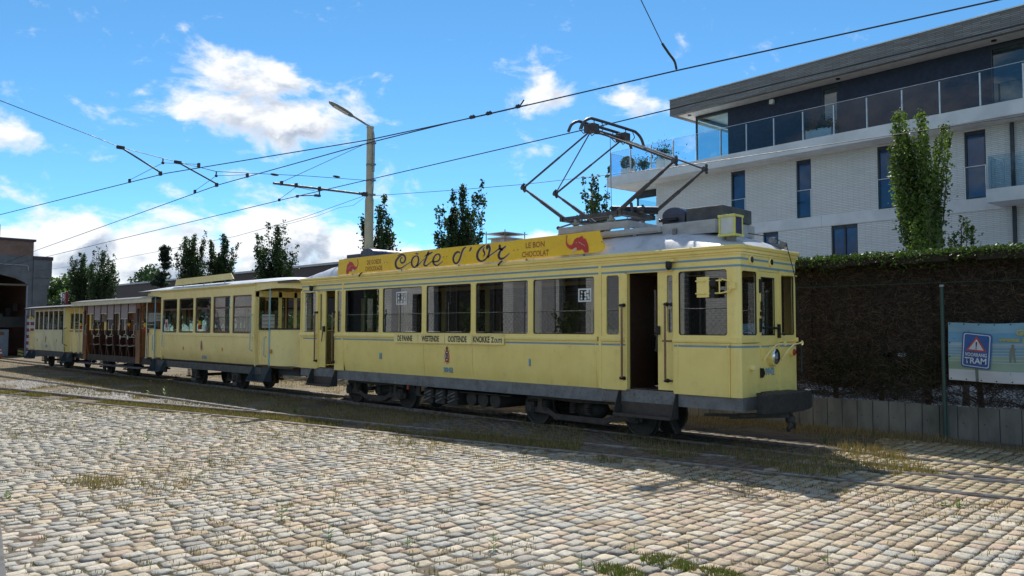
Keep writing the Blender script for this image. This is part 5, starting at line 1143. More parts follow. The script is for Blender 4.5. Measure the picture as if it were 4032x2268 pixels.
# bogies
for bx0, bx1 in ((-12.2, -9.85), (-5.2, -2.45)):
    bc = (bx0+bx1)/2
    for y in (1.84, .36):
        bg_ = MB()
        low = [(bx0-.18, .30), (bx0+.5, .28), (bx0+.72, .18), (bx1-.72, .18), (bx1-.5, .28), (bx1+.18, .30)]
        bg_.prism(low+[(x, z+.12) for x, z in low[::-1]], 1, y-.03, y+.03)
        bg_.prism([(bx0-.1, .56), (bx0+.3, .60), (bc, .57), (bx1-.3, .60), (bx1+.1, .56), (bx1+.1, .64), (bx0-.1, .64)], 1, y-.03, y+.03)
        for x in (bx0+.26, bx1-.26): bg_.prism([(x-.09, .30), (x+.09, .30), (x+.05, .62), (x-.05, .62)], 1, y-.035, y+.035)
        bb = bg_.build('bogie_frame', mat('bogie_brown', (.075, .058, .047), .7, col2=(.045, .036, .032), vs=5, bump=.2), TR, bevel=.008)
    for x in (bx0, bx1):
        wheelset(TR, x)
        for y in (.36, 1.84):
            P1('box', x-.11, x+.11, y-.07, y+.09, .27, .52).build('axle_box', IRON, bb, bevel=.02)
            P1('cyl', (x, y-.09, .39), (x, y+.0, .39), .085, n=12).build('axle_cap', IRON, bb, smooth=40)
    for x in (bx0+.42, bx1-.42, bc-.2, bc+.2):
        sp_ = MB()
        for k in range(5): sp_.cyl((x, .36, .36+k*.045), (x, .36, .385+k*.045), .075, n=12)
        sp_.build('spring', IRON, bb, smooth=40)
    P1('ball', (bc, .75, .42), .36, 14, 8, (1.15, .8, .62)).build('traction_motor', IRON, bb, smooth=60)
# equipment between the bogies
P1('box', -9.0, -8.85, .15, .2, .45, .68).build('hanger', IRON, TR); P1('box', -9.0, -7.4, .16, .20, .42, .45).build('equipment_rail', IRON, TR)
for x in (-8.6, -8.15, -7.7):
    P1('box', x-.17, x+.17, .22, .9, .26, .62).build('resistor_box', IRON, TR, bevel=.02)
    for k in range(3): P1('beam', (x-.15, .205, .32+k*.08), (x+.12, .205, .42+k*.08), .01, .03).build('cooling_slat', GIRD, TR)
for x in (-7.05, -6.65, -6.25): P1('cyl', (x, .25, .46), (x, 1.9, .46), .17, n=18).build('air_tank', IRON, TR, smooth=40)
P1('cyl', (-7.4, .2, .60), (-5.7, .2, .60), .02, n=8).build('air_pipe', IRON, TR)
P1('box', -9.22, -9.15, .03, .05, .57, .69).build('brake_tag', mat('tag_red', (.40, .05, .03), .5), TR)
P1('box', -9.75, -9.68, .03, .042, .705, .725).build('yellow_tag', mat('tag_yellow', (.6, .5, .1), .5), TR)
# destination boards
for i, (a, b, t, w_) in enumerate(((-9.67, -8.70, 'DE PANNE', .60), (-8.68, -7.69, 'WESTENDE', .66), (-7.67, -6.72, 'OOSTENDE', .66), (-6.70, -5.68, None, 0))):
    p_ = P1('box', a, b, -.05, -.03, 1.745, 1.965).build('destination_board', YEL2, TR, bevel=.004, label='cream destination board with black capitals')
    for z0, z1 in ((1.745, 1.765), (1.945, 1.968)): P1('box', a, b, -.058, -.05, z0, z1).build('board_edge', YEL2, p_)
    if t: text('lettering', t, BLACKP, p_, ((a+b)/2-.03, -.0515, 1.855), (1, 0, 0), (0, 0, 1), .145, w_, bold=.035)
    else:
        text('lettering', 'KNOKKE', BLACKP, p_, (-6.40, -.0515, 1.858), (1, 0, 0), (0, 0, 1), .145, .55, bold=.035)
        text('lettering', 'Z', BLACKP, p_, (-6.03, -.0515, 1.85), (1, 0, 0), (0, 0, 1), .12, .09, bold=.035)
        text('lettering', 'OUTE', BLACKP, p_, (-5.85, -.0515, 1.835), (1, 0, 0), (0, 0, 1), .095, .25, bold=.035)
# emblem
def emblem(par, x, z, s, y, slope=0.):
    yy = lambda k: y-.0012*k
    def el(rx, rz, k, m, name, dz=0):
        P1('add', [(x+rx*s*math.cos(2*math.pi*i/24), yy(k)+slope*0, z+dz*s+rz*s*math.sin(2*math.pi*i/24)) for i in range(24)], [tuple(range(24))]).build(name, m, par)
    b = MB()
    for sx in (-1, 1): b.ribbon([(x-sx*.33*s, z-.60*s), (x+sx*.36*s, z+.62*s)], .055*s, lambda a, c: (a, yy(.5), c))
    b.build('emblem_staves', GOLD, par)
    P1('add', [(x-.06*s, yy(1), z-.55*s), (x+.06*s, yy(1), z-.55*s), (x, yy(1), z-.82*s)], [(0, 1, 2)]).build('emblem_tip', GOLD, par)
    el(.34, .58, 1.5, RED, 'emblem_oval'); el(.22, .40, 2.5, WHITE, 'emblem_field', .02)
    P1('box', x-.15*s, x+.15*s, yy(4), yy(3), z-.28*s, z+.32*s).build('emblem_shield', BLACKP, par)
    l = MB(); l.ribbon([(x-.06*s, z-.2*s), (x+.0*s, z-.02*s), (x-.04*s, z+.1*s), (x+.03*s, z+.24*s)], [.03*s, .07*s, .06*s, .03*s], lambda a, c: (a, yy(4.8), c)); l.ribbon([(x+.0*s, z-.03*s), (x+.08*s, z-.2*s)], .03*s, lambda a, c: (a, yy(4.8), c)); l.build('emblem_lion', mat('emblem_gold', (.42, .30, .12), .5), par)
    cw = [(-.12, .55), (.12, .55), (.19, .80), (.10, .90), (.02, .92), (.02, .99), (-.02, .99), (-.02, .92), (-.10, .90), (-.19, .80)]
    P1('add', [(x+a*s, yy(3), z+c*s) for a, c in cw], [tuple(range(len(cw)))]).build('emblem_crown', GOLD, par)
emblem(TR, -7.64, 1.44, .25, -.004)
def number(par, t, x, z, h, w, y):
    text('number', t, BLACKP, par, (x+.010, y-.0008, z-.008), (1, 0, 0), (0, 0, 1), h, w, bold=.02); text('number', t, SKYB, par, (x, y-.002, z), (1, 0, 0), (0, 0, 1), h, w, bold=.02)
number(TR, '9942', -7.62, 1.125, .12, .33, .016)
number(TR, 'II', -10.31, 1.39, .15, .10, -.002); number(TR, 'I', -4.94, 1.39, .15, .045, -.002)
for mm, dd, oy in ((BLACKP, .004, -.008), (SKYB, .006, 0)): text('number', '9942', mm, TR, (-.012+dd, 1.08-oy, 1.355+oy), (0, 1, 0), (0, 0, 1), .13, .34, bold=.02)
# front fittings
hl = MB(); hl.tube([(-.02, 1.14, 1.62), (.05, 1.14, 1.62), (.09, 1.14, 1.62)], [.185, .18, .165], 28); h_ = hl.build('headlight', YEL, TR, smooth=50)
P1('ball', (.09, 1.14, 1.62), .145, 24, 10, (.25, 1, 1)).build('reflector', CHROME, h_, smooth=60)
h_ = P1('tube', [(-.01, 1.90, 1.68), (.07, 1.90, 1.68)], .075, 18).build('tail_lamp', YEL, TR, smooth=50); P1('ball', (.075, 1.90, 1.68), .062, 14, 8, (.4, 1, 1)).build('red_lens', mat('red_lens', (.40, .03, .015), .2), h_, smooth=60)
c = MB(); c.cyl((-.01, .36, 1.44), (.05, .36, 1.44), .055, n=14); c.box(.03, .09, .33, .42, 1.40, 1.48); c.build('socket', YEL2, TR, bevel=.006)
for y in (.40, 1.14):
    h_ = P1('tube', [(-.02, y, 3.325), (.02, y, 3.325), (.03, y, 3.325)], [.085, .085, .07], 18).build('marker_lamp', YEL, TR, smooth=40); P1('tube', [(.0, y, 3.325), (.034, y, 3.325)], .055, 16).build('lens', mat('dark_lens', (.02, .025, .03), .08), h_, smooth=40)
for q in ((-.01, .02, .70, .74, 2.75, 3.0), (-.01, .03, .76, .80, 2.45, 2.6), (-.01, .02, .70, .76, 2.05, 2.3), (-.01, .03, .735, .80, 2.35, 2.42)): P1('box', *q).build('hinge', BLK, TR, bevel=.006)
c = MB(); c.cyl((.035, .78, 2.13), (.035, 1.42, 2.13), .022, n=8); c.box(-.01, .03, 1.40, 1.46, 1.95, 2.2); c.ball((.06, 1.52, 2.02), .03); c.cyl((.03, 1.42, 2.02), (.06, 1.53, 2.02), .012, n=6); c.build('door_latch', BLK, TR, smooth=40)
P1('prism', [(.70, 1.25), (.75, 1.27), (.80, 1.33), (.74, 1.42), (.70, 1.42)], 0, -.01, .05).build('step_iron', BLK, TR)
for y in (.80, 1.50):
    P1('tube', [(.02, y, 1.55), (.09, y+.10, 1.72), (.12, y+.3, 1.83), (.13, y+.55, 1.85), (.13, y+.62, 1.85)], .014, 8).build('safety_hook', YEL2, TR, smooth=50)
    P1('tube', [(.13, y+.62+.035*math.cos(a), 1.85+.035*math.sin(a)) for a in np.linspace(0, 6.28, 13)], .012, 6).build('hook_ring', YEL2, TR, smooth=50)
c = MB(); c.cyl((.10, 2.14, 1.80), (.10, 2.14, 1.30), .022, n=8); c.cyl((.10, 2.14, 1.30), (.30, 2.1, 1.0), .01, n=6); c.build('hanging_hose', BLK, TR)
# rope from the roof pulley
c = MB(); c.box(-.28, .04, 1.58, 1.64, 3.60, 3.70); c.cyl((-.18, 1.56, 3.78), (-.18, 1.66, 3.78), .06, n=14); c.cyl((.03, 1.56, 3.68), (.03, 1.66, 3.68), .06, n=14); c.build('pulley_bracket', GIRD, TR, smooth=40)
P1('tube', [(-1.9, 1.3, 4.30), (-.9, 1.5, 4.0), (-.18, 1.61, 3.84), (.09, 1.61, 3.68), (.13, 1.85, 3.12), (.13, 2.02, 2.05), (.15, 2.05, 1.88)], .008, 5).build('pull_rope', BLK, TR)
P1('box', .0, .13, 1.60, 1.95, 3.10, 3.115).build('rope_arm', YEL, TR)
# signal flag board and folding arm beside the cab window
c = P1('box', -.74, -.50, -.16, -.13, 2.66, 3.02).build('indicator_board', YEL, TR, bevel=.004)
b = MB()
for z in (2.73, 2.95): b.cyl((-.76, -.165, z), (-.28, -.11, z), .013, n=8); b.cyl((-.72, -.165, z), (-.55, -.165, z), .02, n=8)
b.tube([(-.28, -.11, 2.97), (-.16, -.07, 2.94), (-.10, -.05, 2.85), (-.16, -.07, 2.76), (-.28, -.11, 2.73)], .014, 8); b.cyl((-.32, -.11, 2.72), (-.32, -.11, 2.98), .012, n=8); b.box(-.16, -.06, -.06, .0, 2.80, 2.90)
b.build('folding_arm', YEL, c, smooth=40)
b = MB(); b.box(-.50, -.40, -.145, -.125, 2.66, 2.80); b.box(-.50, -.38, -.145, -.125, 2.86, 2.98); b.build('arm_spring', BLK, c)
for x in (-1.36, -13.62):
    c = MB(); c.box(x-.05, x+.12, -.12, .0, 3.33, 3.38); cc = c.build('lamp_bracket', YEL, TR, bevel=.01)
    P1('tube', [(x, -.09, 3.34), (x, -.09, 3.24), (x, -.09, 3.20), (x, -.09, 3.18)], [.06, .06, .045, .01], 14).build('lamp_body', BLK, cc, smooth=50)
for x in (-11.06, -5.7):
    P1('tube', [(x, -.09, 3.60), (x, -.15, 3.56), (x-.04, -.16, 3.50), (x-.07, -.13, 3.54)], .018, 6).build('cornice_hook', IRON, TR)
# ------------------------------------------------------------------ advertising board on the roof edge
ADY = mat('signal_yellow_enamel', (.95, .58, .006), .3, col2=(.88, .52, .005), vs=2, coat=.4, dirt=((.35, .22, .02), 9., .3))
CHOC = mat('chocolate_lettering', (.045, .015, .012), .4)
CREAM = mat('cream_outline', (.80, .58, .30), .4)
BRICKR = mat('brown_red_lettering', (.36, .07, .012), .4)
SCAR = mat('scarlet_print', (.58, .035, .025), .4)
PINK = mat('pale_pink_print', (.85, .45, .38), .4)
YB = -.065
AD = None
for i, (a, b) in enumerate(((-12.3, -10.032), (-10.028, -7.662), (-7.658, -5.292), (-5.288, -2.86))):
    if i == 0: pts = [(-12.22, 4.02), (-12.30, 3.62), (-12.27, 3.59), (b, 3.60), (b, 4.03)]
    elif i == 3: pts = [(a, 4.04), (a, 3.61), (-3.05, 3.62), (-2.93, 3.64), (-2.87, 3.68), (-2.86, 3.72), (-2.98, 4.05)]
    else: pts = [(a, 4.03), (a, 3.605), (b, 3.605), (b, 4.03)]
    o_ = P1('prism', pts[::-1], 1, YB, YB+.02).build('advertising_board', ADY, TR, label='yellow enamel chocolate advertising board on roof edge')
    AD = AD or o_
    bl = MB()
    for x in ((a+.06), (b-.06)): bl.cyl((x, YB-.006, 3.82), (x, YB+.001, 3.82), .012, n=8)
    bl.build('bolt', BLK, o_)
for x in (-11.6, -9.4, -7.2, -5.0, -3.4): P1('beam', (x, YB+.02, 3.9), (x, .35, 3.80), .03, .03).build('board_stay', GIRD, TR); P1('box', x-.02, x+.02, YB+.02, YB+.035, 3.56, 3.95).build('board_upright', GIRD, TR)
P1('box', -12.0, -3.1, YB+.02, .02, 4.015, 4.035).build('board_rail', GREYW, TR)
SCRIPT = [[(-9.53, 3.953, 0.011), (-9.444, 3.979, 0.025), (-9.336, 3.98, 0.031), (-9.246, 3.944, 0.041), (-9.205, 3.886, 0.05), (-9.217, 3.821, 0.044), (-9.279, 3.775, 0.033), (-9.35, 3.768, 0.03), (-9.405, 3.804, 0.033), (-9.406, 3.854, 0.033), (-9.37, 3.891, 0.028), (-9.312, 3.898, 0.011)], [(-9.344, 3.953, 0.008), (-9.443, 3.934, 0.033), (-9.542, 3.879, 0.05), (-9.601, 3.81, 0.059), (-9.608, 3.737, 0.061), (-9.566, 3.668, 0.053), (-9.484, 3.636, 0.039), (-9.375, 3.639, 0.025), (-9.259, 3.674, 0.019), (-9.135, 3.722, 0.015), (-8.978, 3.771, 0.015)], [(-8.754, 3.91, 0.019), (-8.84, 3.896, 0.033), (-8.917, 3.841, 0.046), (-8.947, 3.766, 0.049), (-8.933, 3.695, 0.046), (-8.879, 3.643, 0.033), (-8.827, 3.629, 0.027), (-8.758, 3.658, 0.038), (-8.699, 3.72, 0.046), (-8.67, 3.794, 0.049), (-8.684, 3.86, 0.043), (-8.719, 3.9, 0.027), (-8.762, 3.913, 0.016)], [(-8.733, 3.657, 0.033), (-8.63, 3.711, 0.019), (-8.529, 3.764, 0.015), (-8.437, 3.818, 0.015)], [(-8.255, 3.988, 0.016), (-8.304, 3.954, 0.045), (-8.345, 3.882, 0.045), (-8.394, 3.799, 0.046), (-8.444, 3.716, 0.046), (-8.452, 3.668, 0.04), (-8.409, 3.647, 0.032), (-8.342, 3.652, 0.024), (-8.259, 3.69, 0.017), (-8.152, 3.742, 0.015)], [(-8.454, 3.872, 0.008), (-8.387, 3.9, 0.019), (-8.304, 3.922, 0.032), (-8.213, 3.94, 0.032), (-8.13, 3.961, 0.021)], [(-8.144, 3.742, 0.032), (-8.012, 3.721, 0.024), (-7.923, 3.734, 0.029), (-7.863, 3.778, 0.037), (-7.847, 3.834, 0.039), (-7.876, 3.884, 0.032), (-7.941, 3.901, 0.024), (-8.022, 3.877, 0.034), (-8.087, 3.812, 0.045), (-8.111, 3.74, 0.048), (-8.077, 3.674, 0.04), (-8.011, 3.636, 0.029), (-7.938, 3.632, 0.021), (-7.841, 3.672, 0.015), (-7.745, 3.716, 0.012)], [(-8.802, 3.959, 0.008), (-8.755, 3.97, 0.024), (-8.72, 3.951, 0.024), (-8.673, 3.967, 0.008)], [(-7.123, 3.878, 0.024), (-7.187, 3.906, 0.033), (-7.269, 3.887, 0.043), (-7.332, 3.831, 0.049), (-7.363, 3.753, 0.052), (-7.34, 3.679, 0.043), (-7.275, 3.639, 0.033), (-7.211, 3.653, 0.036), (-7.148, 3.71, 0.045), (-7.095, 3.81, 0.045), (-7.051, 3.903, 0.042), (-6.998, 3.966, 0.039), (-6.909, 4.002, 0.015)], [(-6.714, 3.982, 0.015), (-6.749, 3.949, 0.045), (-6.775, 3.915, 0.03), (-6.819, 3.894, 0.007)], [(-6.267, 3.997, 0.007), (-6.351, 3.974, 0.029), (-6.445, 3.922, 0.044), (-6.513, 3.844, 0.056), (-6.53, 3.762, 0.059), (-6.504, 3.696, 0.053), (-6.434, 3.65, 0.035), (-6.349, 3.642, 0.026), (-6.248, 3.68, 0.032), (-6.172, 3.746, 0.041), (-6.131, 3.83, 0.049), (-6.115, 3.91, 0.052), (-6.149, 3.965, 0.064), (-6.199, 3.963, 0.058), (-6.203, 3.922, 0.047), (-6.173, 3.903, 0.017)], [(-6.283, 3.951, 0.007), (-6.326, 3.919, 0.029), (-6.325, 3.878, 0.035), (-6.291, 3.829, 0.041), (-6.291, 3.782, 0.032), (-6.341, 3.742, 0.009)], [(-6.197, 3.724, 0.023), (-6.097, 3.758, 0.02), (-5.956, 3.818, 0.02), (-5.833, 3.876, 0.026), (-5.768, 3.875, 0.034)], [(-5.785, 3.973, 0.04), (-5.797, 3.934, 0.055), (-5.784, 3.893, 0.052), (-5.736, 3.872, 0.04), (-5.671, 3.891, 0.034), (-5.599, 3.928, 0.023)], [(-5.719, 3.871, 0.034), (-5.776, 3.824, 0.043), (-5.824, 3.752, 0.057), (-5.816, 3.694, 0.052), (-5.767, 3.657, 0.04), (-5.694, 3.658, 0.029), (-5.597, 3.698, 0.022), (-5.486, 3.765, 0.008)]]
ELE1 = ([(-3.841, 4.022), (-3.81, 4.013), (-3.825, 3.983), (-3.834, 3.948), (-3.832, 3.9), (-3.813, 3.856), (-3.775, 3.82), (-3.737, 3.812), (-3.7, 3.815), (-3.667, 3.841), (-3.646, 3.872), (-3.637, 3.9), (-3.607, 3.926), (-3.551, 3.95), (-3.5, 3.95), (-3.464, 3.965), (-3.432, 3.978), (-3.411, 3.964), (-3.386, 3.923), (-3.368, 3.918), (-3.341, 3.916), (-3.313, 3.875), (-3.286, 3.827), (-3.264, 3.762), (-3.26, 3.709), (-3.26, 3.635), (-3.341, 3.637), (-3.373, 3.656), (-3.4, 3.694), (-3.427, 3.71), (-3.45, 3.706), (-3.487, 3.696), (-3.538, 3.7), (-3.547, 3.689), (-3.561, 3.733), (-3.588, 3.757), (-3.625, 3.749), (-3.663, 3.73), (-3.709, 3.729), (-3.756, 3.743), (-3.803, 3.775), (-3.841, 3.821), (-3.855, 3.866), (-3.853, 3.931), (-3.843, 3.984)], [(-3.6, 3.754), (-3.57, 3.752), (-3.561, 3.73), (-3.593, 3.689), (-3.64, 3.653), (-3.693, 3.635), (-3.663, 3.665), (-3.63, 3.695), (-3.663, 3.676), (-3.712, 3.67), (-3.672, 3.702), (-3.639, 3.735)], [(-3.507, 3.869, 0.012), (-3.487, 3.842, 0.012), (-3.45, 3.832, 0.012), (-3.427, 3.806, 0.012), (-3.386, 3.799, 0.012), (-3.35, 3.761, 0.009)], [(-3.591, 3.843, 0.009), (-3.577, 3.854, 0.013), (-3.551, 3.854, 0.005)])
ELE2 = ([(-11.332, 3.98), (-11.306, 3.982), (-11.288, 3.925), (-11.283, 3.868), (-11.289, 3.814), (-11.324, 3.751), (-11.383, 3.708), (-11.449, 3.693), (-11.489, 3.699), (-11.517, 3.719), (-11.557, 3.71), (-11.573, 3.683), (-11.583, 3.669), (-11.637, 3.662), (-11.692, 3.674), (-11.712, 3.659), (-11.745, 3.614), (-11.765, 3.6), (-11.834, 3.603), (-11.852, 3.647), (-11.853, 3.705), (-11.831, 3.794), (-11.812, 3.835), (-11.785, 3.873), (-11.741, 3.87), (-11.731, 3.909), (-11.698, 3.932), (-11.657, 3.922), (-11.589, 3.914), (-11.548, 3.89), (-11.51, 3.861), (-11.489, 3.825), (-11.438, 3.784), (-11.391, 3.772), (-11.351, 3.776), (-11.315, 3.808), (-11.303, 3.861), (-11.311, 3.923)], [(-11.564, 3.71), (-11.53, 3.72), (-11.496, 3.71), (-11.448, 3.662), (-11.394, 3.638), (-11.441, 3.642), (-11.489, 3.668), (-11.468, 3.636), (-11.413, 3.601), (-11.474, 3.617), (-11.535, 3.655), (-11.57, 3.687)], [(-11.617, 3.825, 0.014), (-11.641, 3.807, 0.014), (-11.688, 3.79, 0.014), (-11.694, 3.767, 0.014), (-11.741, 3.758, 0.014), (-11.761, 3.728, 0.01)], [(-11.573, 3.818, 0.012), (-11.532, 3.81, 0.012)])

pm = lambda dy: (lambda a, b: (a, YB-dy, b))
for st in SCRIPT:
    sc_ = MB(); so_ = MB()
    sp2 = spline(st, 5); pp = [(q[0], q[1]) for q in sp2]; ww = [max(q[2]*1.3, .018) for q in sp2]
    sc_.ribbon(pp, ww, pm(.003)); so_.ribbon([(a+.016, b-.008) for a, b in pp], [w+.014 for w in ww], pm(.0015))
    so_.build('script_outline', CREAM, AD); sc_.build('script_stroke', CHOC, AD)
for nm, (E_, T_, L_, e_) in (('e1', ELE1), ('e2', ELE2)):
    cx_, cz_ = np.mean([p[0] for p in E_]), np.mean([p[1] for p in E_])
    cl = []
    n_ = len(E_)
    for i in range(n_):
        a, b = E_[i-1], E_[(i+1) % n_]; d = (b[0]-a[0], b[1]-a[1]); L = math.hypot(*d); sg = 1 if nm == 'e1' else -1
        sg = -1 if nm == 'e1' else -1
        cl.append((E_[i][0]+sg*d[1]/L*.012, E_[i][1]-sg*d[0]/L*.012))
    P1('add', [pm(.0012)(*p) for p in cl], [tuple(range(n_))]).build('elephant_outline', mat('orange_outline', (.80, .30, .06), .4), AD)
    P1('add', [pm(.0024)(*p) for p in E_], [tuple(range(n_))]).build('elephant_head', SCAR, AD, label='red elephant head emblem')
    P1('add', [pm(.0036)(*p) for p in T_], [tuple(range(len(T_)))]).build('tusks', CREAM, AD)
    k = MB()
    for st in (L_, e_): k.ribbon([(q[0], q[1]) for q in st], [q[2] for q in st], pm(.0036))
    k.build('ear_line', PINK, AD)
for t, x, z, w_ in (('DE GOEDE', -10.555, 3.865, .64), ('CHOCOLADE', -10.565, 3.69, .76), ('LE BON', -4.72, 3.895, .55), ('CHOCOLAT', -4.715, 3.705, .78)):
    text('lettering', t, BRICKR, AD, (x, YB-.002, z), (1, 0, 0), (0, 0, 1), .125, w_, bold=.02)
# ------------------------------------------------------------------ roof equipment
for (a, b, y0, y1, z0, z1) in ((-4.41, -2.58, .33, .39, 4.12, 4.26), (-4.41, -2.58, 1.81, 1.87, 4.12, 4.26), (-4.5, -1.79, .28, .34, 3.98, 4.07), (-4.5, -1.79, 1.86, 1.92, 3.98, 4.07), (-1.79, -.66, .36, .44, 3.86, 4.10), (-1.79, -.66, 1.76, 1.84, 3.86, 4.10), (-.70, -.64, .44, 1.76, 3.86, 4.10), (-2.64, -2.58, .39, 1.81, 4.12, 4.26), (-4.41, -4.35, .39, 1.81, 4.12, 4.26)):
    P1('box', a, b, y0, y1, z0, z1).build('roof_plank', GREYW, TR, bevel=.004)
for x in (-4.38, -3.5, -2.62):
    for y in (.36, 1.84): P1('box', x-.05, x+.05, y-.03, y+.03, 4.06, 4.13).build('plank_block', GREYW, TR)
for x in (-4.2, -3.3, -2.4, -1.5):
    for y in (.36, 1.84): P1('box', x-.04, x+.04, y-.05, y+.05, 3.72, 3.99).build('roof_bracket', GIRD, TR)
P1('box', -4.5, -1.8, .30, 1.90, 3.955, 3.985).build('roof_walkway', GREYW, TR)
P1('box', -1.78, -.68, .42, 1.78, 4.08, 4.115).build('equipment_deck', GREYW, TR)
def chest(x0, x1, y0, y1, z0, h):
    c = MB(); c.box(x0, x1, y0, y1, z0, z0+h*.55); o_ = c.build('roof_chest', DARKB, TR, bevel=.006)
    yc, rr = (y0+y1)/2, (y1-y0)/2; xc, rx = (x0+x1)/2, (x1-x0)/2
    arc = [(xc-rx*math.cos(R(180*i/12)), z0+h*.55+h*.45*math.sin(R(180*i/12))) for i in range(13)]
    P1('prism', arc, 1, y0, y1).build('domed_lid', NAVY, o_, smooth=30)
    P1('box', x1-.0, x1+.02, yc-.03, yc+.03, z0+h*.4, z0+h*.75).build('catch', BLK, o_)
chest(-1.92, -1.42, .55, 1.45, 4.11, .33)
P1('box', -1.38, -.62, .55, 1.65, 4.115, 4.38).build('resistor_casing', mat('casing_grey', (.075, .08, .08), .6, col2=(.05, .05, .05), vs=5), TR, bevel=.008)
P1('cyl', (-1.95, .50, 4.2), (-1.55, .50, 4.2), .035, n=10).build('conduit', BLK, TR, smooth=40)
P1('box', -12.7, -12.05, .5, 1.5, 3.9, 4.22).build('resistor_casing', DARKB, TR, bevel=.008); chest(-12.02, -11.35, .5, 1.6, 3.98, .36)
P1('box', -12.5, -10.9, .40, 1.8, 3.96, 4.03).build('roof_walkway', GREYW, TR)
v = P1('box', -6.72, -6.25, .55, 1.05, 4.0, 4.22).build('roof_vent', mat('galvanised_vent', (.45, .45, .46), .5, metal=.3, col2=(.33, .33, .34), vs=4), TR, bevel=.004)
P1('box', -6.78, -6.19, .49, 1.11, 4.21, 4.24).build('vent_lip', MATS['galvanised_vent'], v); P1('box', -6.85, -6.12, .42, 1.18, 4.33, 4.345).build('vent_cap', MATS['galvanised_vent'], v)
for x, y in ((-6.8, .47), (-6.17, .47), (-6.8, 1.13), (-6.17, 1.13)): P1('cyl', (x, y, 4.05), (x, y, 4.40), .012, n=6).build('vent_rod', GIRD, v)
# roof lamp box on the front corner
lb = MB()
for x in (-.44, -.16):
    for y in (.14, .40): lb.box(x-.018, x+.018, y-.018, y+.018, 3.76, 4.10)
lb.box(-.47, -.13, .11, .43, 3.74, 3.78); lb.box(-.47, -.13, .11, .43, 4.08, 4.12); L_ = lb.build('number_lamp', mat('lamp_yellow_frame', (.70, .66, .16), .5), TR, bevel=.004)
P1('box', -.43, -.17, .135, .142, 3.78, 4.08).build('opal_pane', OPAL, L_); P1('box', -.43, -.17, .40, .407, 3.78, 4.08).build('opal_pane', OPAL, L_)
P1('box', -.157, -.15, .15, .39, 3.78, 4.08).build('purple_pane', mat('dark_violet_glass', (.02, .015, .09), .15), L_); P1('box', -.45, -.443, .15, .39, 3.78, 4.08).build('opal_pane', OPAL, L_)
P1('tube', [(-.30, .27, 3.45), (-.30, .27, 3.75)], .09, 16).build('lamp_stem', GIRD, L_, smooth=40)
# ------------------------------------------------------------------ pantograph
yn, yf = .55, 1.65
pb = MB()
for y in (yn, yf): pb.beam((-4.5, y, 4.47), (-2.85, y, 4.47), .06, .09)
for x in (-4.48, -3.0, -2.9): pb.beam((x, yn-.06, 4.47), (x, yf+.06, 4.47), .07, .09)
PT = pb.build('pantograph_base', STEEL, TR)
for x in (-4.1, -3.15):
    for y in (yn, yf):
        ins = MB()
        for k, (r_, z) in enumerate(((.05, 4.26), (.08, 4.29), (.045, 4.31), (.08, 4.34), (.05, 4.36), (.04, 4.44))): pass
        ins.tube([(x, y, 4.25), (x, y, 4.28), (x, y, 4.30), (x, y, 4.32), (x, y, 4.35), (x, y, 4.37), (x, y, 4.44)], [.055, .085, .05, .085, .085, .05, .04], 14); ins.build('insulator', PORC, PT, smooth=50)
def arm(a, b, r0, r1, nm, m=STEEL):
    a, b = Vector(a), Vector(b); P1('tube', [a, a.lerp(b, .55), a.lerp(b, .551), a.lerp(b, .8), a.lerp(b, .801), b], [r0, r0, r0*.82, r0*.82, r1, r1], 10).build(nm, m, PT, smooth=45)
KL, KR = (-5.66, 5.31), (-1.63, 5.34)
for y in (yn, yf):
    arm((-4.45, y, 4.50), (KL[0], y, KL[1]), .042, .026, 'lower_arm'); arm((-2.98, y, 4.50), (KR[0], y, KR[1]), .042, .026, 'lower_arm')
    for (kx, kz) in (KL, KR): P1('tube', [(kx, y-.05, kz), (kx, y+.05, kz)], .05, 12).build('knee_joint', STEEL, PT, smooth=45); P1('tube', [(kx+.05, y, kz-.09), (kx+.0, y, kz-.02), (kx-.04*(1 if kx < -3 else -1), y, kz+.05), (kx+.03, y, kz+.09)], .03, 8).build('knee_lug', STEEL, PT, smooth=45)
for kx, kz in (KL, KR):
    for y in (yn, yf): arm((kx, y, kz), (-3.67, y, 6.30), .024, .020, 'upper_arm', BRIGHT if (kx == KR[0] and y == yf) else STEEL)
P1('cyl', (KL[0], yf, KL[1]), (-3.67, yn, 6.30), .014, n=8).build('cross_brace', STEEL, PT); P1('cyl', (KR[0], yf, KR[1]), (-3.67, yn, 6.30), .014, n=8).build('cross_brace', STEEL, PT)
P1('cyl', (-3.67, yn-.05, 6.30), (-3.67, yf+.05, 6.30), .045, n=12).build('head_tube', STEEL, PT, smooth=45)
for dx_ in (-.17, .17):
    hp = [(-3.67+dx_, .0, 6.20), (-3.67+dx_, .10, 6.36), (-3.67+dx_, .28, 6.46), (-3.67+dx_, .5, 6.48), (-3.67+dx_, 1.7, 6.48), (-3.67+dx_, 1.92, 6.46), (-3.67+dx_, 2.10, 6.36), (-3.67+dx_, 2.20, 6.20)]
    P1('tube', [tuple(q) for q in spline(hp, 4)], .032, 10).build('collector_bow', STEEL, PT, smooth=50)
for y in (yn, yf):
    hd = MB(); hd.box(-3.80, -3.54, y-.10, y+.10, 6.25, 6.42)
    for dx_ in (-.17, .17):
        hd.tube([(-3.67+dx_, y-.13, 6.45), (-3.67+dx_*1.2, y-.16, 6.33), (-3.67+dx_*.6, y-.14, 6.22), (-3.67, y-.1, 6.24)], .012, 6); hd.tube([(-3.67+dx_, y+.13, 6.45), (-3.67+dx_*1.2, y+.16, 6.33), (-3.67+dx_*.6, y+.14, 6.22), (-3.67, y+.1, 6.24)], .012, 6)
    hd.build('head_spring', STEEL, PT, bevel=.02)
P1('cyl', (-3.6, 1.1, 6.3), (-3.3, .75, 4.45), .006, n=5).build('pull_cord', BLK, PT)
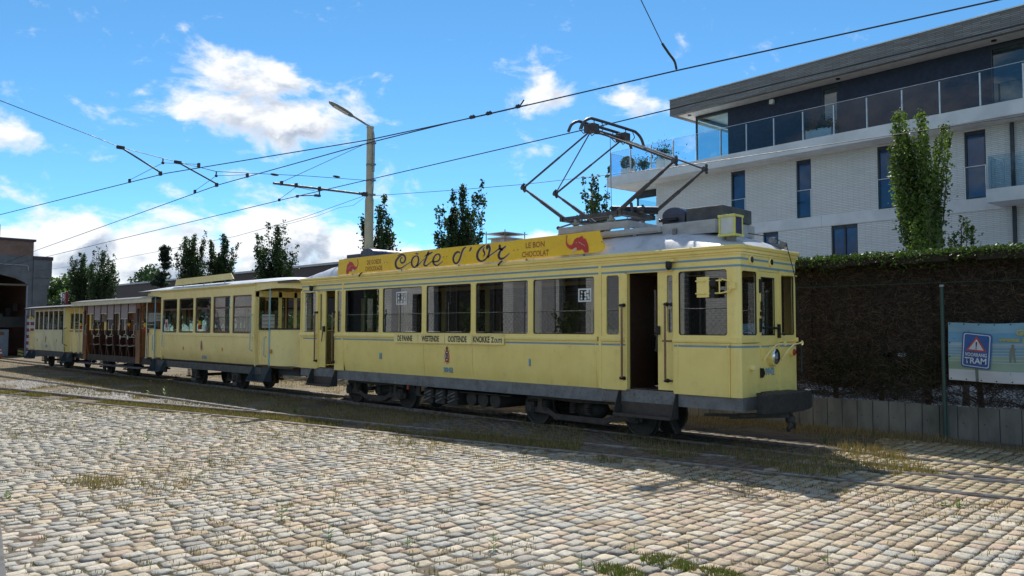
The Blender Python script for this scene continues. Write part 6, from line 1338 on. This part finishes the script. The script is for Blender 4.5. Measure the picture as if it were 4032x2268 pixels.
P1('cyl', (-4.0, 1.1, 4.53), (-2.75, 1.1, 4.58), .07, n=14).build('spring_tube', STEEL, PT, smooth=45)
P1('cyl', (-3.35, .8, 4.60), (-2.55, 1.35, 4.56), .08, n=14).build('spring_tube', BLK, PT, smooth=45)
for y in (.95, 1.35): P1('beam', (-2.9, y, 4.45), (-2.95, y, 4.72), .04, .05).build('spring_lug', STEEL, PT)
P1('beam', (-4.6, yn, 4.30), (-4.0, yn+.1, 4.42), .04, .03).build('tie_rod', GIRD, PT); P1('ball', (-4.6, yn, 4.30), .045).build('tie_end', IRON, PT, smooth=50)
P1('beam', (-4.4, .7, 4.38), (-3.2, 1.5, 4.38), .04, .03).build('tie_rod', GIRD, PT); P1('beam', (-4.4, 1.5, 4.38), (-3.2, .7, 4.38), .04, .03).build('tie_rod', GIRD, PT)

# ================================================================== trailer cars
MAHO = mat('mahogany_sash', (.12, .028, .018), .35, col2=(.075, .018, .012), vs=9, coat=.3)
BLIND = mat('maroon_blind', (.085, .05, .062), .8); TEAL = mat('dark_slate_step', (.055, .070, .082), .6, col2=(.035, .045, .052), vs=4)
UFR = mat('slate_underframe', (.10, .105, .10), .6, col2=(.06, .06, .058), vs=4, dirt=((.05, .04, .03), 6., .5))
OAK = mat('varnished_orange_oak', (.24, .085, .024), .35, col2=(.16, .055, .016), vs=7, stretch=(1, 1, .25), coat=.4)
TEAK = mat('dark_red_teak', (.085, .027, .014), .4, col2=(.05, .017, .009), vs=7, stretch=(1, 1, .25), coat=.3)
CRM = mat('cream_white_paint', (.74, .70, .50), .5, col2=(.66, .62, .44), vs=3); CANV = mat('grey_roof_felt', (.17, .175, .185), .8, col2=(.13, .13, .14), vs=3, bump=.2)
BLNDG = mat('pinkish_canvas_blind', (.36, .30, .30), .85, col2=(.31, .26, .26), vs=5); PAPER = mat('white_paper', (.60, .60, .58), .8)
YB0, YB1 = .05, 2.15
def under(par, xs, x0, x1, m=UFR):
    for y in (.12, 2.04): P1('box', x0, x1, y, y+.05, .62, .87).build('side_girder', m, par); P1('box', x0+.1, x1-.1, y-.04, y+.09, .60, .62).build('flange', m, par)
    for x in xs:
        wheelset(par, x, r=.36)
        for y in (.30, 1.84):
            P1('prism', [(x-.26, .62), (x+.26, .62), (x+.13, .14), (x-.13, .14)], 1, y, y+.05).build('horn_guide', m, par); P1('box', x-.10, x+.10, y-.03, y+.12, .26, .48).build('axle_box', IRON, par, bevel=.02)
            for dx_ in (-.42, .42):
                sp_ = MB()
                for k in range(6): sp_.cyl((x+dx_, y, .32+k*.05), (x+dx_, y, .35+k*.05), .06, n=10)
                sp_.build('spring', IRON, par, smooth=40)
            P1('beam', (x-.55, y, .30), (x+.55, y, .30), .06, .04).build('spring_beam', IRON, par)
    P1('box', x0-.1, x1+.1, .9, 1.3, .58, .74).build('centre_beam', IRON, par)
def side_step(par, x0, x1, z=.42, y=-.18):
    s_ = P1('box', x0, x1, y, .14, z-.03, z).build('step', TEAL, par, bevel=.004)
    for x in (x0, x1-.015): P1('prism', [(y, z-.03), (.14, z-.03), (.14, .86), (.06, .86)], 0, x, x+.015).build('step_cheek', TEAL, s_)
    P1('prism', [(.13, z), (.145, z), (.145, .84), (.13, .84)], 0, x0, x1).build('step_back', TEAL, s_)
def arch_roof(par, x0, x1, base, H, m, over=.08, nm='roof', end=0.):
    w = MB()
    def f(u, v):
        s_ = abs(2*v-1); e = min(u, 1-u)*(x1-x0); e = 1 if not end else min(1., e/end); e = (1-(1-e)**2)**.7
        return (x0+(x1-x0)*u, YB0-over+(2.1+2*over)*v, base+H*e*max(0, 1-s_**2.2)**.8)
    w.grid(40, 16, f); return w.build(nm, m, par, smooth=60)
def flag(x, y, z, lab, dx_=0., h=.42, lean=0.):
    o = thing('flag', lab, 'flag', (x, y, z), 'Belgian flags on the trailers')
    for k, mm in enumerate((mat('flag_black', (.012, .012, .012), .8), mat('flag_yellow', (.75, .52, .01), .7), mat('flag_red', (.55, .02, .02), .7))):
        P1('grid', 6, 8, lambda u, v: (x+dx_*(k+u)/3+.07*(v-.5)*(1-.5*((k+u)/3))+.02*math.sin(v*9+k), y-.03+.035*math.sin(v*6.3+u*2+k), z+h*(1-(k+u)/3)+lean*(v-.5))).build('stripe', mm, o, smooth=60)
    P1('cyl', (x-.04, y+.01, z+h), (x+.05, y+.06, z+h+.02), .008, n=5).build('stick', CRM, o)
# ------------------------------------------------------------------ closed cream trailer
T1 = thing('closed_trailer', 'cream closed tram trailer with five brown sash windows and open end platforms', 'tram trailer', (-20.9, 1.1, 0))
for side in (0, 1):
    put = (lambda a, d, b: (a, YB0+d, b)) if not side else (lambda a, d, b: (a, YB1-d, b))
    prof = [(0, 1.88), (0, 1.55), (.01, 1.35), (.035, 1.18), (.075, 1.02), (.13, .88), (.16, .88), (.10, 1.05), (.05, 1.3), (.03, 1.88)]
    for a, b in ((-24.92, -22.053), (-22.047, -20.143), (-20.137, -17.30)): P1('prism', [(put(0, y, z)[1], z) for y, z in prof], 0, a, b).build('side_panel', YEL2, T1, smooth=30)
    P1('prism', [(put(0, y, z)[1], z) for y, z in ((-.018, 1.80), (.02, 1.80), (.02, 1.875), (-.018, 1.875))], 0, -24.95, -17.28).build('waist_moulding', YEL2, T1, bevel=.008)
    cells = ((-24.92, -23.315, -24.77, -23.40), (-23.315, -21.875, -23.23, -21.95), (-21.875, -20.415, -21.80, -20.50), (-20.415, -18.93, -20.33, -19.01), (-18.93, -17.30, -18.85, -17.50))
    for a, b, h0, h1 in cells:
        fr = P1('holed', a, b, 1.88, 3.30, (h0, h1, 1.92, 3.20), .06, 0, .05, put=put).build('window_frame', YEL2, T1)
        for q in ((h0-.01, h0+.05, 1.91, 3.21), (h1-.05, h1+.01, 1.91, 3.21), (h0, h1, 1.91, 1.98), (h0, h1, 2.77, 2.83), (h0, h1, 3.15, 3.21)): P1('box', q[0], q[1], *sorted((put(0, .025, 0)[1], put(0, .055, 0)[1])), q[2], q[3]).build('sash', MAHO, fr)
        P1('add', [put(h0, .04, 1.92), put(h1, .04, 1.92), put(h1, .04, 3.2), put(h0, .04, 3.2)], [(0, 1, 2, 3)]).build('pane', GLT, fr)
        if not side: P1('add', [put(h0+.03, .06, 2.82), put(h1-.03, .06, 2.82), put(h1-.03, .06, 3.18), put(h0+.03, .06, 3.18)], [(0, 1, 2, 3)]).build('blind', BLIND, fr)
    P1('prism', [(put(0, y, z)[1], z) for y, z in ((0, 3.30), (.05, 3.30), (.05, 3.58), (-.05, 3.58), (-.07, 3.54), (-.03, 3.50), (0, 3.46))], 0, -24.95, -17.28).build('frieze', YEL2, T1, smooth=30)
    for x0, x1 in ((-17.28, -14.75), (-27.2, -24.95)):      # platform canopy valance, bowed at the end
        P1('grid', 10, 2, lambda u, v: (x0+(x1-x0)*u, put(0, .02+.35*((u if x0 > -20 else 1-u)**4), 0)[1], 3.30+.28*v+(.0 if v else .06*math.sin(u*3.1)))).build('valance', YEL2, T1, smooth=60)
for x in (-14.76, -27.2): P1('grid', 10, 2, lambda u, v: (x+(.12 if x > -20 else -.12)*math.sin(math.pi*u), .40+1.4*u, 3.30+.28*v)).build('valance', YEL2, T1, smooth=60)
arch_roof(T1, -27.25, -14.7, 3.575, .20, ROOF, .05, end=2.4); P1('box', -27.2, -14.75, .1, 2.1, 3.50, 3.56).build('ceiling', CEIL, T1)
for x in (-24.92, -17.32):   # end bulkheads with window and doorway
    P1('box', x, x+.04, .09, 2.11, .86, 1.90).build('bulkhead', YEL2, T1)
    for y0, y1 in ((.09, .20), (.90, 1.02), (1.48, 1.58), (2.02, 2.11)): P1('box', x, x+.04, y0, y1, 1.90, 3.3).build('bulkhead_post', YEL2, T1)
    P1('box', x, x+.04, .09, 2.11, 3.12, 3.32).build('bulkhead_header', YEL2, T1)
    P1('add', [(x+.02, .2, 1.9), (x+.02, .9, 1.9), (x+.02, .9, 3.12), (x+.02, .2, 3.12)], [(0, 1, 2, 3)]).build('bulkhead_pane', GLT, T1)
P1('box', -17.26, -17.255, .30, .75, 2.10, 2.55).build('notice', PAPER, T1)
P1('box', -27.0, -14.95, .12, 2.08, .84, .90).build('floor', WOODI, T1); P1('box', -24.8, -17.4, .15, .5, 1.25, 1.35).build('bench', SEAT, T1); P1('box', -24.8, -17.4, 1.7, 2.05, 1.25, 1.35).build('bench', SEAT, T1)
for s_, xo in ((1, -16.32), (-1, -25.55)):
    xe = xo+s_*1.35
    # dash: rounded yellow apron round the platform end
    pts = [(xo, YB0+.03)]+[(xo+s_*(.35+.95*math.sin(R(a))), 1.1-1.02*math.cos(R(a))) for a in range(15, 166, 15)]+[(xo, YB1-.03)]
    sweep(pts if s_ > 0 else pts, [(0., .92), (.0, 2.06), (-.03, 2.06), (-.03, .92)], False).build('dash', YEL2, T1, smooth=50)
    sweep(pts, [(-.05, 2.05), (.02, 2.05), (.02, 2.10), (-.05, 2.10)], False).build('dash_rail', BLK, T1, smooth=50)
    for y in (YB0+.02, YB1-.02): P1('cyl', (xo, y, .9), (xo, y, 3.33), .022, n=10).build('platform_post', SKYB, T1, smooth=40)
    # gate with tracery
    g = MB(); gx0, gx1 = (xo-.72, xo-.10) if s_ > 0 else (xo+.10, xo+.72)
    for x in np.linspace(gx0, gx1, 4): g.tube([(x, .07, .95), (x+.03, .07, 1.25), (x-.01, .07, 1.5), (x+.03, .07, 1.75), (x, .07, 2.02)], .010, 6)
    g.cyl((gx0, .07, .95), (gx1, .07, .95), .012, n=6); g.cyl((gx0, .07, 2.02), (gx1, .07, 2.02), .012, n=6); g.box(gx0-.03, gx0, .05, .09, 1.0, 1.04); g.build('gate', YEL2, T1, smooth=50)
    P1('prism', [(gx0-.02, .10), (gx1+.02, .10), (gx1+.02, .12), (gx0-.02, .12)], 2, .93, 2.0).build('gate_panel', YEL2, T1)
    b = MB()
    for z in (2.2, 2.33, 2.46, 2.58): b.cyl((gx0-.1, .12, z), (gx1+.55*s_ if s_ > 0 else gx1, .12, z), .011, n=6)
    b.build('window_bars', BLK, T1)
    hx = xo-1.05*s_
    for x in (hx, xo-.12*s_): P1('tube', [(x, .03, 1.35 if x == hx else 1.2), (x, -.05, 1.4 if x == hx else 1.22), (x, -.05, 2.5 if x == hx else 1.80), (x, .03, 2.55 if x == hx else 1.83)], .014, 8).build('grab_rail', SKYB, T1, smooth=50)
    side_step(T1, *( (xo-1.05, xo+.05) if s_ > 0 else (xo-.05, xo+1.05)))
    P1('box', *sorted((xo+s_*.02, xo+s_*1.25)), .4, 1.8, .62, .86).build('end_beam', TEAL, T1)
for x, z in ((-22.77, 1.34), (-19.56, 1.36)): P1('box', x-.04, x+.04, YB0+.002, YB0+.03, z-.06, z+.06).build('reflector', ORANGE, T1)
P1('box', -16.22, -16.15, YB0-.012, YB0+.02, 1.30, 1.43).build('reflector', ORANGE, T1)
c = MB(); c.tube([(-15.02, .75, 1.88), (-14.95, .72, 1.86), (-14.92, .72, 1.6), (-15.0, .72, 1.5)], .04, 8); c.build('brake_pipe', YEL2, T1, smooth=50); P1('tube', [(-15.0, .6, 1.15), (-14.85, .55, .98), (-14.8, .6, 1.2), (-14.6, .7, 1.6)], .02, 6).build('hose', BLK, T1, smooth=50)
emblem(T1, -21.2, 1.44, .22, YB0-.006); number(T1, '8768', -21.07, 1.06, .13, .36, YB0+.055)
P1('prism', [(-24.23, 3.74), (-24.1, 3.98), (-19.5, 4.01), (-19.42, 3.93), (-19.28, 3.80)][::-1], 1, .28, .30).build('roof_board', YEL2, T1)
for x in (-23.5, -21.7, -20.0): P1('beam', (x, .30, 3.9), (x, .62, 3.78), .03, .03).build('board_stay', GIRD, T1); P1('box', x-.02, x+.02, .30, .32, 3.62, 3.95).build('board_upright', GIRD, T1)
P1('box', -24.55, -24.30, .075, .08, 2.0, 2.42).build('poster', PAPER, T1); P1('prism', [(-24.50, 2.32), (-24.50, 2.15), (-24.425, 2.08), (-24.35, 2.15), (-24.35, 2.32)][::-1], 1, .070, .073).build('poster_shield', mat('shield_red', (.45, .02, .03), .5), T1)
P1('box', -21.15, -20.98, .075, .08, 1.98, 2.2).build('notice', PAPER, T1)
under(T1, (-22.35, -19.1), -25.3, -16.9)
flag(-21.38, .085, 2.05, 'small Belgian flag behind the third window of the cream trailer', -.06, .46)
# ------------------------------------------------------------------ open toastrack trailer
O1 = thing('open_trailer', 'open brown wooden tram trailer with cross benches and scalloped cream awning', 'tram trailer', (-30.3, 1.1, 0))
PXs = [-33.65, -32.70, -31.82, -31.0, -30.15, -29.33, -28.46, -27.55]
def spost(x, y, s_, m, w=.045):
    c = [(x, y, 3.12), (x, y, 2.0), (x+.0, y-.0*s_, 1.55), (x+.05, y+.02*s_, 1.2), (x+.10, y+.06*s_, .95), (x+.11, y+.07*s_, .6)]
    P = spline(c, 3); k = MB()
    for a, b in zip(P[:-1], P[1:]): k.beam(a, b, w, .06, (0, 1, 0))
    k.build('post', m, O1)
for i, x in enumerate(PXs):
    for y, s_ in ((.08, 1), (2.12, -1)): spost(x, y, s_, OAK if i in (0, 7) else TEAK)
    for y, s_ in ((.03, 1),):
        g = MB(); g.tube([(x+.03, .06, 1.75), (x+.03, -.02, 1.80), (x+.03, -.02, 2.20), (x+.03, .06, 2.28)], .009, 6); g.build('grab_handle', CRM, O1, smooth=50)
for i in range(7):
    a, b = PXs[i], PXs[i+1]; zb = 2.73 if i % 2 == 0 else 2.48
    bl = P1('grid', 6, 4, lambda u, v: (a+.04+(b-a-.08)*u, .07+.012*math.sin(u*3.1), zb+(3.14-zb)*v)).build('blind', BLNDG, O1, smooth=60); P1('cyl', (a+.04, .06, zb), (b-.04, .06, zb), .014, n=6).build('blind_bar', CRM, bl)
    P1('box', a+.04, b-.04, 2.10, 2.115, 2.75, 3.14).build('blind', BLNDG, O1)
    xb = a+.45                                                         # cross benches
    bk = P1('prism', [(xb-.05, 1.95), (xb+.02, 1.95), (xb+.08, 1.42), (xb-.02, 1.40)][::-1], 1, .16, 2.04).build('bench_back', TEAK, O1); P1('box', xb-.42, xb+.30, .16, 2.04, 1.30, 1.36).build('bench_seat', TEAK, bk); P1('box', xb-.03, xb+.03, .18, 2.02, .84, 1.30).build('bench_leg', WOODI, bk)
    if i in (1, 3, 5, 6):
        c = MB(); c.cyl((a+.05, .05, 1.70), (b-.05, .05, 1.70), .010, n=6); c.tube([(b-.35, .05, 1.70), (b-.36, .05, 1.80), (b-.2, .05, 1.82)], .012, 6); c.box(a+.02, a+.07, .04, .07, 1.60, 1.76); c.build('safety_bar', CRM, O1, smooth=50)
        P1('tube', [(a+.08, .06, 1.36), (a+.3, .02, 1.31), (a+.5, .02, 1.31), (b-.06, .06, 1.36)], .022, 6).build('rope', mat('grey_rope', (.30, .27, .22), .9), O1, smooth=50)
P1('box', -33.7, -27.5, .16, 2.04, .78, .84).build('floor', WOODI, O1); P1('box', -33.6, -27.4, .20, .25, .60, .80).build('sill', TEAK, O1)
P1('box', -34.1, -26.2, -.28, .10, .44, .48).build('footboard', mat('grey_footboard', (.12, .11, .11), .8), O1, bevel=.006); P1('box', -34.1, -26.2, 2.1, 2.48, .44, .48).build('footboard', MATS['grey_footboard'], O1)
for x in (-33, -31.2, -29.4, -27.6): P1('beam', (x, .1, .62), (x, -.24, .46), .04, .03).build('footboard_bracket', IRON, O1)
for x0, x1, xb in ((-27.50, -27.05, -27.0), (-34.1, -33.7, -33.75)):      # end panels and bulkheads
    for y0, y1 in ((.06, .11), (2.09, 2.14)):
        q = [(x0, .62), (x1, .62), (x1, 1.2), (x1-.05, 1.6), (x1-.05, 3.12), (x0-.03, 3.12), (x0-.03, 1.6), (x0, 1.2)]; P1('prism', q, 1, y0, y1).build('end_panel', OAK, O1)
        P1('box', x0+.08, x1-.12, y0-.004, y1+.004, 1.98, 2.90).build('end_panel_glass', mat('dark_smoked_glass', (.02, .02, .02), .1), O1)
    P1('box', xb-.03, xb+.03, .12, 2.08, .80, 1.98).build('bulkhead', OAK, O1); P1('box', xb-.03, xb+.03, .12, 2.08, 2.95, 3.14).build('bulkhead_header', OAK, O1)
    for y in (.15, .80, 1.40, 2.05): P1('box', xb-.03, xb+.03, y-.04, y+.04, 1.98, 2.95).build('bulkhead_post', OAK, O1)
    P1('box', xb+.032, xb+.036, .35, 1.05, 2.38, 2.72).build('notice', PAPER, O1)
for s_, xo in ((1, -26.38), (-1, -34.75)):
    for y in (.06, 2.14):
        c = MB(); c.cyl((xo, y, .86), (xo, y, 3.14), .022, n=8); c.cyl((xo, y, .86), (xo, y, .90), .045, n=8); c.build('platform_post', CRM, O1, smooth=40)
    c = MB(); xa = xo+s_*.62
    for z in (.98, 1.35, 1.72): c.cyl((xo, .06, z), (xo+s_*.16, .06, z), .012, n=6)
    c.tube([(xo+s_*.16, .06, .9), (xo+s_*.16, .06, 1.78), (xo+s_*.22, .06, 1.88), (xa, .06, 1.88)], .018, 6); c.build('gate', CRM, O1, smooth=50)
    P1('box', *sorted((xo+s_*.24, xa)), .07, .10, .92, 1.82).build('gate_panel', YEL2, O1)
    P1('box', *sorted((xa, xa+s_*.22)), .05, .12, .88, 2.02).build('dash_post', YEL2, O1, bevel=.01); P1('box', xa+s_*.2-.03, xa+s_*.2+.03, .1, 2.1, .90, 2.0).build('dash', YEL2, O1)
    P1('box', *sorted((xo-s_*.6, xa+s_*.2)), .15, 2.05, .80, .86).build('platform_floor', WOODI, O1)
    c = MB()
    for z in (2.08, 2.22, 2.36): c.cyl((xo-s_*.55, .08, z), (xo+s_*.8, .08, z), .008, n=5)
    c.build('guard_bars', CRM, O1); P1('tube', [(xo-s_*.55, .08, 2.75), (xo-s_*.45, .06, 2.95), (xo-s_*.42, .06, 3.12)], .02, 6).build('canopy_stay', OAK, O1)
arch_roof(O1, -35.6, -25.5, 3.28, .17, CANV, .16); P1('box', -35.5, -25.6, .0, 2.2, 3.20, 3.26).build('ceiling', CEIL, O1)
for y in (-.09, 2.27):
    v = MB(); n = 62; k = len(v.v)
    for i in range(n*4+1):
        x = -35.55+(10.0)*i/(n*4); ph = (i % 4)/4; dz_ = -.035*abs(math.sin(math.pi*i/4))
        v.v += [(x, y, 3.30), (x, y, 3.14+dz_)]
    for i in range(n*4): v.f.append((2*i, 2*i+1, 2*i+3, 2*i+2))
    v.build('scalloped_valance', CRM, O1); P1('box', -35.58, -25.52, y-.012, y+.012, 3.285, 3.315).build('roof_edge', CRM, O1)
under(O1, (-31.9, -28.9), -34.6, -26.0, IRON)
flag(-26.40, .03, 1.95, 'Belgian flag hanging on the cream platform post of the open trailer', -.03, .52); flag(-27.95, .03, 2.14, 'Belgian flag flapping from the last post of the open trailer', -.32, .26, .12)
flag(-34.35, .03, 2.05, 'red and yellow folded flag between the two far trailers', .03, .40)
# ------------------------------------------------------------------ far pale trailer
C1 = thing('small_trailer', 'pale cream vintage tram trailer with six narrow windows and dark flat roof', 'tram trailer', (-39.6, 1.1, 0))
PALE = mat('pale_greenish_cream', (.76, .74, .47), .5, col2=(.58, .58, .41), vs=1.6, dirt=((.36, .35, .24), 4., .3))
for side in (0, 1):
    put = (lambda a, d, b: (a, YB0+d, b)) if not side else (lambda a, d, b: (a, YB1-d, b))
    P1('prism', [(put(0, y, z)[1], z) for y, z in ((0, 1.97), (0, 1.4), (.03, 1.1), (.07, .88), (.10, .88), (.05, 1.2), (.04, 1.97))], 0, -42.25, -37.1).build('side_panel', PALE, C1, smooth=30)
    P1('prism', [(put(0, y, z)[1], z) for y, z in ((-.015, 1.93), (.02, 1.93), (.02, 1.98), (-.015, 1.98))], 0, -42.27, -37.08).build('waist_moulding', CRM, C1)
    ps = [-42.2, -41.41, -40.59, -39.74, -38.9, -38.04, -37.14]
    for x in ps: P1('box', x-.05, x+.05, *sorted((put(0, 0, 0)[1], put(0, .05, 0)[1])), 1.98, 3.12).build('post', CRM, C1)
    for a, b in zip(ps[:-1], ps[1:]):
        fr = P1('holed', a+.05, b-.05, 1.98, 2.95, (a+.11, b-.11, 2.03, 2.88), .02, .02, .03, put=put).build('sash', MAHO, C1); P1('add', [put(a+.08, .035, 2.0), put(b-.08, .035, 2.0), put(b-.08, .035, 2.9), put(a+.08, .035, 2.9)], [(0, 1, 2, 3)]).build('pane', GLT, fr)
        P1('box', a+.05, b-.05, *sorted((put(0, .0, 0)[1], put(0, .04, 0)[1])), 2.95, 2.99).build('header', CRM, C1)
        for z in (3.02, 3.07): P1('box', a+.05, b-.05, *sorted((put(0, .015, 0)[1], put(0, .03, 0)[1])), z, z+.025).build('vent_slat', CRM, C1)
for x, w_, z in ((-40.25, .22, 2.25), (-39.35, .16, 2.15), (-38.45, .16, 2.10)): P1('box', x-w_/2, x+w_/2, .10, .105, z, z+.42).build('notice', PAPER, C1)
for x in (-42.22, -37.14):
    P1('box', x, x+.04, .09, 2.11, .86, 2.02).build('bulkhead', YEL2, C1); P1('box', x, x+.04, .09, 2.11, 2.80, 3.14).build('bulkhead_header', YEL2, C1)
    for y0, y1 in ((.09, .35), (1.2, 1.32), (1.95, 2.11)): P1('box', x, x+.04, y0, y1, 2.02, 2.8).build('bulkhead_post', YEL2, C1)
    P1('add', [(x+.02, .35, 2.02), (x+.02, 1.95, 2.02), (x+.02, 1.95, 2.8), (x+.02, .35, 2.8)], [(0, 1, 2, 3)]).build('bulkhead_pane', GLT, C1)
arch_roof(C1, -44.0, -34.9, 3.14, .15, CANV, .12); P1('box', -43.9, -35.0, .05, 2.15, 3.10, 3.135).build('ceiling', CEIL, C1); P1('box', -43.98, -34.92, -.075, -.06, 3.09, 3.15).build('roof_edge', BLK, C1)
for s_, xo, xe in ((1, -35.5, -34.25), (-1, -43.2, -43.35)):
    for x in ((xo, xe) if s_ > 0 else (xo,)):
        for y in (.07, 2.13): P1('cyl', (x, y, .86), (x, y, 3.12), .022, n=8).build('platform_post', CRM, C1, smooth=40)
    g0, g1 = (-36.15, -34.3) if s_ > 0 else (-43.25, -42.4)
    P1('box', g0, g1, .10, .12, .95, 1.92).build('gate_panel', YEL2, C1); g = MB()
    for x in np.linspace(g0, g1, 9 if s_ > 0 else 5): g.cyl((x, .08, .9), (x, .08, 1.9), .010, n=5)
    g.cyl((g0, .08, .95), (g1, .08, .95), .012, n=5); g.build('gate', CRM, C1); P1('cyl', (g0-.1, .08, 1.93), (g1+.05, .08, 1.93), .022, n=6).build('gate_rail', BLK, C1)
    P1('box', *sorted((g0-.8, g1)), .12, 2.08, .82, .87).build('platform_floor', WOODI, C1); P1('box', g1-.04 if s_ > 0 else g0, g1 if s_ > 0 else g0+.04, .1, 2.1, .9, 1.9).build('dash', YEL2, C1)
P1('tube', [(-36.55, .05, 1.2), (-36.95, -.03, 1.3), (-36.95, -.03, 2.0), (-36.6, .03, 2.08)], .02, 6).build('grab_rail', BLK, C1, smooth=50)
emblem(C1, -40.05, 1.46, .22, YB0-.006); number(C1, '107', -39.98, 1.13, .13, .34, YB0+.02)
for x in (-41.6, -38.2): P1('box', x-.035, x+.035, YB0-.006, YB0+.02, 1.36, 1.50).build('reflector', mat('red_reflector', (.5, .09, .02), .3), C1)
P1('box', -42.1, -37.2, .15, 2.05, .84, .90).build('floor', WOODI, C1); under(C1, (-41.0, -38.3), -42.6, -36.6, TEAL); side_step(C1, -36.9, -35.9); side_step(C1, -43.2, -42.3); P1('box', -35.9, -34.5, .3, 1.9, .60, .82).build('end_beam', TEAL, C1)
for xa, xb in ((-25.55-1.3, -25.35), (-35.3, -34.3), (-15.1, -14.2)): pass
CP = thing('coupling', 'dark coupling bar between the motor tram and the cream trailer', 'coupling', (-14.6, 1.1, .55)); P1('cyl', (-15.2, 1.1, .66), (-14.2, 1.1, .66), .05, n=10).build('bar', IRON, CP, smooth=40)
